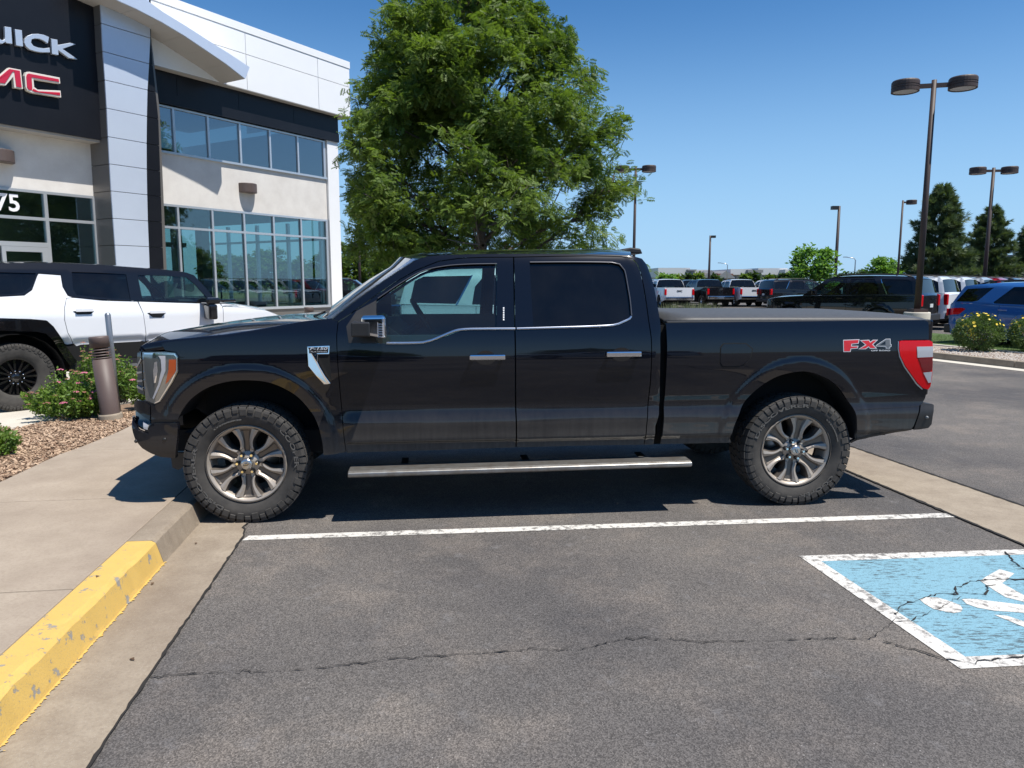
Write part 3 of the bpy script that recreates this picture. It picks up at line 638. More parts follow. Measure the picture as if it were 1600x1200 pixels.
# --- windscreen
wE=[(519.5,498.5),(540,482),(565,463.5),(600,438.5),(628,420),(650,406)]
wC=[(493,496.5),(515,478.5),(545,456),(575,435),(605,417),(641,400)]
rows=[]
eE=[];
for a,b in wE: x,z=TS(a,b,S_cab); eE.append((x,float(S_cab(np.array([x]),np.array([z]))[0])-.004,z))
cC=[TL(a,b,-.30) for a,b in wC]; cC[-1]=C2[0]
for (x,y,z),(cx,cz) in zip(eE,cC): rows.append([(x+(cx-x)*(1-abs(t)**2.2),t*y,z+(cz-z)*(1-t*t)) for t in np.linspace(-1,1,25)])
loft('windscreen',rows,GLASS_WS,truck,flip=True)
for s in (-1,1):
    V=[];F=[]
    for (x,y,z),(cx,cz) in zip(eE,cC):
        for t in (1.0,.93): V.append((x+(cx-x)*(1-t**2.2)-.004,s*t*y,z+(cz-z)*(1-t*t)+.006))
    F=[(2*i,2*i+1,2*i+3,2*i+2) for i in range(len(eE)-1)]
    obj('windscreen_trim',mesh('windscreen_trim',V,F,SATIN,smooth=True),truck)
cw=MB(); xx,zz=eE[0][0],eE[0][2]; cw.box((xx-.14,-.86,zz-.08),(xx+.12,.86,zz-.03)); cw.build('cowl',TRIM,truck)
wp=MB(); wp.tube([(xx-.20,-.45,zz+.0),(xx-.10,-.60,zz+.035),(xx-.02,-.15,zz+.10)],.009,6); wp.tube([(xx-.20,.35,zz),(xx-.12,.2,zz+.035),(xx-.04,.6,zz+.10)],.009,6); wp.build('wiper',TRIM,truck)
# --- glass
skin('front_door_glass',WIN_F,S_cab,GLASS_CLR,truck,step=.05,off=-.014,gap=-.003,rim=.003)
skin('rear_door_glass',WIN_R,S_cab,GLASS_DK,truck,step=.05,off=-.014,gap=-.003,rim=.003)
# sail panel ahead of the glass
skin('sail_panel',px([(557,486),(588,469),(587.3,536),(545,536),(541,510)],S_cab),S_cab,TRIM,truck,step=.03,off=.003,gap=0)
# keypad on the pillar
plate('keypad',[(784.8,477),(788,477),(789,502),(785.8,502)],GLOSSK,.001,.002,S=S_cab)
for k in range(6): plate('key',[(785.9,480+k*3.6),(788,480+k*3.6),(788.1,482.4+k*3.6),(786,482.4+k*3.6)],WHITEG,.0035,.0006,S=S_cab)
# --- door handles
for (xa,ya),(xb,yb_) in (((733.5,558.6),(789.5,556.8)),((947.5,553.6),(1002.3,552.6))):
    xA,zA=TS(xa,ya,S_truck,.03); xB,zB=TS(xb,yb_,S_truck,.03); y=float(S_truck(np.array([(xA+xB)/2]),np.array([(zA+zB)/2]))[0])
    for s in (-1,1):
        mb=MB(); mb.box((xA,s*(y+.028),zA-.019),(xB,s*(y+.046),zA+.019)); o=mb.build('door_handle',CHROME,truck); bevel(o,.009,3)
        m3=MB(); 
        for xq in (xA+.012,xB-.03): m3.box((xq,s*(y-.004),zA-.012),(xq+.02,s*(y+.03),zA+.012))
        m3.build('handle_mount',CHROME,truck)
        m2=MB(); xc=(xA+xB)/2-.01; n=20; ring=[(xc+.072*math.cos(a),zA+.050*math.sin(a)-.006) for a in [2*math.pi*i/n for i in range(n)]]
        m2.prism(ring,lambda u,v,w_:(u,s*(y-.001+w_),v),.003); m2.build('handle_cup',GLOSSK,truck)
# --- mirror
for s in (-1,1):
    xa,za=TL(558,490,-1.20); xb,zb=TL(603.5,531,-1.24)
    mb=MB(); mb.add([(xa+.03,s*1.04,zb+.03),(xb,s*1.02,zb),(xb,s*1.02,za),(xa+.03,s*1.04,za-.01),(xa+.03,s*1.27,zb+.035),(xb-.0,s*1.27,zb+.005),(xb-.0,s*1.27,za-.01),(xa+.03,s*1.27,za-.012)],[(0,3,2,1),(4,5,6,7),(0,1,5,4),(1,2,6,5),(2,3,7,6),(3,0,4,7)])
    o=mb.build('mirror_shell',CHROME,truck); bevel(o,.022,4)
    m2=MB(); m2.box((xa-.03,s*.98,zb+.02),(xa+.12,s*1.10,za-.10)); m2.box((xa-.035,s*1.10,zb+.022),(xa+.085,s*1.283,zb+.118)); bevel(m2.build('mirror_arm',TRIM,truck),.01)
    m4=MB(); m4.box((xb-.052,s*1.268,zb+.02),(xb-.012,s*1.274,za-.055)); m4.build('marker_lamp',CLEARL,truck)
    for k in range(6): 
        m5=MB(); zz=zb+.03+k*.016; m5.box((xb-.046,s*1.273,zz),(xb-.020,s*1.277,zz+.006)); m5.build('lamp_segment',GLOSSK,truck)
    m6=MB(); m6.box((xb-.0005,s*1.05,zb+.02),(xb+.003,s*1.25,za-.02)); m6.build('mirror_glass',CHROME,truck)
# --- running board
for s in (-1,1):
    xa,za=TL(543,736.5,-1.10); xb,zb=TL(1082,719.5,-1.10)
    mb=MB(); mb.prism([(.90,-.005),(1.075,-.005),(1.10,-.016),(1.10,-.042),(1.08,-.052),(.90,-.048)],lambda u,v,w_:(xa+w_,s*u,za+.0+v+(zb-za)*w_/(xb-xa)),xb-xa); o=mb.build('running_board',D.materials.get('board') or M('board',(.36,.36,.35),.38,.75,noise=(14,.22,(.23,.20,.17))),truck); bevel(o,.006,2)
    for k in range(3): xq=xa+.35+k*.9; m2=MB(); m2.box((xq,s*.60,za-.044),(xq+.05,s*.91,za-.032)); m2.build('board_bracket',DARK,truck)
# --- bed cover
rows=[]
for x,zc in ((2.96,1.402),(3.2,1.404),(3.8,1.402),(4.4,1.398),(4.9,1.394),(5.0,1.388)):
    rows.append([(x,t*.925,zc+.028*(1-abs(t)**6)+.006*(1-t*t)) for t in np.linspace(-1,1,25)])
VIN=M('bed cover vinyl',(.045,.045,.046),.55,noise=(30,.2,(.075,.073,.07)),bump=(400,.3,.002))
loft('bed_cover',rows,VIN,truck,flip=True,thick=.03)
rl=MB(); 
for s in (-1,1): rl.box((2.97,s*.90,1.352),(5.0,s*.958,1.390))
bevel(rl.build('bed_rail',TRIM,truck),.006)
# front bulkhead, bed inner
mb=MB(); mb.box((2.97,-.93,.70),(3.0,.93,1.37)); mb.build('bed_bulkhead',PAINT_BLACK,truck)
# --- cabin
cab=MB(); cab.box((1.25,-.72,.86),(1.30+.55,-.18,1.16)); cab.box((1.25,.18,.86),(1.85,.72,1.16)); cab.box((2.25,-.74,.86),(2.78,.74,1.16)); cab.box((1.1,-.14,.8),(1.9,.14,1.2))
o=cab.build('seat_base',SEAT,truck); bevel(o,.05,3)
for sy in (-.45,.45):
    b=MB(); b.add([(1.80,sy-.24,1.1),(1.80,sy+.24,1.1),(2.02,sy+.20,1.60),(2.02,sy-.20,1.60),(1.93,sy-.24,1.1),(1.93,sy+.24,1.1),(2.12,sy+.20,1.60),(2.12,sy-.20,1.60)],[(0,1,2,3),(4,7,6,5),(0,3,7,4),(1,5,6,2),(3,2,6,7),(0,4,5,1)]); bevel(b.build('seat_back',SEAT,truck),.05,3)
    b=MB(); b.box((2.03,sy-.13,1.62),(2.13,sy+.13,1.80)); bevel(b.build('headrest',SEAT,truck),.035,3)
    b=MB(); b.box((2.72,sy-.26,1.1),(2.82,sy+.26,1.62)); bevel(b.build('rear_seat_back',SEAT,truck),.05,3)
dsh=MB(); dsh.add([(.62,-.86,1.0),(1.12,-.80,1.0),(1.10,-.80,1.26),(.98,-.80,1.36),(.60,-.80,1.36),(.62,.86,1.0),(1.12,.80,1.0),(1.10,.80,1.26),(.98,.80,1.36),(.60,.80,1.36)],[(0,1,2,3,4),(9,8,7,6,5),(1,6,7,2),(2,7,8,3),(3,8,9,4),(0,5,6,1)]); dsh.build('dashboard',DASH,truck)
sw=MB(); c=Vector((1.24,-.42,1.37)); ax=Vector((-.86,0,-.5)).normalized(); u=Vector((0,1,0)); v=ax.cross(u)
sw.tube([c+(u*math.cos(a)+v*math.sin(a))*.19 for a in [2*math.pi*i/28 for i in range(29)]],.017,8,caps=False); sw.tube([c+u*.18,c-u*.18],.018,6); sw.tube([c,c-v*.18],.018,6); sw.tube([c+ax*.0,c+ax*.3],.03,8); sw.build('steering_wheel',TRIM,truck)
for s in (1,):
    b=MB(); b.box((.95,s*.86,.80),(2.80,s*.90,1.375)); b.build('door_card',CARD,truck); b=MB(); b.box((1.2,s*.79,1.12),(1.78,s*.87,1.17)); bevel(b.build('armrest',CARD,truck),.02)
b=MB(); b.box((.95,-.90,.80),(2.80,-.87,1.30)); b.build('door_card',CARD,truck)
b=MB(); b.box((1.93,.70,1.38),(2.10,.80,1.86)); b.build('pillar_trim',DASH,truck)
b=MB(); b.box((1.55,-.68,1.84),(2.75,.68,1.865)); b.build('headliner',M('headliner',(.12,.12,.12),.9),truck)
b=MB(); b.box((1.05,-.10,1.70),(1.10,.12,1.77)); b.build('interior_mirror',DASH,truck)
# --- chassis, axles, suspension
ch=MB()
for s in (-1,1): ch.box((-.7,s*.42,.42),(5.0,s*.50,.58))
ch.tube([(0,-.8,.42),(0,.8,.42)],.05,8); ch.tube([(WB,-.8,.42),(WB,.8,.42)],.06,8); ch.lathe([(.001,-.16),(.13,-.13),(.17,0),(.13,.13),(.001,.16)],12,origin=(WB,0,.42),axis='x')
ch.tube([(.5,.1,.46),(WB,0,.44)],.05,8); ch.tube([(1.2,.45,.36),(3.2,.5,.38),(4.6,.6,.42)],.04,8)
for x in (WB-.28,WB+.25): ch.tube([(x,-.72,.50),(x,-.62,.80)],.035,8)
ch.box((2.9,-.55,.40),(3.15,-.15,.55)); ch.build('chassis',DARK,truck)
# --- wheels
TYR=tyre_mesh(.418,.286,.272,46); RIM=rim_mesh_bronze(.270)
LUGN=MB().lathe([(.001,-.030),(.009,-.030),(.0125,-.022),(.0115,0)],6,axis='y',smooth=False).mesh('lug_nut',[CHROME])
LUGC=MB().lathe([(.016,-.0005),(.017,.02)],16,axis='y').mesh('lug_seat',[DARK])
CAPM=MB().lathe([(.001,-.016),(.022,-.0155),(.036,-.012),(.040,-.004),(.041,.038)],32,axis='y').mesh('hub_cap',[M('hub cap',(.55,.54,.52),.22,.9)])
OVAL=MB(); OVAL.lathe([(.001,-.0165),(.021,-.0165),(.0215,-.0150)],28,axis='y'); OV=OVAL.mesh('oval_badge',[M('oval badge',(.10,.11,.13),.3,.5)])
for v in OV.vertices: v.co.z*=.5; 
OVT=text_mesh('Ford',.016,.0004,CHROME,.3)
DISC=MB().lathe([(.001,.05),(.19,.05),(.19,.07),(.001,.07)],32,axis='y').mesh('brake_disc',[STEELM])
def ring_text(txt,r,a0,da,size,y):
    """raised letters bent round the sidewall"""
    me=text_mesh(txt,size,.0012,RUBBER2,bold=.0009); L=[v.co.x for v in me.vertices]; mid=(max(L)+min(L))/2; k=da/(max(L)-min(L))
    for v in me.vertices:
        a=a0-(v.co.x-mid)*k; rr=r+v.co.y; z=v.co.z; v.co=Vector((rr*math.cos(a),y-z-.0,rr*math.sin(a)))
    return me
TXT1=ring_text('COOPER',.345,0,R(50),.040,-.1465); TXT2=ring_text('DISCOVERER',.345,0,R(84),.036,-.1465); TXT3=ring_text('LT275/65R20',.318,0,R(36),.012,-.1425)
def truckwheel(x,s,spin,ta,tb):
    e=wheel(truck,x,s*.842,.418,s,TYR,RIM,spin=spin)
    rim=[c for c in e.children if c.name.startswith('rim')][0]; rim.location=(0,-.112,0); rim.rotation_euler=(0,ta,0)
    for k in range(6):
        a=ta*-1+R(30)+k*R(60); a=k*R(60)+R(0)
        q=(.070*math.cos(a+R(30)-ta),-.139,.070*math.sin(a+R(30)-ta))
    for k in range(6):
        a=R(60)*k-ta
        obj('lug_seat',LUGC,e,(.066*math.cos(a),-.082,.066*math.sin(a)))
        obj('lug_nut',LUGN,e,(.066*math.cos(a),-.080,.066*math.sin(a)))
    obj('hub_cap',CAPM,e,(0,-.108,0)); obj('oval_badge',OV,e,(0,-.1085,0),(0,tb,0)); obj('lettering',OVT,e,(0,-.1257,0),(R(90),tb,0)); 
    obj('brake_disc',DISC,e)
    for tm,aa in ((TXT1,0),(TXT2,R(180)),(TXT3,R(90))): obj('lettering',tm,e,rot=(0,-(aa)+tb,0))
    return e
for s in (-1,1):
    truckwheel(0,s,0,R(0),R(-20)); truckwheel(WB,s,0,R(10),R(60))
# ------------------------------------------------------------------ ground materials
def asphalt_mat(name,dark,light,patch=.5):
    """aggregate set in bitumen: fine stones, scattered pale chips, wide worn and stained areas"""
    m=D.materials.new(name); q=NB(m); q.set('Roughness',.86); q.set('Specular IOR Level',.35)
    big=q.noise(.42,4,.55); mid=q.noise(1.5,7,.7); fin=q.noise(7,8,.7)
    v=q.n('ShaderNodeTexVoronoi'); v.inputs['Scale'].default_value=190; q.link(q.tc.outputs['Object'],v.inputs['Vector'])
    g=q.mix(q.ramp(v.outputs['Color'],[(.25,0.),(.9,1.)]),dark,light)
    v2=q.n('ShaderNodeTexVoronoi'); v2.inputs['Scale'].default_value=75; q.link(q.tc.outputs['Object'],v2.inputs['Vector'])
    sp=q.math('MULTIPLY',q.ramp(v2.outputs['Distance'],[(.12,1.),(.24,0.)]),q.ramp(v2.outputs['Color'],[(.82,0.),(.90,1.)]))
    g=q.mix(sp,g,(.40,.375,.35)); 
    g=q.mix(q.math('MULTIPLY',q.ramp(big,[(.40,0.),(.62,1.)]),patch),g,q.mix(1.,g,(.60,.62,.67),'MULTIPLY'))
    g=q.mix(q.math('MULTIPLY',q.ramp(mid,[(.48,0.),(.68,1.)]),.8*patch),g,q.mix(1.,g,(1.55,1.46,1.36),'MULTIPLY'))
    g=q.mix(q.math('MULTIPLY',q.ramp(fin,[(.58,0.),(.75,1.)]),.35*patch),g,(.26,.255,.26))
    sx=q.noise(2.6,3,.5,None); g=q.mix(q.math('MULTIPLY',q.ramp(sx,[(.66,0.),(.72,1.)]),.28*patch),g,(.030,.027,.026))
    q.set('Base Color',g); q.bump(q.math('ADD',v.outputs['Distance'],q.math('MULTIPLY',q.noise(60,6),.8)),.6,.004); return m
def concrete_mat(name,c1,c2,stain=(.20,.16,.12),scale=1.,sp=.5):
    m=D.materials.new(name); q=NB(m); q.set('Roughness',.85)
    a=q.noise(2.2*scale,9,.68); b=q.noise(70,4,.6); c=q.noise(.7,4,.5)
    g=q.mix(q.ramp(a,[(.3,0.),(.7,1.)]),c1,c2); g=q.mix(q.math('MULTIPLY',q.ramp(b,[(.45,0.),(.7,1.)]),.35),g,stain)
    g=q.mix(q.math('MULTIPLY',q.ramp(c,[(.5,0.),(.75,1.)]),sp),g,stain)
    v=q.noise(260,3,.5); g=q.mix(q.math('MULTIPLY',q.ramp(v,[(.62,0.),(.7,1.)]),.4),g,(.5,.47,.42))
    q.set('Base Color',g); q.bump(q.noise(140,8,.7),.5,.004); return m
ASPH=asphalt_mat('asphalt',(.074,.067,.061),(.195,.176,.159),1.); ASPH2=asphalt_mat('asphalt drive',(.075,.073,.073),(.19,.185,.18),.2)
CONC=concrete_mat('sidewalk concrete',(.28,.225,.17),(.37,.305,.235),(.20,.15,.11),1.2,.6); CONC2=concrete_mat('gutter concrete',(.23,.185,.135),(.34,.285,.215),(.15,.11,.08),2.2,.8); CONC3=concrete_mat('pale concrete',(.50,.46,.39),(.58,.54,.46),(.36,.32,.27))
CRACK=M('crack',(.018,.016,.014),.95)
def worn(name,col,chips,stretch=(1,1,1),thr=.6,under=(.10,.095,.09),spread=.03,speck=.0,rough=.7):
    m=D.materials.new(name); q=NB(m); q.set('Roughness',rough); v=q.mapping(stretch)
    n=q.math('ADD',q.noise(chips,10,.72,v),q.math('MULTIPLY',q.math('SUBTRACT',q.noise(1.7,4,.6),.5),.35)); f=q.ramp(n,[(thr-spread,0.),(thr+spread,1.)]); g=q.mix(q.ramp(q.noise(9,6),[(.3,0.),(.7,.25)]),col,tuple(c*.78 for c in col))
    s=q.noise(160,4,.6); f2=q.math('MULTIPLY',q.ramp(s,[(.58,0.),(.66,1.)]),speck); f=q.math('MAXIMUM',f,f2)
    q.set('Base Color',q.mix(f,g,under)); q.bump(q.math('SUBTRACT',q.noise(120,6),q.math('MULTIPLY',f,.8)),.5,.004); return m
YEL=worn('yellow kerb paint',(.60,.395,.105),13,(1,1,1),.60,(.27,.25,.22),.010,.35); WLINE=worn('white line paint',(.62,.595,.55),18,(1,1,1),.555,(.16,.15,.14),.05,.8)
BLUP=worn('pale blue stall paint',(.185,.355,.435),11,(1.2,5,1),.565,(.075,.12,.14),.03,.9)
# ground sheet, large enough to reach the horizon
def sheet(name,pts,z,mat,kind='structure',parent=None,thick=0.):
    V=[(p[0],p[1],z) for p in pts]; n=len(V); mb=MB()
    ar=area([(v[0],v[1]) for v in V]); V=V if ar>0 else V[::-1]
    if thick: mb.add(V+[(a,b,c-thick) for a,b,c in V],[tuple(range(n))]+[(i,n+i,n+(i+1)%n,(i+1)%n) for i in range(n)])
    else: mb.add(V,[tuple(range(n))])
    o=mb.build(name,mat,parent); 
    if kind and parent is None: o['kind']=kind
    return o
sheet('ground',[(-900,-500),(900,-500),(900,1500),(-900,1500)],-.012,M('dry ground',(.16,.15,.09),.95,noise=(.05,.2,(.10,.12,.05))))
sheet('parking_lot',[(-30,-60),(120,-60),(120,190),(-30,190)],0,ASPH)
# kerb frame: origin at the pavement edge, e along the kerb towards the camera, l to the left
gA=G(385,822)[:2]; gB=G(125,1200)[:2]; KE=(gB-gA)/np.linalg.norm(gB-gA); KL=np.array([KE[1],-KE[0]]); KL=KL if KL[0]<0 else -KL
def K(u,v): p=gA+KE*u+KL*v; return (float(p[0]),float(p[1]))
def toK(p): d=np.array(p[:2])-gA; return (float(d@KE),float(d@KL))
kb=toK(G(253,885)); kb2=toK(G(0,1170)); kt=toK(G(241.5,853.5,.15)); kbk=toK(G(206.5,851.8,.15))
VB=(kb[1]+kb2[1])/2; VT=VB+.045; VK=VB+.20; UY0=kb[0]-.03
print('KERB',kb,kb2,kt,kbk)
# gutter pan with a wandering pavement edge
def jag(u0,u1,v,amp,n,seed):
    r=np.random.default_rng(seed); us=np.linspace(u0,u1,n); a=np.cumsum(r.normal(0,amp*.35,n)); a-=np.linspace(a[0],a[-1],n); return [(u,v+np.clip(x,-amp,amp)) for u,x in zip(us,a)]
ed=jag(-12,5,0.,.030,420,3); pan=[K(u,v) for u,v in ed]+[K(5,VB+.02),K(-12,VB+.02)]
sheet('gutter',pan,.006,CONC2)
_r=np.random.default_rng(8); ed2=[K(u,v-.002-abs(_r.normal(0,.004))) for u,v in ed]+[K(u,v+.002+abs(_r.normal(0,.006))) for u,v in ed[::-1]]
sheet('gutter_joint',ed2,.0095,CRACK)
def kerb(name,u0,u1,mat,label=None):
    prof=[(VB-.004,0.),(VB+.006,.03),(VT-.008,.135),(VT+.012,.149),(VT+.03,.152),(VK-.006,.152),(VK,.148),(VK,-.05)]
    n=max(2,int((u1-u0)/.06)); rr=np.random.default_rng(5); V=[];F=[]
    for i in range(n+1):
        u=u0+(u1-u0)*i/n
        for j,(v,z) in enumerate(prof): V.append((*K(u,v+(rr.normal(0,.0022) if 0<j<5 else 0)),z+(rr.normal(0,.0015) if 0<j<5 else 0)))
    k=len(prof)
    for i in range(n): F+=[(i*k+j,i*k+j+1,(i+1)*k+j+1,(i+1)*k+j) for j in range(k-1)]
    V2=[V[0+j] for j in range(k)]; F+=[tuple(range(k)),tuple(n*k+j for j in range(k))[::-1]]
    o=obj(name,mesh(name,V,F,mat,smooth=False)); return o
ky=kerb('kerb',UY0,5,YEL); tag(ky,kind='structure'); kg=kerb('kerb',-12,UY0-.006,CONC2); tag(kg,kind='structure')
# smear of yellow along the pan
r=np.random.default_rng(11); vs=[];top=[]
for u in np.arange(UY0-.02,5,.006): top.append((u,VB-.004-abs(r.normal(0,.009))))
sheet('kerb_paint_overspray',[K(u,v) for u,v in top]+[K(5,VB+.012),K(UY0-.02,VB+.012)],.0105,YEL)
# sidewalk slabs
mulch_px=[(-260,850),(-120,800),(0,752),(30,738),(60,724),(90,710),(120,700),(150,688),(180,676),(205,664),(240,652),(290,640),(330,628)]
MUL=[toK(G(a,b,.15)) for a,b in mulch_px]; MUL=sorted(MUL)
def vmul(u): return float(np.interp(u,[m[0] for m in MUL],[m[1] for m in MUL]))
sw_root=empty('sidewalk'); sw_root['kind']='structure'
jA=toK(G(0,779,.15))[0]; jA2=toK(G(255,781,.15))[0]; jB=toK(G(0,923,.15))[0]; jB2=toK(G(130,922,.15))[0]; print('joints',jA,jA2,jB,jB2)
j0=(jA2+jA)/2; j1=(jB+jB2)/2; dj=j1-j0; us=[j0+dj*k for k in range(-7,4)]
for a,b in zip(us,us[1:]):
    n=14; bd=[(u,min(vmul(u),9)) for u in np.linspace(a+.005,b-.005,n)]
    pl=[K(a+.005,VK+.005)]+[K(b-.005,VK+.005)]+[K(u,v-.01) for u,v in bd[::-1]]
    o=sheet('sidewalk_slab',pl,.150,CONC,parent=sw_root,thick=.12); bevel(o,.006,2)
sheet('sidewalk_bed',[K(-10,VK),K(5,VK),K(5,9),K(-10,9)],.128,CRACK) if False else None
# planting bed and chips
bed_poly=[K(u,vmul(u)) for u in np.linspace(MUL[0][0],MUL[-1][0],30)]
far=[G(a,b,.12)[:2] for a,b in [(-260,700),(-60,668),(30,672),(105,655),(150,640),(200,632),(260,618),(330,600)]]
bedp=bed_poly+[tuple(f) for f in far]
from mathutils.geometry import tessellate_polygon
def tess(name,pts,z,mat,kind=None):
    V=[Vector((p[0],p[1],z)) for p in pts]; F=tessellate_polygon([V]); F2=[]
    for f in F:
        a,b,c=[V[i] for i in f]; F2.append(tuple(f) if (b-a).cross(c-a).z>0 else tuple(f[::-1]))
    o=obj(name,mesh(name,V,F2,mat)); 
    if kind: o['kind']=kind
    return o
tess('planting_bed',bedp,.130,M('mulch soil',(.15,.095,.06),.95,noise=(60,.15,(.32,.22,.15)),bump=(90,1.,.02)),'structure')
CHIPA=M('wood chips',(.34,.22,.135),.85,noise=(3.5,.3,(.55,.41,.29))); CHIPB=M('dark wood chips',(.20,.12,.075),.9)
BP=np.array(bedp); lo=BP.min(0); hi=BP.max(0); 
mb=MB(); cnt=0; rr=np.random.default_rng(21)
C=np.stack([rr.uniform(lo[0],hi[0],60000),rr.uniform(lo[1],hi[1],60000)],1); C=C[inside(C,bedp)]; C=C[(C[:,1]<8.6)&(C[:,0]>-7.5)][:13000]
for p in C:
    l,w_,t=rr.uniform(.008,.023),rr.uniform(.005,.010),rr.uniform(.002,.006); rot=Matrix.Rotation(rr.uniform(0,6.28),3,'Z')@Matrix.Rotation(rr.normal(0,.35),3,'X')@Matrix.Rotation(rr.normal(0,.35),3,'Y')
    z=.137+rr.uniform(0,.018); c=Vector((p[0],p[1],z)); V=[c+rot@Vector(q) for q in ((-l,-w_,0),(l,-w_*.6,0),(l*.9,w_,0),(-l*.8,w_*.8,0),(-l,-w_,t),(l,-w_*.6,t),(l*.9,w_,t),(-l*.8,w_*.8,t))]
    mb.m=0 if rr.random()<.72 else 1; mb.add(V,[(4,5,6,7),(0,1,5,4),(1,2,6,5),(2,3,7,6),(3,0,4,7)])
o=mb.build('wood_chips',[CHIPA,CHIPB]); tag(o,'tan and brown wood chips covering the planting bed','wood chips',kind='stuff')
# --- paint on the asphalt
tess('stall_line',[G(a,b)[:2] for a,b in [(388.5,837.7),(700,827.3),(1100,814.3),(1487,801.8),(1497,808.3),(1100,821),(700,834.3),(378,845)]],.003,WLINE,'structure')
def quadpx(name,P_,z,mat): return tess(name,[G(a,b)[:2] for a,b in P_],z,mat,'structure')
BTL,BTLi=G(1247.5,869),G(1283,877.5); BBLi,BBL=G(1508,1026.8),G(1500.6,1046)
quadpx('stall_border',[(1247.5,869),(1600,858.8),(2100,846),(2100,853),(1600,867),(1283,877.5)],.003,WLINE)
quadpx('stall_border',[(1247.5,869.1),(1283,877.6),(1508,1026.8),(1500.6,1046)],.0034,WLINE)
quadpx('stall_border',[(1500.6,1046),(1508,1026.9),(1600,1023),(2300,1000),(2300,1018),(1600,1040.6)],.003,WLINE)
quadpx('blue_stall_paint',[(1283,877.6),(1600,867.1),(2080,853.2),(2280,1000.8),(1600,1022.9),(1508,1026.7)],.003,BLUP)
def zz(P_): return [(1420+a/5.217,830+b/5.217) for a,b in P_]
for pl in ([(85,560),(130,545),(230,545),(330,575),(420,610),(438,640),(425,665),(360,674),(300,662),(200,640),(130,600)],
           [(430,560),(520,557),(939,608),(1500,680),(1500,740),(939,672),(700,655),(560,630),(470,598)],
           [(580,410),(640,370),(740,315),(860,350),(800,400),(760,430),(939,528),(1300,690),(1200,700),(939,582),(790,545),(700,490)],
           [(695,688),(800,696),(939,742),(1400,900),(1300,920),(939,788),(870,760)]):
    quadpx('wheelchair_symbol',zz(pl),.0050,WLINE)
# --- cracks
def crack(P_,w=.007,seed=1,z=.0070,name='asphalt_crack'):
    r=np.random.default_rng(seed); pts=[np.array(G(a,b)[:2]) for a,b in P_]; L=[]
    for a,b in zip(pts,pts[1:]):
        n=max(2,int(np.linalg.norm(b-a)/.022)); L+=[a+(b-a)*k/n for k in range(n)]
    L.append(pts[-1]); L=np.array(L); L[1:-1]+=r.normal(0,.0065,(len(L)-2,2)); V=[];F=[]
    for i,p in enumerate(L):
        d=L[min(i+1,len(L)-1)]-L[max(i-1,0)]; d/=max(np.linalg.norm(d),1e-6); nn=np.array([-d[1],d[0]]); ww=w*abs(r.normal(.55,.4))*(0.2 if r.random()<.12 else 1)
        V+=[(*(p+nn*ww),z),(*(p-nn*ww),z)]
    F=[(2*i,2*i+1,2*i+3,2*i+2) for i in range(len(L)-1)]
    o=obj(name,mesh(name,V,[f[::-1] for f in F],CRACK)); o['kind']='structure'
crack([(230,1060),(330,1052),(420,1050),(500,1045),(560,1038),(620,1030),(700,1025),(760,1022),(830,1015),(900,1018),(960,1003),(1010,998),(1100,1004),(1200,1002),(1300,998),(1360,1000),(1375,990),(1395,972),(1420,973),(1445,962),(1465,952),(1480,948),(1490,938),(1503,933)],.0036,1)
crack([(1395,972),(1405,948),(1430,940),(1465,930),(1500,928),(1538,930),(1544,918),(1556,915)],.006,2); crack([(1488,930),(1498,920),(1512,911),(1535,908),(1570,906),(1600,907),(1700,905)],.007,3)
crack([(1380,1003),(1440,1020),(1478,1031),(1520,1037),(1560,1031),(1600,1027),(1750,1020)],.005,4); crack([(1570,863),(1585,880),(1600,890),(1700,930)],.006,5)
# --- concrete drain strip behind the truck
a0,a1=np.array(G(1325,737)[:2]),np.array(G(1600,853)[:2]); b0,b1=np.array(G(1340,702)[:2]),np.array(G(1600,792)[:2])
d1=(a1-a0)/np.linalg.norm(a1-a0); d2=(b1-b0)/np.linalg.norm(b1-b0)
tess('drain_strip',[tuple(a0-d1*3),tuple(a1+d1*4),tuple(b1+d2*4),tuple(b0-d2*3)],.005,CONC2,'structure')
for (p,d,s) in ((a0,d1,7),(b0,d2,8)):
    r=np.random.default_rng(s); t=np.arange(-3,8,.04); nn=np.array([-d[1],d[0]]); w_=.009+np.abs(r.normal(0,.006,len(t))); P1=[tuple(p+d*k+nn*w) for k,w in zip(t,w_)]; P2=[tuple(p+d*k-nn*w) for k,w in zip(t,w_)]
    V=[(*q,.009) for pr in zip(P1,P2) for q in pr]; F=[(2*i,2*i+1,2*i+3,2*i+2)[::-1] for i in range(len(t)-1)]; o=obj('drain_joint',mesh('drain_joint',V,F,CRACK)); o['kind']='structure'
# --- right-hand island
iA=np.array(G(1457,560.5)[:2]); iB=np.array(G(1600,577)[:2]); ID=(iB-iA)/np.linalg.norm(iB-iA); IN=np.array([-ID[1],ID[0]]); 
def I(u,v): p=iA+ID*u+IN*v; return (float(p[0]),float(p[1]))
mb=MB(); 
for a,b in ((-9,-1.2),(-1.19,1.9),(1.91,5),(5.01,9)):
    m=MB(); m.add([(*I(a,0),0),(*I(b,0),0),(*I(b,.15),0),(*I(a,.15),0),(*I(a,.02),.14),(*I(b,.02),.14),(*I(b,.15),.14),(*I(a,.15),.14)],[(0,3,2,1),(4,5,6,7),(0,1,5,4),(1,2,6,5),(2,3,7,6),(3,0,4,7)]); o=m.build('kerb',CONC2); bevel(o,.012,2); o['kind']='structure'
tess('gutter',[I(-9,-.38),I(9,-.38),I(9,0),I(-9,0)],.006,CONC3,'structure')
tess('island_gravel',[I(-9,.15),I(9,.15),I(9,1.75),I(-9,1.75)],.125,M('pea gravel',(.42,.36,.30),.9,noise=(45,.1,(.22,.18,.15)),bump=(60,1.,.02)),'structure')
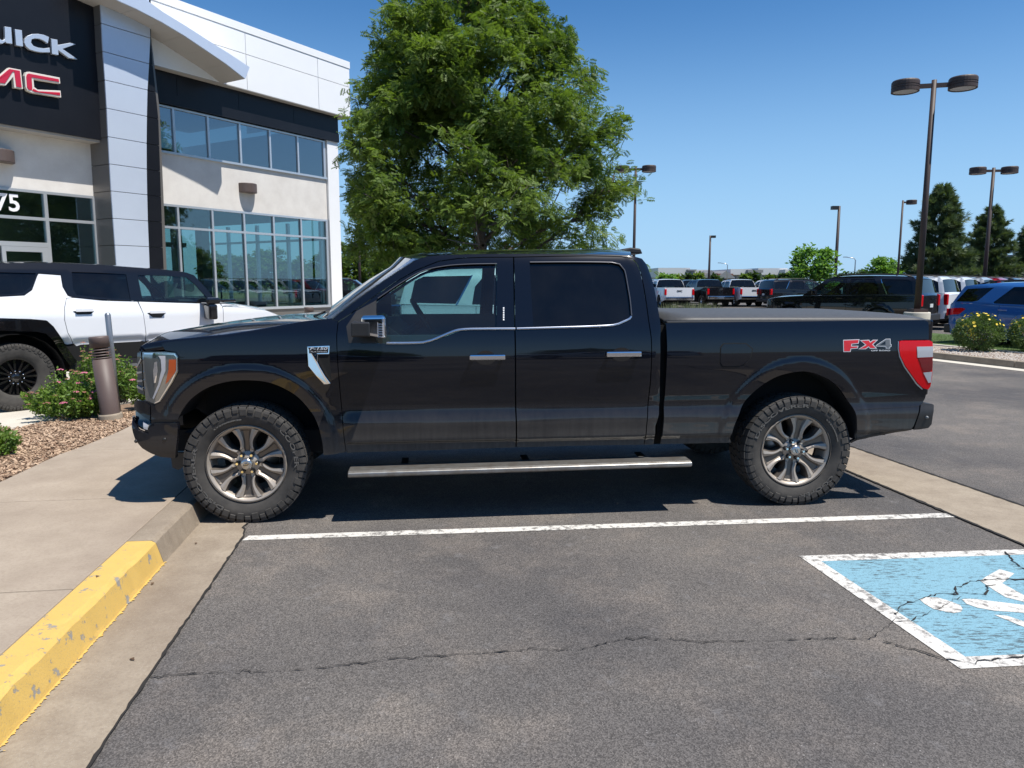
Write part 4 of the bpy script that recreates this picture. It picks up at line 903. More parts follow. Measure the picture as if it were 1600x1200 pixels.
tess('lawn',[I(-9,1.9),I(1.1,1.9),I(1.6,5.5),I(-9,5.5)],.13,M('lawn green',(.05,.10,.025),.95,noise=(20,.2,(.10,.15,.04)),bump=(80,1.,.03)),'structure')
for a,b,v0,v1 in ((-9,9,1.76,1.9),(1.2,2.1,1.95,5.0)):
    m=MB(); m.add([(*I(a,v0),0),(*I(b,v0),0),(*I(b,v1),0),(*I(a,v1),0),(*I(a,v0),.15),(*I(b,v0),.15),(*I(b,v1),.15),(*I(a,v1),.15)],[(0,3,2,1),(4,5,6,7),(0,1,5,4),(1,2,6,5),(2,3,7,6),(3,0,4,7)]); o=m.build('kerb',CONC3); bevel(o,.012,2); o['kind']='structure'
# pebbles on the island
mb=MB(); rr=np.random.default_rng(4)
PEB=[M('pale pebble',(.55,.50,.44),.9),M('brown pebble',(.30,.22,.17),.9)]
for k in range(2600):
    u,v=rr.uniform(-1,4.2),rr.uniform(.17,1.7); s=rr.uniform(.010,.028); c=Vector((*I(u,v),.13)); mb.m=int(rr.random()<.35)
    V=[c+Vector((s*math.cos(a)*rr.uniform(.7,1.1),s*math.sin(a)*rr.uniform(.7,1.1),0)) for a in (0,1.57,3.14,4.71)]+[c+Vector((0,0,s*.9))]; mb.add(V,[(0,1,4),(1,2,4),(2,3,4),(3,0,4)])
tag(mb.build('pebbles',PEB),'pale pebbles strewn over the shrub island','pebbles',kind='stuff')
# --- dealership forecourt
tess('forecourt',[tuple(G(-700,690)[:2]),tuple(G(-60,668)[:2]),tuple(G(30,668)[:2]),tuple(G(150,640)[:2]),tuple(G(330,600)[:2]),(-.5,13),(-1.5,30),(-40,34),(-40,8)],.006,CONC3,'structure')
ep=[G(a,b,.12)[:2] for a,b in [(-120,682),(-40,668),(55,650),(103,646),(107,664),(60,679),(0,692),(-120,712)]]
o=sheet('concrete_edging',[tuple(p) for p in ep],.12,CONC3,thick=.12); bevel(o,.01,2)
# ------------------------------------------------------------------ THE DEALERSHIP
FAX=R(31.1); fd_=np.array([math.sin(FAX),math.cos(FAX),0]); FL=-fd_; FN=np.array([math.cos(FAX),-math.sin(FAX),0])
FC=atY(527,470,30.); FC=np.array([FC[0],FC[1],0.])
def fp(px_,py_,out=0.):
    p=onplane(px_,py_,FC+FN*out,FN)-FC; return (float(p@FL),float(p[2]))
STUC=M('stucco',(.60,.565,.525),.9,noise=(1.6,.22,(.73,.70,.655)),bump=(70,.35,.006)); WPAN=M('white wall panel',(.86,.86,.855),.4,noise=(.8,.3,(.81,.81,.81))); SPAN=M('silver column panel',(.60,.67,.78),.34,.25,noise=(.8,.3,(.55,.61,.72)))
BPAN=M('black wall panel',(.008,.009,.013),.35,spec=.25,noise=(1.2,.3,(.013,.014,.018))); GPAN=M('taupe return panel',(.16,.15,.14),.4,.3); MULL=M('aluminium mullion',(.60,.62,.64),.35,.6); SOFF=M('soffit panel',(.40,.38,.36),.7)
BGL=glass('building glass',(.50,.66,.63),2.6,ior=1.6); BGL2=glass('upper building glass',(.36,.45,.46),3.0,ior=1.7); IND=M('interior dark',(.06,.06,.06),.9); INF=M('interior floor',(.12,.11,.10),.5); INW=M('interior wall',(.30,.30,.29),.9)
bld=empty('dealership_building',tuple(FC),math.atan2(FL[1],FL[0]))
tag(bld,'two storey dealership building with white fascia, silver column and black sign wall','building')
# local frame of the building: x = along the wall to the left, y = outwards?  (FL x Z) decides
_yl=np.cross([0,0,1],FL); OS=1. if _yl@FN>0 else -1.
def bp(poly_px,out): return [fp(a,b,out) for a,b in poly_px]
def bprism(name,poly,out,th,mat,bev=0.,label=None):
    """poly in (s,z); solid from out-th to out"""
    mb=MB(); mb.prism(poly,lambda u,v,w_:(u,OS*(out-th+w_),v),th)
    me=mb.mesh(name,[mat]); bm=bmesh.new(); bm.from_mesh(me); bmesh.ops.recalc_face_normals(bm,faces=bm.faces); bm.to_mesh(me); bm.free()
    o=obj(name,me,bld); 
    if bev: bevel(o,bev,2)
    if label: o['label']=label
    return o
def brect(name,s0,s1,z0,z1,out,th,mat,bev=0.): return bprism(name,[(s0,z0),(s1,z0),(s1,z1),(s0,z1)],out,th,mat,bev)
def avgz(a,b,out=0.): return (fp(*a,out)[1]+fp(*b,out)[1])/2
zh2=avgz((242.3,163),(506.9,219)); zs2=avgz((246.6,238.2),(509,280.2)); zh1=avgz((251.4,317.4),(514.3,344)); ztr=avgz((253.6,355),(511.1,374.8)); zsl=fp(480,481)[1]; zbb=avgz((241,163),(527,220))
print('BUILDING z',zh2,zs2,zh1,ztr,zsl,zbb,'s at 255,514,527',fp(255,400)[0],fp(514,400)[0],fp(527,400)[0])
sA=fp(527.5,300)[0]; sB=fp(513.5,400)[0]; sC=fp(250,400)[0]
SL=fp(-90,350)[0]+2
zpb=(fp(350,131,.45)[1]+fp(546,184,.45)[1])/2; zpt=(fp(545,92,.45)[1]+fp(300,14,.45)[1])/2; print('parapet',zpb,zpt,'SL',SL)
# pilaster at the corner, stucco band, sill wall
brect('corner_pilaster',sA,sB-.02,0,zbb,.10,.40,WPAN,.01)
brect('stucco_band',sB,sC+.9,zh1,zs2,0,.30,STUC); brect('sill_wall',sB,sC+.9,0,zsl,0,.3,GPAN)
bw=[sB+(sC+1-sB)*k/4 for k in range(5)]
zpb0=zpb+.3
for a,b in zip([sA-.001]+[fp(x,190)[0] for x in (455,370,275)],[fp(x,190)[0] for x in (455,370,275)]+[sC+1.6]): brect('black_band_panel',a+.006,b-.006,zbb+.006,zpb0,.14,.3,BPAN)
brect('black_band_trim',sA-.01,sC+1.,zbb-.02,zbb+.30,.165,.04,BPAN)
# parapet panels
oP=.45; cs=[fp(547,150,oP)[0],fp(498,150,oP)[0],fp(385,100,oP)[0],fp(200,40,oP)[0],fp(40,40,oP)[0],fp(-60,40,oP)[0]]
zc1=(fp(497,86,oP)[1]+fp(300,27,oP)[1])/2; zj=(fp(366,82,oP)[1]+fp(546,134,oP)[1])/2
for a,b in zip(cs,cs[1:]):
    for z0,z1 in ((zpb,zj),(zj,zc1)): brect('parapet_panel',a+.008,b-.008,z0+.008,z1-.008,oP,.06,WPAN,.006)
brect('parapet_coping',cs[0]-.02,cs[-1],zc1,zpt,oP+.02,.5,WPAN,.008)
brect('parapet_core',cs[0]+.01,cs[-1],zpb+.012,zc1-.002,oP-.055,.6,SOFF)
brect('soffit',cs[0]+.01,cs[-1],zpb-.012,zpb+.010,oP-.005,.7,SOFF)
brect('parapet_return',cs[0],cs[0]+.04,zpb,zpt-.01,oP-.07,6.,WPAN)
# windows: mullions
def mull(name,s0,s1,z0,z1,out=.03,th=.14): brect(name,s0,s1,z0,z1,out,th,MULL)
m1=[fp(220+x/4.706,400)[0] for x in (1370,1185,985,770,540,290)]; m2=[fp(220+x/4.706,300-40)[0] for x in (1345,1158,955,738,508,258)]
mw=.035
# upper windows
zt=zh2; zb=zs2
xs2=[sB+.05]+[m for m in m2[1:]]+[sC+.75]
for i,m in enumerate(m2[1:]+[sC+.7]): mull('mullion',m-mw,m+mw,zb+.06,zt-.06)
mull('mullion',sB,sB+.12,zb+.06,zt-.06); mull('window_head',sB,sC+.9,zt-.06,zt,.035); mull('window_sill',sB-.01,sC+.9,zb,zb+.07,.07,.2)
prev=sB+.12
for m in m2[1:]+[sC+.7]:
    brect('window_pane',prev+.002,m-mw-.002,zb+.07,zt-.06,-.02,.012,BGL2); prev=m+mw
# lower windows
mull('window_head',sB,sC+.9,zh1-.07,zh1,.035); mull('window_sill',sB,sC+.9,zsl,zsl+.09,.05)
for m in m1[1:]+[sC+.7]: mull('mullion',m-mw,m+mw,zsl+.09,zh1-.07)
mull('mullion',sB,sB+.12,zsl+.09,zh1-.07); prev=sB+.12
for m in m1[1:]+[sC+.7]:
    brect('transom',prev,m-mw,ztr,ztr+.075,.03,.14,MULL)
    brect('window_pane',prev+.002,m-mw-.002,zsl+.09,ztr-.001,-.02,.012,BGL); brect('window_pane',prev+.002,m-mw-.002,ztr+.076,zh1-.071,-.02,.012,BGL); prev=m+mw
# column with its black wedge
oc=.9
cl_px=[(157.4,8),(161,80),(166,150),(170.4,240),(176,330),(182,413),(184,440)]; cr_px=[(235.6,44),(233,100),(230,150),(229,240),(230.5,330),(233.8,413),(234.5,440)]
cL=bp(cl_px,oc); cR=bp(cr_px,oc); 
def cs_at(line,z): L=sorted(line,key=lambda p:p[1]); return float(np.interp(z,[p[1] for p in L],[p[0] for p in L]))
jz=[(fp(a,b,oc)[1]+fp(c,d,oc)[1])/2 for a,b,c,d in ((157.5,37,236,59),(161,81,233,99),(164,125.6,230.5,140),(167,170,229.5,181),(170,213.5,229,224),(173,256.5,229.3,264),(176,298.6,230,304.5),(179,340,231,346.5),(182,382.5,233,386))]
dz=(jz[0]-jz[-1])/8; levels=[jz[0]+2.2*dz,jz[0]+dz]+jz+[jz[-1]-dz*(k+1) for k in range(4)]; levels=[l for l in levels if l>-.2]
if levels[-1]>.02: levels.append(0.)
zhi=levels[0]
for a,b in zip(levels,levels[1:]):
    z1,z0=a-.008,b+.008
    bprism('column_panel',[(cs_at(cL,z0),z0),(cs_at(cR,z0),z0),(cs_at(cR,z1),z1),(cs_at(cL,z1),z1)],oc,.05,SPAN,.004)
    wR=lambda z: fp(255,410,oc-.05)[0] if False else cs_at([fp(255,410,oc-.03),fp(247,175,oc-.03),fp(240,120,oc-.03),fp(235.5,58,oc-.03),fp(235.5,-50,oc-.03)],z)
    if wR(z0)<cs_at(cR,z0)-.02:
        bprism('wedge_panel',[(cs_at(cR,z0)-.01,z0),(wR(z0),z0),(min(wR(z1),cs_at(cR,z1)-.012),z1),(cs_at(cR,z1)-.01,z1)],oc-.03,.05,BPAN)
    # return facing left
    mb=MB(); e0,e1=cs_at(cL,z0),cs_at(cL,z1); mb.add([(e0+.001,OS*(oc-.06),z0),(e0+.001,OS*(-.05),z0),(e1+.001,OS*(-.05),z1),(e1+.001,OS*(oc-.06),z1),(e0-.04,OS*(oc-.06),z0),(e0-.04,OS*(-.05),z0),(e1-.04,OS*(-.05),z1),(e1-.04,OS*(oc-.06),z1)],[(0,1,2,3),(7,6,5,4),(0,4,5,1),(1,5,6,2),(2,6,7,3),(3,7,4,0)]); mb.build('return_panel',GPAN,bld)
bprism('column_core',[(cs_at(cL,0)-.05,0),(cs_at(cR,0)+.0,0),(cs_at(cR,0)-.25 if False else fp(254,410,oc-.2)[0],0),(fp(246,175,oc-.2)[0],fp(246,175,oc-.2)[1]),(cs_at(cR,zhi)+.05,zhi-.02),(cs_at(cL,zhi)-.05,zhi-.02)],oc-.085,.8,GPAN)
# sign wall
osg=.55; zsb=(fp(0,192,osg)[1]+fp(158,219.5,osg)[1])/2; s0=cs_at(cL,zsb+.5)+.0
bx=[fp(159,150,osg)[0]-.25,fp(-50,150,osg)[0],SL+1]
for a,b in zip(bx,bx[1:]): brect('sign_panel',a+.004,b-.004,zsb,zhi+.3,osg,.06,BPAN)
brect('sign_box',bx[0]+.02,bx[-1],zsb-.06,zhi+.28,osg-.065,.9,SOFF); 
# letters
LET=M('silver sign letter',(.62,.66,.72),.3,.5); LRED=M('red sign letter',(.52,.012,.04),.3,coat=.5); LWH=M('letter border',(.70,.66,.60),.4)
def z5(P_): return [(a/5.,b/5.) for a,b in P_]
def letter(P_,mat,o0,th=.09,name='sign_letter'): return bprism(name,bp(z5(P_),o0),o0,th,mat,.006)
def arcC(x0,y0,x1,y1,x2,y2,x3,y3,ro,ri,n=12): pass
letter([(-60,190),(-8,200),(-6,285),(0,305),(20,315),(38,305),(40,290),(37,207),(88,214),(97,343),(50,336),(45,325),(20,342),(-20,335),(-50,310),(-58,280)],LET,osg+.12)
letter([(117,228),(171,236),(181,364),(127,355)],LET,osg+.12)
co_=[(385,292),(377,335)]
Cout=[(384,290),(345,272),(300,264),(250,266),(215,280),(194,305),(190,332),(204,362),(235,388),(280,402),(330,410),(392,409),(388,372),(345,378),(300,372),(262,358),(243,332),(248,308),(275,300),(310,304),(345,318),(374,340)]
letter(Cout,LET,osg+.12)
letter([(401,302),(449,310),(452,352),(548,334),(593,345),(490,382),(608,464),(540,454),(456,392),(458,431),(408,422)],LET,osg+.12)
letter([(-60,640),(70,528),(164,546),(180,696),(112,684),(104,600),(45,668),(-60,655)],LWH,osg+.14,.12); letter([(-55,645),(74,538),(156,553),(171,684),(128,677),(112,560),(100,560),(40,652),(-55,640)],LRED,osg+.155,.02)
letter([(205,562),(230,560),(467,606),(472,654),(262,618),(268,680),(295,700),(474,708),(479,762),(250,724),(215,706),(200,680),(194,590)],LWH,osg+.14,.12)
letter([(225,574),(460,618),(464,641),(248,604),(254,690),(250,704),(225,700),(212,680),(206,600),(212,580)],LRED,osg+.155,.02); letter([(262,692),(300,712),(470,722),(472,746),(275,718),(252,708)],LRED,osg+.155,.02)
# entrance wall, storefront, number
zeh=(fp(0,292)[1]+fp(148,307)[1])/2; se=fp(151,330)[0]-.02
brect('stucco_wall',se-.3,SL,zeh,zsb+.1,0,.3,STUC)
ev=[fp(147,330)[0],fp(71.5,330)[0],fp(-40,330)[0],fp(-120,330)[0]]
zet=(fp(0,338)[1]+fp(148,348)[1])/2
mull('window_head',se-.3,SL,zeh-.07,zeh,.035); mull('transom',se-.3,SL,zet-.04,zet+.04); 
for e in ev: mull('mullion',e-.045,e+.045,0.,zeh-.07,.04)
zdh=(fp(0,380)[1]+fp(72,383)[1])/2
mull('door_header',ev[1]+.045,ev[2],zdh-.06,zdh+.06,.05); dl=[fp(6,400)[0],fp(67,400)[0]]
dr=MB()
for a,b,c,d in ((ev[1]+.05,dl[1]+.03,0.02,zdh-.065),(dl[0]-.04,dl[0]+.06,0.02,zdh-.065),(dl[1]+.03,dl[0]-.04,zdh-.20,zdh-.065),(dl[1]+.03,dl[0]-.04,.02,.22)):
    dr.box((a,OS*.05,c),(b,OS*-.01,d))
dr.build('door_frame',MULL,bld); brect('door_glass',dl[1]+.03,dl[0]-.04,.22,zdh-.2,.01,.012,BGL)
prev=ev[0]
for e in ev[1:]+[SL]:
    brect('window_pane',prev+.047,e-.047,zet+.041,zeh-.071,-.02,.012,BGL)
    if e!=ev[2]: brect('window_pane',prev+.047,e-.047,.1,zet-.041,-.02,.012,BGL)
    else: brect('window_pane',prev+.047,e-.047,zdh+.061,zet-.041,-.02,.012,BGL)
    prev=e
me=text_mesh('75',.62,.002,WHITEG,bold=.012,name='house_number'); s_,z_=fp(12.5,317.5); 
for v in me.vertices: v.co.x*=-1 if False else 1
ob=obj('house_number',me,bld,(s_,OS*.0,z_),(R(90),0,R(180) if OS>0 else 0)); ob.location=(s_,OS*-.012,z_)
# canopy wing
oW=1.6; th_=.45
top=[(200,-30),(252,16/2.857*1),(255.5,19),(292,41.3),(325.5,63),(358.8,84),(390.3,105)]; bot=[(383.3,123.2),(353.5,99.8),(320,77),(288.8,56),(253.8,35),(213.5,14),(157.5,-14),(120,-30)]
tp=bp([(160,-32),(220.5,-6),(255.5,19),(292,41.3),(325.5,63),(358.8,84),(390.3,105)],oW); bt=bp([(383.3,123.2),(353.5,99.8),(320,77),(288.8,56),(253.8,35),(213.5,14),(140,-19)],oW)
for i in range(len(tp)-1):
    a,b=tp[i],tp[i+1]; c,d=bt[len(bt)-2-i] if False else bt[::-1][i+1],bt[::-1][i]
    bprism('canopy_fascia_panel',[a,b,c,d],oW,.05,SPAN,.003)
    mb=MB(); g=.004; q0,q1=d,c
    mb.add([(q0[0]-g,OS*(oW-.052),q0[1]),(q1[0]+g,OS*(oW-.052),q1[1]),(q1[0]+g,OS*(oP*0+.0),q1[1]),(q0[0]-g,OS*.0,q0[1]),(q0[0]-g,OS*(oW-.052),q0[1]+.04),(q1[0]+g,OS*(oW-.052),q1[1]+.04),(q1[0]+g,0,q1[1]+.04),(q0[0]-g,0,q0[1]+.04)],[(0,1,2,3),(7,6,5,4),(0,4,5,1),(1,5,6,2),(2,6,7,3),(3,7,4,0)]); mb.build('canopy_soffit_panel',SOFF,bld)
    mb=MB(); mb.add([(a[0],OS*(oW-.052),a[1]-.02),(b[0],OS*(oW-.052),b[1]-.02),(b[0],0,b[1]-.02),(a[0],0,a[1]-.02)],[(0,1,2,3)]); mb.build('canopy_top',WPAN,bld)
mb=MB(); a,d=tp[-1],bt[0]; mb.add([(a[0]+.002,OS*(oW-.05),a[1]),(d[0]+.002,OS*(oW-.05),d[1]),(d[0]+.002,0,d[1]),(a[0]+.002,0,a[1])],[(0,1,2,3)]); mb.build('canopy_end',WPAN,bld)
# wall lamps
BRN=M('brown lamp metal',(.085,.062,.055),.5,noise=(2,.3,(.11,.08,.07)))
def sconce(cx,cy,r=.34):
    s,z=fp(cx,cy); mb=MB(); n=14; ring=[(r*math.cos(a),r*math.sin(a)) for a in np.linspace(0,math.pi,n)]
    V=[(s+x,OS*(y+.002),z+.16) for x,y in ring]+[(s+x,OS*(y+.002),z-.16) for x,y in ring]; mb.add(V,[tuple(range(n)),tuple(range(n,2*n))[::-1]]+[(i,i+1,n+i+1,n+i)[::-1] for i in range(n-1)]); o=mb.build('wall_lamp',BRN,bld); bevel(o,.02,2)
sconce(385.5,294.5); sconce(-6,244,.4)
# shell, floors and the glazed wall on the far side
dep=9.
brect('first_floor_slab',sB,sC+1.2,zh1+.02,zs2-.04,-.31,dep,INW); brect('ground_floor_slab',sA+.3,SL,.02,.06,-.05,dep,INF)
brect('roof_slab',sA+.05,SL,zpb+.3,zpb+.5,0,dep,SOFF); brect('ceiling',sC+1.2,SL,zeh+.05,zeh+.25,-.31,dep,INW)
brect('side_wall',sA+.02,sA+.30,zs2-.5,zbb+.6,-.3,dep,WPAN); brect('side_wall',SL-.2,SL,0,zpb,0,dep,INW); 
for k in range(12):
    s=sB+.2+k*2.3; 
    if s<SL: brect('rear_column',s,s+.35,.06,zh1,-dep+.1,.35,INW)
brect('rear_sill',sB,SL,.06,1.0,-dep+.1,.2,INW); brect('rear_beam',sB,SL,ztr-.1,ztr+.1,-dep+.1,.2,INW); brect('rear_upper_wall',sB,SL,zh1,zbb+.4,-dep,.2,INW)
brect('partition',sC+1.0,sC+1.2,.06,zpb,-.32,dep-1,INW)
for k,(ss,oo) in enumerate(((3.2,-3.),(7.4,-4.5))): 
    brect('interior_column',sB+ss,sB+ss+.35,.06,zh1,oo,.35,INW)

# glazed end wall seen through the showroom
for k in range(5):
    o_=-.9-k*1.9; mull_=MB(); mull_.box((sA+.05,OS*(o_-.06),.06),(sA+.17,OS*(o_+.06),zh1)); mull_.build('end_mullion',MULL,bld)
for z_ in (.75,ztr): mb=MB(); mb.box((sA+.06,OS*-.5,z_),(sA+.16,OS*(-dep+.1),z_+.09)); mb.build('end_rail',MULL,bld)
for ss,oo in ((1.6,-2.2),(4.6,-5.0)): mb=MB(); mb.box((sB+ss,OS*(oo-.35),.06),(sB+ss+.8,OS*(oo+.35),.95)); bevel(mb.build('showroom_desk',INW,bld),.03)
# ------------------------------------------------------------------ other vehicles
WHEELCACHE={}
def std_wheel(R0,W,Rr,style):
    k=(R0,W,Rr,style)
    if k not in WHEELCACHE:
        ty=tyre_mesh(R0,W,Rr+.002,0,k=40)
        ri=rim_mesh_simple(Rr,6 if style!='black' else 8,{'silver':SILRIM,'dark':DKRIM,'black':BKRIM}[style],DARK,.2 if style=='silver' else .16,twin=(style!='silver'))
        WHEELCACHE[k]=(ty,ri)
    return WHEELCACHE[k]
SILRIM=M('silver rim',(.55,.56,.58),.25,.7); DKRIM=M('machined dark rim',(.28,.28,.29),.3,.7); BKRIM=M('gloss black rim',(.012,.012,.013),.15,.2,coat=1.)
CLADM=M('grey black cladding',(.020,.020,.021),.5)
ROOFK=paint('roof black gloss',(.008,.008,.010),rough=.3)
def car(name,label,group,pos,head,sp,pnt,step=.09,cat=None,wheels='silver',simple=False):
    """head: compass direction the nose points to (radians from +x). Local x runs from the nose to the tail."""
    L,Wd=sp['L'],sp['W']; root=empty(name,(pos[0],pos[1],pos[2] if len(pos)>2 else 0),head+math.pi); tag(root,label,cat or name.replace('_',' '),group)
    ox=-L/2 if 'ox' not in sp else sp['ox']
    T=sp['T']; tx=[p[0] for p in T]; tz=[p[1] for p in T]
    beltp=sp['belt']; rf,rr_=sp.get('rf',.35),sp.get('rr',.2); lean=sp.get('lean',.36); arches=sp['arches']; Ra=sp['ra']; Rw=sp['rw']
    def S(x,z):
        x=np.asarray(x,float)-ox; z=np.asarray(z,float); bz=np.interp(x,[p[0] for p in beltp],[p[1] for p in beltp])
        s=Wd*np.interp(z,[.25,.45,.60,.85,1.1],[.94,.975,1.,1.,.99])-.03*sstep((z-(bz-.25))/.25)
        s=s-np.clip(z-bz,0,2)*lean-.10*np.clip((z-bz-.42)/.15,0,1)**2
        d=np.clip((rf-x)/rf,0,.97); s=s-sp.get('bf',.28)*(1-np.sqrt(1-d*d)); d=np.clip((x-(L-rr_))/rr_,0,.97); s=s-sp.get('br',.14)*(1-np.sqrt(1-d*d))
        for c in arches:
            r=np.hypot(x-c,z-Rw); s=s+sp.get('flare',.02)*(1-sstep((r-Ra-.06)/.06))
        return np.maximum(s,.2)
    sh=lambda P:[(a+ox,b) for a,b in P]
    # lower body outline with the arches
    low=[(.05,sp['zf']),(.02,.55),(.0,.75)]+sp['nose_edge']+[p for p in beltp if p[0]>sp['nose_edge'][-1][0]]+[(L-.02,beltp[-1][1]-.12),(L-.0,.75),(L-.05,sp['zr'])]
    def arch(c,rev=True):
        a=[(c+Ra*math.cos(t),Rw+Ra*math.sin(t)) for t in np.linspace(-.35,math.pi+.35,18)]; return [p for p in a if p[1]>=.16]
    low+=[(arches[1]+Ra+.0,sp['zs'])]+arch(arches[1])+[(arches[1]-Ra,sp['zs']),(arches[0]+Ra,sp['zs'])]+arch(arches[0])+[(arches[0]-Ra,sp['zf'])]
    low=[(a,max(b,sp['zs']-.02)) for a,b in low]
    seams=[-1]+sp['seams']+[L+1]; nm=['front_fender','front_door','rear_door','rear_quarter'] if len(seams)==5 else ['front_fender','front_door','rear_door','bed_side','rear_quarter']
    for i in range(len(seams)-1):
        pc=clipx(low,seams[i],seams[i+1])
        if len(pc)>2: 
            pc=[p for k,p in enumerate(pc) if math.dist(p,pc[k-1])>.004]
            skin(nm[min(i,len(nm)-1)],sh(pc),S,pnt,root,step=step,gap=.004 if step<.12 else .0)
    # cabin side
    x0,x1=sp['cab']; up=[p for p in T if x0<=p[0]<=x1]; bl=[p for p in beltp if x0<=p[0]<=x1]
    cabp=[(x0,float(np.interp(x0,tx,tz)))]+[p for p in up if p[0]>x0]+([(x1,float(np.interp(x1,tx,tz)))] if up[-1][0]<x1 else [])+[(x1,float(np.interp(x1,[p[0] for p in beltp],[p[1] for p in beltp])))]+bl[::-1]
    cabp=[p for k,p in enumerate(cabp) if math.dist(p,cabp[k-1])>.01]
    wins=[w for w in sp['win']]
    skin('cab_frame',sh(cabp),S,sp.get('cabmat') or pnt,root,holes=[sh(w) for w in wins],step=step,gap=0)
    for i,w in enumerate(wins): skin('side_window',sh(w),S,GLASS_CLR if (i==0 and not simple) else GLASS_DK,root,step=.2,off=-.01,gap=-.004,rim=.003)
    # top skin pieces
    for nm_,a,b,mt,cr in sp['top']:
        mt=pnt if mt is None else mt
        pr=[(a,float(np.interp(a,tx,tz)))]+[p for p in T if a<p[0]<b]+[(b,float(np.interp(b,tx,tz)))]; pr=[p for k,p in enumerate(pr) if k==0 or math.dist(p,pr[k-1])>.01]
        rows=[]
        ps=[]
        for p,q in zip(pr,pr[1:]):
            n=max(1,int(math.dist(p,q)/.25)); ps+=[(p[0]+(q[0]-p[0])*k/n,p[1]+(q[1]-p[1])*k/n) for k in range(n)]
        ps.append(pr[-1])
        for k,(x,z) in enumerate(ps):
            q0=ps[max(k-1,0)];q1=ps[min(k+1,len(ps)-1)]; d=np.array([q1[0]-q0[0],q1[1]-q0[1]]); d/=np.linalg.norm(d); nn=np.array([-d[1],d[0]]); nn=nn if nn[1]>=0 or nm_ in('rear_face',) else -nn
            y=float(S(np.array([x+ox]),np.array([z]))[0]); rows.append([(x+ox+nn[0]*cr*(1-abs(t)**2.5),t*y,z+nn[1]*cr*(1-abs(t)**2.5)) for t in np.linspace(-1,1,13)])
        loft(nm_,rows,mt,root,flip=True)
    # faces at nose and tail
    yn=float(S(np.array([.03+ox]),np.array([.8]))[0]); z1=sp['nose_edge'][0][1]
    V=[];F=[]; zz=[sp['zf'],.55,.8,z1]; tt=np.linspace(-1,1,9)
    for z,bx in zip(zz,(.03,-.02,-.02,.0)):
        for t in tt: V.append((ox+.06+bx-.09*(1-t*t),t*float(S(np.array([.04+ox]),np.array([z]))[0]),z))
    F=[(i*9+j,i*9+j+1,(i+1)*9+j+1,(i+1)*9+j) for i in range(3) for j in range(8)]; obj('front_bumper',mesh('front_bumper',V,F,pnt,smooth=True),root)
    mb=MB(); mb.box((ox-.03,-.52,.62),(ox+.02,.52,z1-.06)); mb.build('grille',GLOSSK,root)
    tl=sp['tail']; zt=tl['zt']
    V=[]; zz=[sp['zr'],.6,zt]
    for z in zz:
        for t in tt: V.append((ox+L-.03+.04*(1-t*t),t*float(S(np.array([L-.04+ox]),np.array([z]))[0]),z))
    F=[(i*9+j,i*9+j+1,(i+1)*9+j+1,(i+1)*9+j)[::-1] for i in range(2) for j in range(8)]; obj('tailgate',mesh('tailgate',V,F,pnt,smooth=True),root)
    for s in (-1,1):
        mb=MB(); yy=Wd-.03; (zl0,zl1,w_,dx)=tl['lamp']; mb.box((ox+L-dx,s*(Wd-.04-w_),zl0),(ox+L+.012,s*(Wd-.028),zl1)); o=mb.build('tail_light',REDL,root); bevel(o,.02,2)
    mb=MB(); mb.box((ox+L-.12,-Wd*.93,sp['zr']),(ox+L+.07,Wd*.93,sp['zr']+.22)); o=mb.build('rear_bumper',tl.get('bump',CLADM),root); bevel(o,.03,2)
    mb=MB(); mb.box((ox+L+.02,-.16,tl['pz']),(ox+L+.035,.16,tl['pz']+.12)); mb.build('licence_plate',tl.get('pm',PLATE),root)
    # glasshouse interior and floor
    mb=MB(); mb.box((ox+.4,-Wd*.75,.28),(ox+L-.4,Wd*.75,.5)); mb.box((ox+x0+.3,-Wd*.93,.45),(ox+min(x1,L-.3),Wd*.93,min(p[1] for p in beltp)-.03)); mb.box((ox+.35,-Wd*.6,.5),(ox+x0,Wd*.6,.9)); mb.build('underbody',DARK,root)
    if not simple:
        for xs_,yy in ((x0+1.25,-.4),(x0+1.25,.4),(x0+2.2,0.4),(x0+2.2,-.4)):
            mb=MB(); mb.box((ox+xs_,yy-.22,beltp[0][1]-.2),(ox+xs_+.12,yy+.22,beltp[0][1]+.35)); bevel(mb.build('seat_back',SEAT,root),.05,2)
    # mirrors, handles, rails
    for s in (-1,1):
        xm=x0+.42; zb=float(np.interp(xm,[p[0] for p in beltp],[p[1] for p in beltp])); ym=float(S(np.array([xm+ox]),np.array([zb]))[0])
        mb=MB(); mb.box((ox+xm-.02,s*(ym+.02),zb+.02),(ox+xm+.13,s*(ym+.22),zb+.20)); o=mb.build('mirror',sp.get('mirmat') or pnt,root); bevel(o,.03,2)
        for xd in sp['handles']:
            zb=float(np.interp(xd,[p[0] for p in beltp],[p[1] for p in beltp]))-.11; yh=float(S(np.array([xd+ox]),np.array([zb]))[0])
            mb=MB(); mb.box((ox+xd-.10,s*(yh+.015),zb-.015),(ox+xd+.10,s*(yh+.035),zb+.015)); o=mb.build('door_handle',sp.get('hmat') or pnt,root)
        if sp.get('rails'):
            a,b=sp['rails']; mb=MB(); n=8; mb.tube([(ox+a+(b-a)*k/n,s*(Wd*.66),float(np.interp(a+(b-a)*k/n,tx,tz))+(.055 if 0<k<n else .0)) for k in range(n+1)],.02,6); mb.build('roof_rail',CLADM,root)
        if sp.get('head'):
            hz0,hz1,hw_=sp['head']; mb=MB(); mb.box((ox+.02,s*(Wd-.12-hw_),hz0),(ox+.16,s*(Wd-.15),hz1)); bevel(mb.build('headlight',CLEARL,root),.02,2)
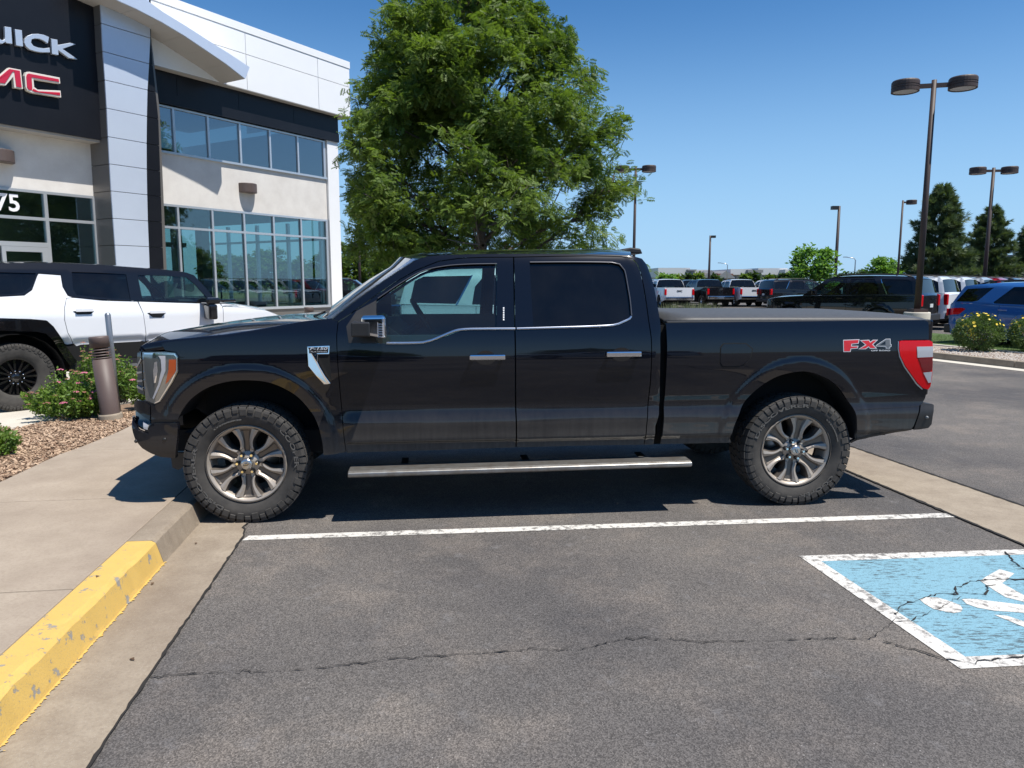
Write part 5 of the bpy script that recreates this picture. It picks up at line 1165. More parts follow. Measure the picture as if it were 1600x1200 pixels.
    if sp.get('clad'):
        # black lip round each arch
        for c in arches:
            ring=[(c+(Ra+.002)*math.cos(t),Rw+(Ra+.002)*math.sin(t)) for t in np.linspace(-.1,math.pi+.1,16)]+[(c+(Ra+.06)*math.cos(t),Rw+(Ra+.06)*math.sin(t)) for t in np.linspace(math.pi+.1,-.1,16)]
            skin('arch_trim',sh(ring),S,CLADM,root,step=step,off=.006,gap=0)
    ty,ri=std_wheel(Rw,.25,Rw*.66,wheels)
    for c in arches:
        for s in (-1,1): wheel(root,ox+c,s*(Wd-.15),Rw,s,ty,ri,spin=.3)
        for s in (-1,1):
            mb=MB(); n=12; aa=np.linspace(0,math.pi,n); V=[(ox+c+Ra*math.cos(t),s*y,Rw+Ra*math.sin(t)) for y in (Wd-.03,Wd-.36) for t in aa]; F=[(i,i+1,n+i+1,n+i) for i in range(n-1)]+[tuple(range(n,2*n))]; mb.add(V,F); mb.build('wheel_well',LINER,root)
    for nm_,mt,pl in sp.get('extra',[]): skin(nm_,sh(pl),S,mt,root,step=step,off=.006,gap=0)
    return root,S,ox
SUV=dict(L=5.36,W=1.03,zf=.32,zr=.42,zs=.33,rf=.38,rr=.22,lean=.26,T=[(0,.95),(.06,1.04),(.14,1.09),(.5,1.15),(1.0,1.19),(1.42,1.215),(1.75,1.46),(2.2,1.80),(2.5,1.875),(2.9,1.905),(3.6,1.915),(4.4,1.90),(4.98,1.87),(5.12,1.78),(5.25,1.33),(5.33,1.24)],
  nose_edge=[(.02,1.0),(.08,1.06),(.16,1.095),(.5,1.15),(1.0,1.19)],belt=[(1.42,1.215),(2.0,1.235),(3.2,1.26),(4.3,1.285),(5.33,1.30)],seams=[1.62,2.98,3.95],cab=(1.42,5.27),arches=[.98,4.06],ra=.465,rw=.405,
  win=[[(1.80,1.27),(2.10,1.53),(2.36,1.765),(2.90,1.80),(2.93,1.275)],[(3.04,1.28),(3.02,1.80),(3.80,1.80),(3.97,1.60),(4.02,1.30)],[(4.30,1.31),(4.08,1.66),(4.02,1.79),(4.85,1.775),(5.0,1.70),(5.08,1.33)]],
  top=[('bonnet',.06,1.42,None,.05),('windscreen',1.42,2.2,GLASS_WS,.07),('roof',2.2,5.06,None,.03),('rear_window',5.12,5.25,GLASS_DK,.03),('rear_face',5.06,5.12,None,.03),('tail_panel',5.25,5.33,None,.03)],
  tail=dict(zt=1.25,lamp=(.90,1.28,.16,.12),bump=CLADM,pz=.86),handles=[2.75,3.75],rails=(2.3,5.0),head=(.78,.95,.3),extra=[('chrome_trim',CHROME,[(4.005,1.80),(4.03,1.80),(4.10,1.665),(4.30,1.295),(4.27,1.295),(4.075,1.66)])])
MID=dict(L=4.70,W=.94,zf=.28,zr=.40,zs=.30,rf=.4,rr=.28,br=.2,lean=.30,T=[(0,.84),(.08,.94),(.5,1.02),(1.0,1.07),(1.15,1.085),(1.6,1.38),(1.98,1.58),(2.4,1.655),(3.0,1.68),(3.6,1.665),(4.15,1.62),(4.36,1.585),(4.56,1.22),(4.64,1.12)],
  nose_edge=[(.02,.88),(.1,.95),(.5,1.02),(1.0,1.07)],belt=[(1.15,1.085),(2.0,1.10),(3.2,1.12),(4.0,1.16),(4.64,1.17)],seams=[1.38,2.62,3.45],cab=(1.15,4.60),arches=[.92,3.70],ra=.40,rw=.365,
  win=[[(1.62,1.14),(2.1,1.52),(2.60,1.575),(2.64,1.15)],[(2.74,1.15),(2.71,1.58),(3.22,1.57),(3.60,1.20),(3.58,1.17)],[(4.50,1.20),(4.28,1.52),(3.66,1.555),(3.72,1.50),(3.96,1.235),(4.1,1.20)]],
  top=[('bonnet',.08,1.15,None,.05),('windscreen',1.15,1.98,GLASS_WS,.08),('roof',1.98,4.36,None,.03),('rear_window',4.36,4.56,GLASS_DK,.05),('tail_panel',4.56,4.64,None,.05)],
  tail=dict(zt=1.13,lamp=(.84,1.02,.25,.04),bump=CLADM,pz=.7),handles=[2.5,3.35],rails=(2.2,4.1),head=(.68,.82,.3),clad=True,
  extra=[('tail_light',REDL,[(4.62,1.03),(4.30,1.045),(4.22,1.02),(4.36,.885),(4.62,.86)])])
PICK=dict(L=5.89,W=1.03,zf=.36,zr=.55,zs=.42,rf=.38,rr=.10,br=.07,lean=.26,T=[(0,1.08),(.06,1.17),(.14,1.21),(1.0,1.28),(1.35,1.30),(1.7,1.53),(2.15,1.83),(2.5,1.90),(3.0,1.92),(3.5,1.915),(3.72,1.88),(3.85,1.42),(3.90,1.37),(5.82,1.37)],
  nose_edge=[(.02,1.12),(.08,1.18),(.16,1.215),(1.0,1.28)],belt=[(1.35,1.30),(2.5,1.30),(3.6,1.33),(3.88,1.37),(3.90,1.37),(5.82,1.37)],seams=[1.55,2.72,3.72,3.92],cab=(1.35,3.87),arches=[.95,4.69],ra=.49,rw=.42,
  win=[[(1.78,1.35),(2.3,1.77),(2.66,1.80),(2.68,1.35)],[(2.78,1.36),(2.76,1.80),(3.45,1.80),(3.56,1.70),(3.62,1.40)]],
  top=[('bonnet',.06,1.35,None,.05),('windscreen',1.35,2.15,GLASS_WS,.07),('roof',2.15,3.72,None,.03),('rear_window',3.72,3.85,GLASS_DK,.02),('bed_cover',3.90,5.80,VIN,.01)],
  tail=dict(zt=1.37,lamp=(.88,1.27,.13,.10),bump=CHROME,pz=.64),handles=[2.5,3.5],head=(.85,1.05,.3))
# black SUV behind the bed
A45=R(135)
def corner_pos(px_,Dp,sp,head,side):
    """car centre such that the chosen tail corner (side: +1 left of travel) stands at pixel column px_ and distance Dp"""
    X=(px_-800)/FPX*Dp*math.cos(PITCH)*1.0; X=(px_-800)/1160.*Dp
    h=np.array([math.cos(head),math.sin(head)]); l=np.array([-h[1],h[0]]); c=np.array([X,Dp])+h*sp['L']/2-l*side*sp['W']; return (float(c[0]),float(c[1]))
P0=corner_pos(1441,24.,SUV,A45,1); STEP=np.array([.707,.707])
def rowpos(k,d=2.85): return (P0[0]+STEP[0]*d*k,P0[1]+STEP[1]*d*k)
bs,_,_=car('parked_suv','black full size SUV behind the pickup bed and lamp post, facing left',None,P0,A45,SUV,BLACKP,step=.07,cat='SUV',wheels='silver')
GR='SUVs lined up behind the black one'; bs['group']=GR
rowc=[(WHITE,'white full size SUV parked right next to the big black one, showing one red taillight','rear'),(WHITE,'white SUV second from the black one in the row',''),(SILV,'silver grey SUV third from the black one in the row',''),(REDP,'red roofed SUV in the row beyond the blue car',''),(BLACKP,'black SUV just past the red roofed one in the row',''),(WHITE,'white SUV past the red and black roofs, deep in the row',''),(GREYP,'charcoal SUV near the far right end of the row',''),(WHITE,'last white SUV of the row, at the right edge under the pines','')]
for k,(p_,lab,_) in enumerate(rowc):
    if k==0:
        w1,_,_=car('parked_suv',lab,GR,rowpos(1),A45,SUV,WHITE,step=.12,cat='SUV'); src=w1
    else:
        c=copy_tree(src); c.location=(*rowpos(k+1),0); c['label']=lab
        if p_ is not WHITE:
            st=[c]
            while st:
                q=st.pop(); st+=list(q.children)
                if q.type=='MESH':
                    for sl in q.material_slots:
                        if sl.material is WHITE: sl.link='OBJECT'; sl.material=p_
# blue SUV
hb=R(-60); cb=corner_pos(1481,19.0,MID,hb,-1)
car('parked_suv','bright blue compact SUV facing right behind the yellow flowering bushes',None,cb,hb,MID,BLUE,step=.06,cat='SUV')
# white vehicle glimpsed through the cab
SUVW=dict(SUV); 
wv,_,_=car('parked_suv','white SUV seen through the front door glass of the black pickup',None,(.62,13.7),R(2),SUVW,WHITE,step=.10,cat='SUV')
# pickups in the far lot
GP='pickups parked tail out across the lot'
pk,_,_=car('parked_pickup','white pickup just right of the black pickup cab, tail towards us, behind tall grass',GP,(0,0),R(95),PICK,WHITE,step=.16,cat='pickup truck',simple=True)
GMCT=text_mesh('GMC',.17,.004,TRIM,bold=.004)
ob=obj('lettering',GMCT,pk,(PICK['L']/2+.016,0,1.14),(R(90),0,R(90)))
def place_pick(o,px_,Dp,hd,z=0):
    h=np.array([math.cos(hd),math.sin(hd)]); X=(px_-800)/1160.*Dp; c=np.array([X,Dp])+h*PICK['L']/2; o.location=(c[0],c[1],z); o.rotation_euler=(0,0,hd+math.pi)
place_pick(pk,1062,49,R(95))
def recol(c,a,b):
    st=[c]
    while st:
        q=st.pop(); st+=list(q.children)
        if q.type=='MESH':
            for sl in q.material_slots:
                if sl.material is a: sl.link='OBJECT'; sl.material=b
for px_,Dp,hd,mt,lab in ((1100,60,R(100),GREYP,'charcoal pickup behind the black one, between two white pickups'),(1127,52,R(98),BLACKP,'black pickup with a dark tailgate, between two white pickups'),(1179,52,R(96),None,'white pickup right beside the black tailgate, tail towards us'),(1238,51,R(96),None,'white pickup nearest the dark SUV nose, right end of the pickup row')):
    c=copy_tree(pk); place_pick(c,px_,Dp,hd); c['label']=lab
    if mt: recol(c,WHITE,mt)
d2=copy_tree(bs); d2.location=(19.5,50,0); d2.rotation_euler=(0,0,R(8)+math.pi); d2['label']='dark SUV parked side on under the small bright green tree'; d2['group']='cars farther back in the lot'
d3=copy_tree(bs); d3.location=(11.0,55,0); d3.rotation_euler=(0,0,R(60)+math.pi); del d3['group']; d3['label']='dark SUV cut off by the rear corner of the black pickup cab'
d4=copy_tree(bs); d4.location=(-9.1,41,0); d4.rotation_euler=(0,0,R(8)+math.pi); d4['label']='black SUV seen between the dealership corner and the windscreen'; d4['group']='cars farther back in the lot'
# cars across the lot that the showroom glass mirrors
GM='cars mirrored in the showroom glass'
for (x,y,h,src_,mt,lab) in ((31,37.,R(150),w1,None,'white SUV mirrored in the lower showroom windows'),(26,31,R(150),bs,None,'black SUV mirrored beside a white one in the showroom glass'),(-2,-9.5,R(10),bs,None,'dark SUV behind the photographer, mirrored in the pickup doors'),(6,-10.5,R(190),w1,None,'white SUV behind the photographer, mirrored in the pickup doors')):
    c=copy_tree(src_); c.location=(x,y,0); c.rotation_euler=(0,0,h+math.pi); c['label']=lab; c['group']=GM
# ------------------------------------------------------------------ the white off-roader on the left
HF=G(32,643); hh=R(90-43); HU=np.array([math.cos(hh),math.sin(hh),0]); HN=np.array([HU[1],-HU[0],0])
# local: x from nose backwards; rear wheel at x=XR
XR=4.05; HW=1.10
def HL_(px_,py_,out=0.):
    p=onplane(px_,py_,HF+HN*out,HN)-HF; return (XR-float(p@HU),float(p[2]))
hum=empty('off_road_suv',tuple(HF-HN*(HW-.02)+HU*XR),hh+math.pi)
tag(hum,'white boxy off-road SUV with black roof and black wheels on the left','SUV')
def S_h(x,z):
    x=np.asarray(x,float); z=np.asarray(z,float)
    s=HW-.02+0*x+.0*z; s=s-.05*sstep((z-1.18)/.35)-np.clip(z-1.45,0,1)*.20-.25*np.clip(z-1.80,0,1)
    d=np.clip((.75-x)/.75,0,.98); s=s-.30*(1-np.sqrt(1-d*d))-.055*sstep((.93-z)/.10)*sstep((x-.9)/.3); return s
def hp(L_): 
    out=[]
    for a,b in L_:
        o_=0.
        for _ in range(4): x,z=HL_(a,b,o_); o_=float(S_h(np.array([x]),np.array([z]))[0])-(HW-.02)
        out.append((x,z))
    return out
HWH=paint('white off-roader paint',(.80,.81,.83),rough=.25); 
W1=hp([(-70,424),(0,424),(58,425.5),(55,438),(49,449),(38,458),(20,461),(0,461.5),(-70,462)]); W2=hp([(112,425),(150,426),(197,428.5),(204,468),(160,465),(120,461),(114,452)]); W3=hp([(215,430),(255,431),(291,433),(306,446),(328,470.5),(270,470),(223,469)])
roofz=hp([(-70,411),(0,411),(60,410.5),(115,412),(160,414),(200,417),(260,421.5),(290,425.5),(303,430)])
belt_h=hp([(-70,463),(0,463),(38,461),(52,452),(62,430),(96,432),(99,450),(107,462),(130,467.5),(205,470.5),(280,472.5),(340,473.5)])
wh=hp([(-70,464),(0,463.5),(38,461.5),(50,453),(58,431),(60,427.5),(95,430),(98,448),(106,462),(114,465)]); 
seamR=hp([(104,466),(101,480),(101,500),(106,520),(114,537),(134,558)]); seamM=hp([(215,471),(224,490),(227.5,515),(229,557)]); seamF=hp([(344,474.5),(348.5,482),(349,505),(349,545)])
clad_o=hp([(-90,497),(0,497.5),(50,499),(72,501),(82,510),(97,532),(112,556),(118,563)])
rq=wh+seamR+hp([(118,563)])+clad_o[::-1][1:]
skin('rear_quarter',rq,S_h,HWH,hum,step=.07,gap=.004)
rd=[wh[-1]]+hp([(160,469.5),(214,471)])+seamM+hp([(180,558),(136,559)])+seamR[::-1][1:]
skin('rear_door',rd,S_h,HWH,hum,step=.07,gap=.004)
fd2=hp([(216,471)])+hp([(280,473),(343,474.5)])+seamF+hp([(300,551),(230,556.5)])+seamM[::-1][1:-1]
skin('front_door',fd2,S_h,HWH,hum,step=.07,gap=.004)
x_end=.12; 
ff=hp([(345,474.5),(366,476)])+[(1.35,1.305),(.9,1.28),(.5,1.22),(.22,1.12),(x_end,1.0),(x_end,.72),(.30,.70)]+[(.95+.56*math.cos(t),.45+.56*math.sin(t)) for t in np.linspace(math.pi-.5,.3,14)]+[seamF[-1]]+seamF[::-1][1:-1]
skin('front_fender',ff,S_h,HWH,hum,step=.07,gap=.004)
# cladding and arch
inn=hp([(112,572),(104,565),(86,537),(72,520),(58,517),(0,515.5),(-60,515),(-90,520)])
skin('arch_cladding',clad_o+hp([(118,566)])+inn[:0]+hp([(108,572),(101,562),(84,535),(70,521),(55,518),(0,516.5),(-90,516)]),S_h,GLOSSK,hum,step=.07,off=.05,gap=0)
skin('rocker_cladding',hp([(118,564),(137,561),(229,558.5),(349,547),(349,575),(229,592),(140,600),(110,600),(108,575)]),S_h,CLADM,hum,step=.08,off=.01,gap=0)
skin('rocker_step',hp([(128,573),(230,566),(230,570),(128,578)]),S_h,STEELM,hum,step=.08,off=.03,gap=0); 
# cab: black roof and pillars, windows
up=roofz+hp([(318,446),(330,460),(341,473)])+hp([(280,471.8),(205,469.8),(130,466.8),(114,464.3),(106.5,461.2),(98.5,447),(95.5,429.3),(60,426.8),(57.6,430.5),(49.6,452.3),(37.8,460.8),(0,462.8),(-70,463.2)])
skin('roof_frame',up,S_h,ROOFK,hum,holes=[inset(W1,.012),W2,W3],step=.07,gap=0)
skin('side_window',W1,S_h,GLASS_DK,hum,step=.2,off=-.012,gap=-.005); skin('side_window',W2,S_h,GLASS_DK,hum,step=.2,off=-.012,gap=-.005); skin('side_window',W3,S_h,GLASS_CLR,hum,step=.2,off=-.012,gap=-.005)
def hrows(pts,cr,n=15):
    rows=[]
    for i,(x,z) in enumerate(pts):
        y=float(S_h(np.array([x]),np.array([z]))[0]); q0=pts[max(i-1,0)];q1=pts[min(i+1,len(pts)-1)]; d=np.array([q1[0]-q0[0],q1[1]-q0[1]]); d/=np.linalg.norm(d); nn=np.array([-d[1],d[0]]); nn=nn if nn[1]>0 else -nn
        rows.append([(x+nn[0]*cr*(1-abs(t)**3),t*y,z+nn[1]*cr*(1-abs(t)**3)) for t in np.linspace(-1,1,n)])
    return rows
rz=sorted([(x,z) for x,z in roofz]); rz=[(x,z) for x,z in rz]; loft('roof',hrows(rz+[(4.92,rz[-1][1]-.02)],.03),ROOFK,hum,flip=True)
ws=hp([(341,473),(330,460),(318,446),(303,430)]); loft('windscreen',hrows(ws,.05),GLASS_WS,hum,flip=True)
hdp=[(x_end,1.0),(.16,1.08),(.24,1.13),(.5,1.22),(.9,1.28),(1.35,1.305)]+[hp([(366,476)])[0]]; loft('bonnet',hrows(hdp+[(ws[0][0],ws[0][1]-.005)],.075),HWH,hum,flip=True)
mb=MB(); mb.box((ws[0][0]-.42,-.80,ws[0][1]+.00),(ws[0][0]+.02,.80,ws[0][1]+.045)); bevel(mb.build('cowl_grille',GLOSSK,hum),.01)
mb=MB(); mb.box((.05,-.80,.55),(.2,.80,1.02)); bevel(mb.build('front_face',GLOSSK,hum),.05); mb=MB(); mb.box((4.86,-1.0,.6),(4.95,1.0,1.85)); bevel(mb.build('tailgate',HWH,hum),.05)
mb=MB(); mb.box((.3,-.85,.45),(4.8,.85,.62)); mb.box((1.5,-1.03,.6),(3.5,1.03,1.25)); mb.box((3.5,-.7,.6),(4.8,.7,1.4)); mb.build('underbody',DARK,hum)
for yy in (-.5,.5):
    mb=MB(); mb.box((2.45,yy-.26,1.1),(2.6,yy+.26,1.72)); bevel(mb.build('seat_back',SEAT,hum),.06,3)
mb=MB(); mb.box((1.55,-.9,1.1),(1.85,.9,1.42)); bevel(mb.build('dashboard',DASH,hum),.03)
mb=MB(); c=Vector((1.98,-.5 if HN@np.array([-math.sin(hh+math.pi),math.cos(hh+math.pi),0])<0 else .5,1.44)); mb.tube([c+Vector((.08*math.sin(a),.19*math.cos(a),.17*math.sin(a))) for a in np.linspace(0,2*math.pi,20)],.018,6,caps=False); mb.build('steering_wheel',TRIM,hum)
HTY=tyre_mesh(.445,.31,.245,64,k=72); HRI=rim_mesh_simple(.245,8,BKRIM,DARK,.17,twin=True)
NUTS=MB(); 
for k in range(10): a=2*math.pi*k/10; NUTS.lathe([(.001,-.012),(.009,-.010),(.010,.0)],6,origin=(.085*math.cos(a),.0,.085*math.sin(a)),axis='y')
NUTM=NUTS.mesh('lug_nuts',[CHROME])
near=-1 if HN@np.array([-math.sin(hh+math.pi),math.cos(hh+math.pi),0])<0 else 1
for xx in (XR,XR-3.218):
    for s in (-1,1):
        e=wheel(hum,xx,s*(HW-.175),.445,s,HTY,HRI,spin=.2); ri=[c for c in e.children if c.name.startswith('rim')][0]; ri.location=(0,-.115,0); o=obj('lug_nuts',NUTM,e,(0,-.115,0)); o['kind']='stuff'
        mb=MB(); n=14; aa=np.linspace(-.2,math.pi+.2,n); V=[(xx+.56*math.cos(t),s*y,.45+.56*math.sin(t)) for y in (HW+.02,HW-.45) for t in aa]; mb.add(V,[(i,i+1,n+i+1,n+i) for i in range(n-1)]+[tuple(range(n,2*n))]); mb.build('wheel_well',LINER,hum)
for s in (-1,1):
    (mx,mz)=hp([(318,470)])[0]; ym=float(S_h(np.array([mx]),np.array([mz]))[0]); 
    mb=MB(); mb.box((mx-.10,s*(ym+.05),mz-.28),(mx+.04,s*(ym+.26),mz-.05)); mb.box((mx-.16,s*(ym-.02),mz-.05),(mx+.06,s*(ym+.24),mz+.05)); bevel(mb.build('mirror',GLOSSK,hum),.03,3)
    for xm_,zm_ in (HL_(131,488),HL_(245,490.5)):
        yy=float(S_h(np.array([xm_]),np.array([zm_]))[0]); 
        mb=MB(); ring=[(xm_-.13,zm_+.015),(xm_+.13,zm_+.02),(xm_+.06,zm_-.05),(xm_-.06,zm_-.055)]; mb.prism(ring,lambda u,v,w_:(u,s*(yy+.001+w_),v),.003); mb.build('handle_cup',CLADM if False else GREYP,hum)
        mb=MB(); mb.box((xm_-.11,s*(yy+.02),zm_+.01),(xm_+.10,s*(yy+.035),zm_+.045)); mb.build('door_handle',HWH,hum)
# ------------------------------------------------------------------ bollards, lamp posts
def bollard(x,y,z0,lean,label,h=.93,r=.10,leandir=(1,0)):
    e=empty('bollard_light',(x,y,z0)); tag(e,label,'bollard','brown bollard lights'); ax=Vector((-leandir[1],leandir[0],0)); e.rotation_euler=(ax.normalized()*lean)[:] if False else (lean*-leandir[1],lean*leandir[0],0)
    MB().lathe([(.001,.08),(r*1.18,.08),(r*1.22,.06),(r*1.22,-.1)][::-1],28).build('concrete_foot',CONC2,e); foot=None
    MB().lathe([(r,.05),(r,h*.735),(r*.6,h*.735)],28).build('post',BRN2,e)
    for k in range(4): MB().lathe([(r*.55,h*(.742+.032*k)),(r,h*(.742+.032*k)),(r,h*(.755+.032*k)),(r*.55,h*(.762+.032*k))],28).build('louvre',BRN2,e)
    MB().lathe([(r*.55,.7*h),(r*.55,.9*h)],16).build('lamp_core',DARK,e)
    MB().lathe([(r*.6,h*.868),(r,h*.868),(r*1.01,h*.98),(r*.97,h),(.001,h)],28).build('cap',BRN2,e); return e
BRN2=M('brown bollard paint',(.090,.062,.054),.55,noise=(3,.3,(.115,.083,.073)))
gb=G(174,657,.13); bollard(gb[0],gb[1],.13,R(-4.5),'leaning brown louvred bollard light beside the pink flowering shrub',leandir=(1,0),h=.95)
g2=atY(482.5,480,16.0); bollard(g2[0],g2[1],.15,0,'brown bollard light peeking over the bonnet by the showroom sill',h=g2[2]-.15+.0)
pp=atY(178,640,G(174,657,.13)[1]+.35); mbx=MB(); tp_=atY(168,489,pp[1]); mbx.tube([(pp[0]+.05,pp[1],.1),(tp_[0],tp_[1],tp_[2]-.02),(tp_[0],tp_[1],tp_[2])],[.032,.032,.02],14)
o=mbx.build('steel_pipe',M('galvanised steel',(.33,.35,.37),.4,.7,noise=(6,.2,(.25,.26,.28)))); tag(o,'grey galvanised steel pipe standing behind the leaning bollard','post')
BRN3=M('bronze lamp post paint',(.048,.031,.027),.6,noise=(1.5,.3,(.065,.043,.036)))
LENS=M('lamp lens',(.45,.45,.43),.3)
def lamp(px_,top,Dp,heads,label,base=0.,r=.09,headr=.35,arm=.75,az=0.,foot=False,zb=0.):
    P=atY(*top,Dp); x,y,h=P; e=empty('lamp_post',(x,y,zb)); tag(e,label,'lamp post','parking lot lamp posts'); h-=zb
    MB().tube([(0,0,base),(0,0,h)],[r,r*.72],10).build('post',BRN3,e)
    if foot:
        m=MB(); m.lathe([(.001,base),(.33,base),(.34,base-.03),(.34,-.1)][::-1],24); m.build('concrete_foot',CONC3,e); m=MB(); m.box((-.2,-.2,base),(.2,.2,base+.09)); m.build('base_cover',BRN3,e)
    for s in heads:
        c,sn=math.cos(az),math.sin(az); a=MB(); a.box((s*.02,-.045,h-.20),(s*(arm-headr*.8),.045,h-.09),rot=0); o=a.build('arm',BRN3,e); o.rotation_euler=(0,0,az)
        hd=MB(); R1=headr; hh_=R1*.86
        hd.lathe([(.001,0),(R1*.93,0),(R1*.99,-.03),(R1,-.06),(R1,-hh_*.42),(R1*.97,-hh_*.44),(R1*.97,-hh_*.50),(R1,-hh_*.52),(R1,-hh_*.62),(R1*.97,-hh_*.64),(R1*.97,-hh_*.68),(R1,-hh_*.70),(R1,-hh_*.97),(R1*.93,-hh_),(R1*.86,-hh_*.93)][::-1],28,smooth=False); o=hd.build('lamp_head',BRN3,e); o.location=(s*arm*c,s*arm*sn,h+.02)
        ln=MB(); ln.lathe([(.001,-hh_*.92),(R1*.86,-hh_*.93)],20); l=ln.build('lens',LENS,o)
    return e
lamp(0,(1460,125),21,(-1,1),'tall double headed brown lamp post rising over the pickup bed, nearest of all',base=.85,headr=.355,arm=.71,az=R(-14),foot=True)
lamp(0,(993.5,260),39,(-1,1),'double headed lamp post just right of the big tree',headr=.36,arm=.67,az=R(-6))
lamp(0,(1553,262),36,(-1,1),'double headed lamp post in front of the right hand pine',headr=.36,arm=.70,az=R(-8),r=.10)
lamp(0,(1411,313),54,(1,),'lamp post with one round head on its right side, left of the pines',headr=.35,arm=.62)
lamp(0,(559,318),58,(1,-1),'thin lamp post behind the tree, beside the dealership corner',headr=.28,arm=.4,r=.11)
def boxlamp(top,Dp,label,s=-1):
    x,y,h=atY(*top,Dp); e=empty('lamp_post',(x,y,0)); tag(e,label,'lamp post','parking lot lamp posts'); MB().tube([(0,0,0),(0,0,h)],[.16,.11],8).build('post',BRN3,e); m=MB(); m.box((s*.1,-.2,h-.28),(s*.62,.2,h+.0)); m.build('lamp_head',TRIM,e)
boxlamp((1311.5,322),61,'lamp post with a square head above the small bright green tree'); boxlamp((1110,368),90,'far thin lamp post with a square head above the dark pickup',1)
def streetlight(top,Dp,label):
    x,y,h=atY(*top,Dp); e=empty('street_light',(x,y,0)); tag(e,label,'street light','far street lights'); MB().tube([(0,0,0),(0,0,h-.6),(-.3,0,h-.2),(-1.8,0,h)],[.13,.10,.08,.06],6).build('mast',STEELM,e); m=MB(); m.box((-2.5,-.15,h-.05),(-1.7,.15,h+.12)); m.build('lamp_head',STEELM,e)
streetlight((1337,402),150,'far curved arm street light right of the small bright tree'); streetlight((1137,411),190,'far curved arm street light over the low buildings')
# ------------------------------------------------------------------ far buildings
FB=[M('far white roof',(.62,.62,.62),.6),M('far tan wall',(.36,.31,.26),.8),M('far grey wall',(.24,.24,.25),.8),M('far window',(.05,.06,.08),.3),M('far timber',(.20,.09,.06),.8),M('far pale wall',(.50,.49,.46),.8)]
def farb(x0,x1,yt,Dp,wall,roof,label,zb=-2,dep=30,gable=False,nw=0,roofh=.9,step=0):
    a=atY(x0,yt,Dp); b=atY(x1,yt,Dp); e=empty('far_building',((a[0]+b[0])/2,Dp,0)); tag(e,label,'building','low buildings on the horizon'); w=(b[0]-a[0])/2; h=a[2]
    m=MB(); m.box((-w,0,zb),(w,dep,h-roofh)); m.build('wall',wall,e)
    m=MB()
    if gable: m.prism([(-w-.4,h-roofh-1.2),(0,h),(w+.4,h-roofh-1.2),(w+.4,h-roofh-.8-.7),(-w-.4,h-roofh-.8-.7)],lambda u,v,q:(u,-.6+q,v),dep)
    else: m.box((-w-.4,-.5,h-roofh-.002),(w+.4,dep+.5,h))
    m.build('roof',roof,e)
    for k in range(nw):
        m=MB(); xx=-w+(k+.5)*2*w/nw; m.box((xx-w/nw*.55,-.12,h*.30),(xx+w/nw*.55,-.01,h*.62)); m.build('window',FB[3],e)
farb(1030,1076,418.5,250,FB[5],FB[0],'long white roofed shed at the left end of the horizon buildings',roofh=3.2,nw=3)
farb(1076,1086,421,248,FB[2],FB[2],'grey boxy tower between two white roofed sheds',roofh=.4)
farb(1086,1106,421.5,252,FB[5],FB[0],'pale shed with a white roof left of the timber gabled building',roofh=2.4,nw=1)
farb(1100,1122,422,235,FB[1],FB[2],'tan gabled building with dark windows on the horizon',gable=True,nw=3)
farb(1122,1146,423,233,FB[4],FB[2],'timber coloured gabled building in the middle of the horizon',gable=True,nw=4)
farb(1143,1172,420.5,240,FB[1],FB[0],'tan building with a white parapet right of the timber gables',roofh=1.8,nw=3)
farb(1170,1190,421.5,238,FB[2],FB[2],'brown grey block near the middle of the pale warehouses',nw=1)
farb(1186,1228,419,250,FB[5],FB[0],'pale warehouse with vertical bays and a white roof',roofh=2.2,nw=4)
farb(1228,1252,421,245,FB[2],FB[0],'grey block at the right end of the warehouses, by the small tree',roofh=1.2,nw=1)
farb(1344,1380,428,260,FB[5],FB[0],'pale low roof between the street light and the green trees',roofh=1.)
farb(1584,1640,398,120,FB[5],FB[2],'pale building half hidden by the pines at the right edge',roofh=.6,nw=1)
m_=atY(600,424,85); e=empty('canopy_roof',(m_[0],m_[1],0)); tag(e,'white canopy roof showing under the tree above the windscreen','canopy'); m=MB(); m.box((-3.2,0,m_[2]-.55),(9,8,m_[2])); m.build('roof',WPAN,e); 
for xx in (-3,0,3,6): m=MB(); m.box((xx,.1,0),(xx+.25,.35,m_[2]-.56)); m.build('post',FB[5],e)
# ------------------------------------------------------------------ trees
def leafmat(name,c1,c2,trans=.25,sc=1.3):
    m=D.materials.new(name); q=NB(m); q.set('Roughness',.55); q.set('Specular IOR Level',.3)
    n=q.noise(sc,3,.6); n2=q.noise(9,2,.5); g=q.mix(q.ramp(n,[(.35,0.),(.65,1.)]),c1,c2); g=q.mix(q.math('MULTIPLY',q.ramp(n2,[(.4,0.),(.6,1.)]),.35),g,tuple(c*1.45 for c in c2))
    q.set('Base Color',g)
    t=q.n('ShaderNodeBsdfTranslucent'); q.link(q.mix(1.,g,(1.6,1.7,.7),'MULTIPLY'),t.inputs[0]); mx=q.n('ShaderNodeMixShader'); mx.inputs[0].default_value=trans
    o=[x for x in q.t.nodes if x.type=='OUTPUT_MATERIAL'][0]; q.link(q.b.outputs[0],mx.inputs[1]); q.link(t.outputs[0],mx.inputs[2]); q.link(mx.outputs[0],o.inputs[0]); return m
BARK=M('bark',(.085,.068,.055),.95,noise=(5,.2,(.14,.115,.095)),bump=(18,.8,.03))
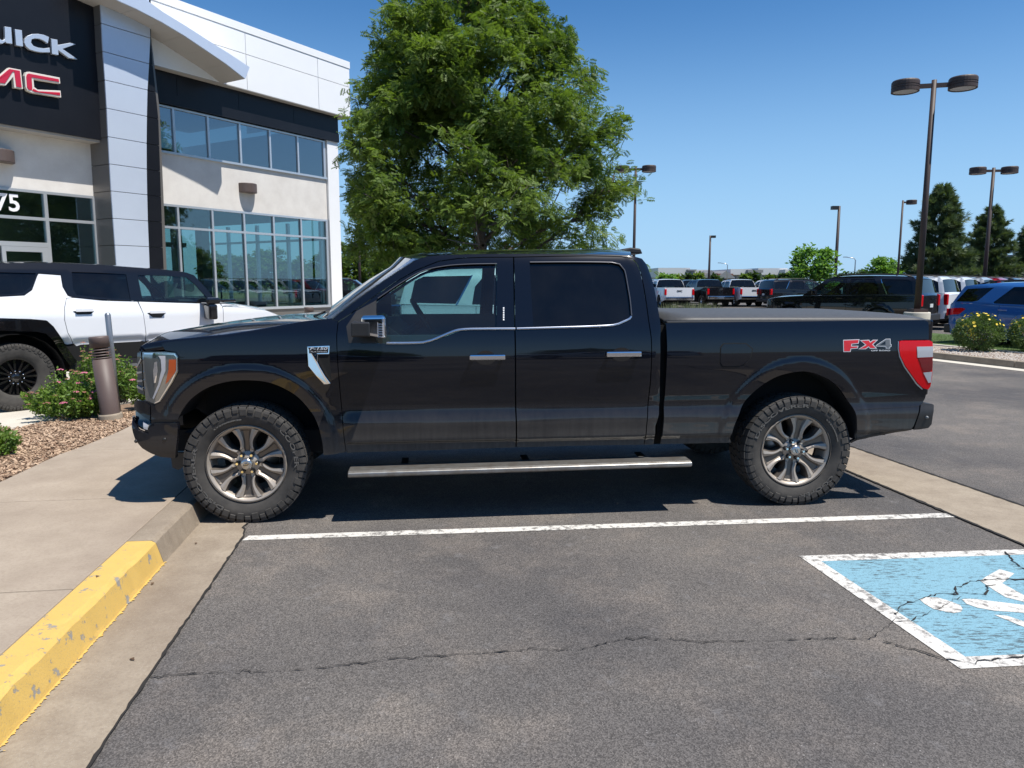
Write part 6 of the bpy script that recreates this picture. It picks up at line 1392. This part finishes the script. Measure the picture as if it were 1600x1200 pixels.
LOC=leafmat('locust leaf',(.056,.102,.021),(.130,.188,.037),.34,.9); LEAFB=leafmat('bright leaf',(.07,.15,.03),(.14,.26,.05),.35,2); LEAFD=leafmat('dark leaf',(.028,.055,.018),(.055,.095,.03),.2); PINE=leafmat('pine needle',(.048,.080,.036),(.105,.140,.065),.18,.8); SHR=leafmat('spirea leaf',(.07,.14,.03),(.15,.23,.04),.3,6); SHY=leafmat('potentilla leaf',(.05,.10,.03),(.11,.16,.05),.25,8); SAGE=leafmat('grey green grass',(.13,.16,.10),(.22,.24,.15),.2,4)
def scatter(name,tmplV,tmplF,pts,rots,scl,mat,parent=None,vis=None):
    """many small copies of one shape joined to a single mesh"""
    tv=np.array(tmplV); n=len(pts); V=np.einsum('nij,kj->nki',rots*np.asarray(scl)[:,None,None],tv)+pts[:,None,:]; k=len(tv)
    nf=len(tmplF); m=len(tmplF[0]); F=(np.array(tmplF)[None]+np.arange(n)[:,None,None]*k).reshape(-1,m)
    me=D.meshes.new(name); me.vertices.add(n*k); me.vertices.foreach_set('co',V.astype(np.float32).ravel()); me.loops.add(F.size); me.loops.foreach_set('vertex_index',F.ravel().astype(np.int32)); me.polygons.add(len(F)); me.polygons.foreach_set('loop_start',np.arange(0,F.size,m,dtype=np.int32)); me.polygons.foreach_set('loop_total',np.full(len(F),m,dtype=np.int32)); me.materials.append(mat); me.update(calc_edges=True)
    return obj(name,me,parent)
def rotmats(dirs,roll):
    """x axis along dirs"""
    d=dirs/np.linalg.norm(dirs,axis=1)[:,None]; up=np.tile([0,0,1.],(len(d),1)); up[np.abs(d[:,2])>.95]=[1,0,0]; y=np.cross(up,d); y/=np.linalg.norm(y,axis=1)[:,None]; z=np.cross(d,y)
    c,s=np.cos(roll)[:,None],np.sin(roll)[:,None]; y2=y*c+z*s; z2=np.cross(d,y2); return np.stack([d,y2,z2],2)
# a locust frond: a drooping row of narrow leaflets
FV=[];FF=[]
for k in range(5):
    x=.10+.19*k; dz=-.10*(x**2)*1.2
    for s in (-1,1):
        b=len(FV); l=.44*(1-.35*abs(k-1.8)/3.); w=.125; FV+=[(x,0,dz),(x+.07+w,s*l*.5,dz-.03),(x+.16,s*l,dz-.10),(x+.04-w*.3,s*l*.55,dz-.035)]; FF.append((b,b+1,b+2,b+3) if s>0 else (b,b+3,b+2,b+1))
LV=[(0,0,0),(.5,.26,.03),(1,0,-.06),(.5,-.26,.03)]; LF=[(0,1,2,3)]
def grow(seed,H,env,trunk_r,lean=(0,0),nlimb=26,z_lo=.16,up=.5,maxd=3,gap=.0):
    """returns limbs (point lists with radii) and twig tips with directions; env(h)->crown radius at height share h"""
    r=np.random.default_rng(seed); limbs=[]; tips=[]
    tr=[np.array([lean[0]*k/8+r.normal(0,.02*H*.1),lean[1]*k/8+r.normal(0,.02*H*.1),H*.93*k/8]) for k in range(9)]; limbs.append((tr,[trunk_r*(1-.88*k/8) for k in range(9)]))
    def trunk_at(z): k=min(7.999,max(0,z/(H*.93)*8)); i=int(k); return tr[i]+(tr[i+1]-tr[i])*(k-i)
    def seg(p,d,L,rad,depth,n=6):
        pts=[p];q=p.copy();dd=d.copy()
        for i in range(n):
            dd=dd+r.normal(0,.13,3)+np.array([0,0,.05*up]); dd/=np.linalg.norm(dd); q=q+dd*L/n; pts.append(q.copy())
        limbs.append((pts,[max(.004,rad*(1-.8*i/n)) for i in range(n+1)]))
        if depth<maxd:
            nb=int(3+L*1.5) if depth==1 else 4
            for j in range(nb):
                t=r.uniform(.28,1.); i=min(n-1,int(t*n)); b=pts[i]+(pts[i+1]-pts[i])*(t*n-i if t*n-i<1 else 1); ang=r.uniform(0,2*math.pi); sd=np.cross(dd,[0,0,1]); sd/=max(1e-6,np.linalg.norm(sd)); ud=np.cross(sd,dd); nd=dd*.65+(sd*math.cos(ang)+ud*math.sin(ang)*.7)*.85; nd/=np.linalg.norm(nd)
                seg(b,nd,L*r.uniform(.30,.50),rad*.42,depth+1,4)
        if depth>=maxd-1:
            for j in range(len(pts)-1):
                if depth==maxd or j>=2: tips.append((pts[j+1],dd.copy()))
    for i in range(nlimb):
        h=z_lo+(1-z_lo-.02)*(i+r.uniform(0,.8))/nlimb; az=i*2.399+r.normal(0,.3); R_=env(h,az); p=trunk_at(h*H*.86); el=.25+.9*h*up+r.normal(0,.12); L=R_/max(.35,math.cos(min(el,1.2)))*r.uniform(.82,1.08); d=np.array([math.cos(az)*math.cos(el),math.sin(az)*math.cos(el),math.sin(el)]); seg(p,d,L,trunk_r*(.42-.22*h),1)
    return limbs,tips
def tree(name,label,group,pos,seed,H,env,tr,mat,nlimb,fronds,fsize,tmpl,z_lo=.16,up=.5,spread=.22,droop=.5,cat='tree',lean=(0,0),trunk_mat=None,maxd=3,minr=.0,keep=None):
    e=empty(name,pos); tag(e,label,cat,group); limbs,tips=grow(seed,H,env,tr,lean,nlimb,z_lo,up,maxd)
    mb=MB(); 
    for k,(p,rr) in enumerate(limbs):
        if k and keep is not None:
            q_=keep(np.array(p),1.0); n_=int(np.argmin(q_)) if not q_.all() else len(p); p=p[:n_]; rr=rr[:n_]
            if n_<2: continue
        if rr[0]>minr: mb.tube(p,rr,8 if k==0 else (6 if rr[0]>.03 else 3),caps=False)
    mb.build('trunk',trunk_mat or BARK,e); r=np.random.default_rng(seed+1); T=np.array([t[0] for t in tips]); Dr=np.array([t[1] for t in tips]); 
    if keep is not None:
        k_=keep(T,1.06); T=T[k_]; Dr=Dr[k_]; idx=r.integers(0,len(T),fronds*2); P=T[idx]+r.normal(0,spread,(fronds*2,3))*np.array([1,1,.7]); k_=keep(P,1.); P=P[k_][:fronds]; idx=idx[k_][:fronds]; fronds=len(P)
    else: idx=r.integers(0,len(T),fronds); P=T[idx]+r.normal(0,spread,(fronds,3))*np.array([1,1,.7])
    dr=Dr[idx]*.6+r.normal(0,.75,(fronds,3)); dr[:,2]=dr[:,2]*.6-droop*r.uniform(.0,1.,fronds)
    scatter('crown',tmpl[0],tmpl[1],P,rotmats(dr,r.normal(0,.7,fronds)),fsize*r.uniform(.65,1.3,fronds),mat,e); return e
TY=21.5; T0=atY(752,443,TY)
def env_main(h,az):
    return float(np.interp(h,[0,.15,.30,.45,.6,.75,.88,1.],[4.6,4.5,4.3,4.0,3.6,3.1,2.2,1.2]))*(1+.10*math.cos(az))
def keep_main(P,f):
    z=P[:,2]; az=np.arctan2(P[:,1],P[:,0]); E=np.interp(z,[1.2,2,4,5,6,7,8,9,9.8,10.9],[3.9,4.3,4.2,4.0,3.8,3.45,2.95,2.05,1.05,.3]); c=np.where(z>8.2,.0,0.)-.12
    x=P[:,0]-np.interp(z,[2,7,9,10],[0,-.15,-.45,.15]); rad=np.hypot(x,P[:,1]); lump=1+.09*np.sin(az*3+z*1.7)+.09*np.sin(az*7-z*2.6+1)+.07*np.sin(az*11+z*4.1)
    ho=np.sin(1.9*P[:,0]+.7)*np.sin(2.2*P[:,1]+1.1)*np.sin(2.6*z+.4*P[:,0])+.45*np.sin(4.1*P[:,0]+z)*np.sin(3.7*P[:,1])*np.sin(5.2*z)
    return (rad<E*lump*f)&(z>1.3)&((ho>-.27)|(rad<1.2)|(f>1.01))&(P[:,0]>-3.93-.228*P[:,1]+.12*np.sin(z*5)+.1*np.sin(z*2.3))
main_tree=tree('locust_tree','large leafy green locust tree rising behind the pickup cab',None,(T0[0],TY,0),12,10.8,env_main,.17,LOC,60,56000,.185,(FV,FF),z_lo=.10,up=.75,spread=.20,droop=.7,keep=keep_main)
# trees the glass mirrors; those behind the photographer added to reflect in the paint
GT='trees mirrored in the glass'
for (x,y,s,rz_,lab) in ((31,27,.8,1.,'locust tree across the lot, mirrored in the lower showroom windows'),(24,8,.78,2.4,'locust tree mirrored in the entrance glass'),(33,-3,.8,4.,'locust tree farther off, mirrored beside the entrance lamp'),(38,45,.8,5.2,'locust tree mirrored near the showroom corner'),(38,14,.9,.3,'broad locust tree mirrored low in the entrance glass'),(-12,-24,.8,3.,'locust tree added behind the photographer for paint reflections, far to the left'),(-1,-30,.8,2.,'locust tree added straight behind the photographer for paint reflections'),(11,-27,.8,1.,'locust tree added behind the photographer for paint reflections, to the right')):
    c=copy_tree(main_tree); c.location=(x,y,0); c.scale=(s,s,s*.62); c.rotation_euler=(0,0,rz_); c['label']=lab; c['group']=GT
    if x>20 and y<40 and y>20: c.location=(x+14,y+2,0)
def env_round(h,az): return math.sqrt(max(.05,1-(2*h-1.05)**2))
def broad(name,label,group,px_,yt,Dp,w_px,seed,mat,fr=2600,leaf=None,cat='tree',fs=.42,nl=14,zlo=.25):
    P=atY(px_,yt,Dp); H=P[2]; Rr_=w_px/2/1160*Dp
    def kp(Q,f):
        az=np.arctan2(Q[:,1],Q[:,0]); lump=1+.13*np.sin(az*3+Q[:,2]*6/H+seed)+.12*np.sin(az*5-Q[:,2]*11/H); zc=H*(.5+zlo*.42); rz=H-zc
        return ((Q[:,0]**2+Q[:,1]**2)/Rr_**2+((Q[:,2]-zc)/rz)**2)<(lump*f)**2
    return tree(name,label,group,(P[0],Dp,0),seed,H,lambda h,az:Rr_*.80*env_round(h,az),.02*H,mat,nl,fr,fs,(LV,LF),z_lo=zlo,up=.5,spread=Rr_*.13,droop=.2,maxd=2,minr=.02,cat=cat,keep=kp)
broad('young_tree','small bright green tree below the square headed lamp post',None,1274,386,58,84,31,LEAFB,3000,fs=.36)
GB='leafy trees along the far side of the lot'
for k,(x,yt,Dp,w,mt,fr,lab) in enumerate(((1383,404,105,64,LEAFB,2600,'pale green rounded tree left of the pines'),(1420,410,112,50,LEAFD,2000,'olive tree tucked behind the single headed lamp post'),(545,383,62,80,LOC,4200,'dark green tree filling the gap beside the dealership corner'),(590,392,66,80,LOC,3600,'shadowy tree behind the thin lamp post'),(650,396,70,110,LEAFD,3200,'dark tree hidden behind the lower crown of the locust'),(740,400,74,120,LEAFD,3000,'dark tree behind the pickup roof, under the locust'),(860,404,78,130,LEAFD,2600,'low dark tree under the right side of the locust crown'),(1355,423,150,60,LEAFD,1500,'low dark trees beyond the street light'),(1320,428,150,50,LEAFD,1200,'low brown green tree left of the street light'),(1042,428,140,32,LEAFB,1100,'yellow green bush tree beside the cab corner'))):
    broad('leafy_tree',lab,GB,x,yt,Dp,w,40+k,mt,fr,fs=.004*Dp+.12)
src_t=[o for o in COL.objects if o.get('label','').startswith('dark green tree filling')][0]
for x,Dp,s,rz_,lab in ((505,64,.9,1.,'dark tree seen through the rightmost showroom panes'),(462,60,.78,2.,'tree seen through the middle of the lower showroom windows'),(425,66,1.,3.,'tall tree seen through the showroom behind the white SUV bonnet'),(385,62,.85,4.,'tree seen through the showroom beside the entrance column'),(345,70,.95,5.,'tree seen through the leftmost lower showroom panes')):
    P_=atY(x,443,Dp); c=copy_tree(src_t); c.location=(P_[0],Dp,0); c.scale=(s,s,s*.95); c.rotation_euler=(0,0,rz_); c['label']=lab
GS='shrubs in front of the far warehouses'
for k,x in enumerate((1060,1075,1090,1118,1165,1178,1200,1222,1236)):
    broad('far_shrub',['dark green shrub left of the gable','olive shrub beside the grey tower','rounded shrub below the pale shed','dark shrub under the tan gable','green shrub between the white pickup cabs','tall shrub behind the white pickup roof','small shrub before the warehouse bays','low shrub at the warehouse end','shrub left of the small bright tree'][k]+' on the horizon',GS,x,431-(k%3)*2,170,20,70+k,LEAFD if k%2 else LOC,500,cat='shrub',fs=1.0,nl=8,zlo=.1)
# conifers: whorls of drooping boughs tufted with needles
def needle_tuft():
    V=[];F=[]
    for k in range(9):
        a=k*.698; b=len(V); dx,dy,dz=.9+.1*math.cos(a*3),.42*math.cos(a),.42*math.sin(a); V+=[(0,0,0),(dx*.5,dy*.5-.05,dz*.5+.02),(dx,dy,dz),(dx*.5,dy*.5+.05,dz*.5-.02)]; F.append((b,b+1,b+2,b+3))
    return V,F
NT=needle_tuft()
def pine(label,group,px_,yt,Dp,w_px,seed,n=9000,mat=None,bare=.04):
    P=atY(px_,yt,Dp); H=P[2]; Rr_=w_px/2/1160*Dp; e=empty('pine_tree',(P[0],Dp,0)); tag(e,label,'tree',group); r=np.random.default_rng(seed); mb=MB(); mb.tube([(0,0,0),(0,0,H*.5),(0,0,H*.97)],[.018*H,.012*H,.02],8,caps=False); pts=[];drs=[]
    nb=int(150)
    for k in range(nb):
        h=bare+(1-bare)*(k/nb)**.9; az=k*2.4+r.normal(0,.2); L=Rr_*(1-h)**.72*r.uniform(.72,1.12)*(.75 if r.random()<.2 else 1)+.15; z=h*H; p=np.array([0,0,z]); el=.12+.5*h+r.normal(0,.1); bp_=[p]
        for j in range(1,6): bp_.append(np.array([math.cos(az)*L*j/5,math.sin(az)*L*j/5,z+math.sin(el)*L*(j/5)-.10*L*(j/5)**2+.10*L*(j/5)**3]))
        mb.tube(bp_,[.03*(1-h)+.012]*5+[.006],3,caps=False); m=max(6,int(n/nb*(L/Rr_)*1.6))
        t=r.uniform(.15,1.,m)**.7; seg=np.array(bp_); ii=np.minimum((t*5).astype(int),4); q=seg[ii]+(seg[ii+1]-seg[ii])*(t*5-ii)[:,None]; q+=r.normal(0,1,(m,3))*np.array([.10,.10,.05])*L*.9*(.35+t[:,None]*.6); pts.append(q); dd=np.tile([math.cos(az),math.sin(az),.35],(m,1))+r.normal(0,.55,(m,3)); drs.append(dd)
    mb.build('trunk',BARK,e); P_=np.concatenate(pts); D_=np.concatenate(drs); scatter('crown',NT[0],NT[1],P_,rotmats(D_,r.uniform(0,6,len(P_))),(.05*H)*r.uniform(.7,1.3,len(P_)),mat or PINE,e); return e
GPN='pines at the right of the lot'
pine('tall dark pine between the two right hand lamp posts',GPN,1474,292,68,112,5,7000); pine('rounder dark pine behind the double headed lamp post on the right',GPN,1552,325,72,104,6,7000); pine('dark pine cut off by the right edge of the picture',GPN,1612,350,78,80,8,5000)
# ------------------------------------------------------------------ shrubs by the pavement
PINK=M('pink flower head',(.42,.09,.17),.8,noise=(60,.2,(.55,.18,.25))); RUST=M('faded flower head',(.28,.13,.09),.9); YELF=M('yellow petal',(.75,.55,.05),.6); YLEAF=M('yellow leaf',(.60,.42,.08),.6)
def blob(r,seed,n=26):
    g=np.random.default_rng(seed); V=[];F=[]
    for k in range(n):
        a,b=g.uniform(0,6.28),g.uniform(0,1.2); c=np.array([math.cos(a)*math.sin(b),math.sin(a)*math.sin(b),.45*math.cos(b)])*r; s=r*.22; q=len(V); V+=[tuple(c+np.array([-s,0,0])),tuple(c+np.array([0,-s,s*.4])),tuple(c+np.array([s,0,0])),tuple(c+np.array([0,s,s*.4])),tuple(c+np.array([0,0,s]))]; F+=[(q,q+1,q+4),(q+1,q+2,q+4),(q+2,q+3,q+4),(q+3,q,q+4)]
    return V,F
def spirea(label,pos,rx,ry,h,seed,stems=70,leaves=5200,pink=10,rust=10,group='flowering shrubs along the pavement'):
    e=empty('flowering_shrub',pos); tag(e,label,'shrub',group); r=np.random.default_rng(seed); mb=MB(); P=[];Dd=[]; tips=[]
    for k in range(stems):
        a=r.uniform(0,6.28); q=r.uniform(0,1)**.5; ex,ey=rx*q*math.cos(a),ry*q*math.sin(a); hz=h*(1-.45*q*q)*r.uniform(.72,1.1)*(1.22 if r.random()<.08 else 1); b=np.array([ex*.25,ey*.25,0]); t=np.array([ex,ey,hz]); pts=[b+(t-b)*s+np.array([ex*.15,ey*.15,0])*math.sin(s*3.1)+r.normal(0,.012,3) for s in np.linspace(0,1,7)]
        mb.tube(pts,[.004,.0035,.003,.0028,.0025,.002,.0015],4,caps=False); tips.append(pts[-1]); m=int(leaves/stems); tt=r.uniform(.18,1,m)**.8; ii=np.minimum((tt*6).astype(int),5); S_=np.array(pts); c=S_[ii]+(S_[ii+1]-S_[ii])*(tt*6-ii)[:,None]; P.append(c+r.normal(0,.02,(m,3))); d=r.normal(0,1,(m,3))+np.array([math.cos(a)*.5,math.sin(a)*.5,.45]); Dd.append(d)
    mb.build('stems',BARK,e)['kind']='stuff'; P=np.concatenate(P); Dd=np.concatenate(Dd); o=scatter('foliage',LV,LF,P,rotmats(Dd,r.uniform(0,6,len(P))),.044*r.uniform(.6,1.3,len(P)),SHR,e)
    bl=[blob(.038,s) for s in (1,2)]; order=r.permutation(len(tips))
    for k in range(min(len(tips),pink+rust)):
        t=tips[order[k]]; me=PKM if k<pink else RSM; obj('flower_head',me,e,tuple(t),(0,0,r.uniform(0,6)),(r.uniform(.7,1.2),)*3)
    return e
PKM=mesh('flower_head',*blob(.042,1,34),PINK); RSM=mesh('flower_head',*blob(.034,2,26),RUST)
def at(px_,py_,z=.13): g=G(px_,py_,z); return (float(g[0]),float(g[1]),z)
a=at(92,660); spirea('leafy green shrub with pink and faded flower heads left of the bollard',(a[0],a[1]+.30,.12),.50,.40,.46,3,110,8200,13,24)
spirea('darker upright shrub half hidden behind the bollard and the pink one',(at(140,640)[0]+.05,at(140,640)[1]+.6,.12),.32,.30,.60,4,60,4000,0,12); 
spirea('tall thin shrub with rusty flower heads in front of the black wheel',(at(105,640)[0]-.1,at(105,640)[1]+1.0,.12),.42,.25,.70,9,36,2200,0,26)
a=at(201,650); spirea('green and pink shrub between the bollard and the pickup headlight',(a[0]+.10,a[1]+.45,.12),.30,.32,.50,5,60,4200,12,6)
a=at(-8,722); spirea('loose green shrub cut off by the left edge beside the wood chips',(a[0]-.12,a[1]+.12,.12),.20,.26,.30,6,44,2600,0,5)
def yellowbush(label,pos,r0,h,seed,n=9000,fl=170):
    e=empty('flowering_bush',pos); tag(e,label,'bush','yellow flowering bushes on the island'); r=np.random.default_rng(seed); u=r.normal(0,1,(n,3)); u/=np.linalg.norm(u,axis=1)[:,None]; u[:,2]=np.abs(u[:,2]) if False else u[:,2]; lump=1+.07*np.sin(u[:,0]*7+seed)+.07*np.sin(u[:,1]*9)+.06*np.sin(u[:,2]*8+u[:,0]*5); q=r.uniform(.55,1.,n)**.5*lump; P=u*q[:,None]*np.array([r0,r0,h/2])+np.array([0,0,h/2+.02]); P=P[P[:,2]>.01]; d=P-np.array([0,0,h*.4])+r.normal(0,.25,P.shape)
    scatter('foliage',LV,LF,P,rotmats(d,r.uniform(0,6,len(P))),.05*r.uniform(.6,1.2,len(P)),SHY,e); mb=MB()
    for k in range(14): a=k*.45; mb.tube([(0,0,0),(r0*.3*math.cos(a),r0*.3*math.sin(a),h*.35),(r0*.7*math.cos(a),r0*.7*math.sin(a),h*.75)],[.012,.008,.004],4,caps=False)
    mb.build('stems',BARK,e)['kind']='stuff'; u=r.normal(0,1,(fl,3)); u/=np.linalg.norm(u,axis=1)[:,None]; u[:,2]=u[:,2]*.8+.35; P=u*np.array([r0,r0,h/2])*1.0+np.array([0,0,h/2+.04]); FVv=[(0,0,0)]+[(.5*math.cos(a),.5*math.sin(a),.08) for a in np.arange(0,6.28,.628)]; FFf=[(0,1+k,1+(k+1)%10) for k in range(10)]
    nn=u+r.normal(0,.2,u.shape); nn/=np.linalg.norm(nn,axis=1)[:,None]; RM=rotmats(nn,r.uniform(0,6,fl)); RM=RM[:,:,[1,2,0]]; o=scatter('flowers',FVv,FFf,P,RM,.055*r.uniform(.7,1.2,fl),YELF,e); o['kind']='stuff'
    return e
p=G(1545,551,.13); yellowbush('round bush covered in yellow flowers in front of the blue SUV tail',(p[0]-.02,p[1]+.40,.12),.47,.80,1,8000,80)
p=G(1630,553,.13); yellowbush('yellow flowering bush cut off by the right edge of the picture',(p[0]+.05,p[1]+.40,.12),.48,.80,2,7000,70)
# tall pale grasses beyond the tailgate, and a lawn strip on the island
r=np.random.default_rng(3); n=1100; Pg=np.stack([r.uniform(6.3,8.5,n),r.uniform(30,31.5,n),np.zeros(n)],1); dg=np.stack([r.normal(0,.22,n),r.normal(0,.22,n),np.ones(n)],1)
GV=[(0,-.012,0),(0,.012,0),(.6,.010,.0),(1,0,.05),(.6,-.010,0)]; GF=[(0,1,2,3,4)]
o=scatter('tall_grass',GV,GF,Pg,rotmats(dg,r.uniform(0,6,n)),r.uniform(.45,.95,n),SAGE); tag(o,'tall pale ornamental grass beyond the bed of the black pickup','grass',kind='stuff')
n=5200; uu=r.uniform(-4,1.1,n); vv=r.uniform(1.95,5.3,n); Pg=np.array([(*I(a,b),.13) for a,b in zip(uu,vv)]); dg=np.stack([r.normal(0,.4,n),r.normal(0,.4,n),np.ones(n)],1)
o=scatter('lawn_grass',GV,GF,Pg,rotmats(dg,r.uniform(0,6,n)),r.uniform(.05,.11,n),leafmat('lawn blade',(.05,.11,.02),(.09,.16,.03),.2)); tag(o,'short green grass on the kerbed island under the lamp post','grass',kind='stuff')
# scraps on the gutter
for k,(a,b,lab) in enumerate([(238,912,'beside the far end of the yellow kerb'),(207,1030,'in the gutter halfway down the yellow kerb'),(306,849,'in the gutter just in front of the tyre'),(152,901,'on the sidewalk edge above the yellow kerb')]):
    g=G(a,b,.010 if k!=3 else .152); m=MB(); rr_=np.random.default_rng(k); L=rr_.uniform(.012,.022); m.add([(-L,-.004,0),(0,-.009,.004),(L,0,.001),(0,.008,.007)],[(0,1,2,3)]); o=m.build('dry_leaf',M('dry leaf',(.10,.06,.035),.9) if k==0 else D.materials['dry leaf']); o.location=g; o.rotation_euler=(0,0,rr_.uniform(0,6)); tag(o,'small curled brown leaf '+lab,'leaf','dry leaf scraps by the kerb')
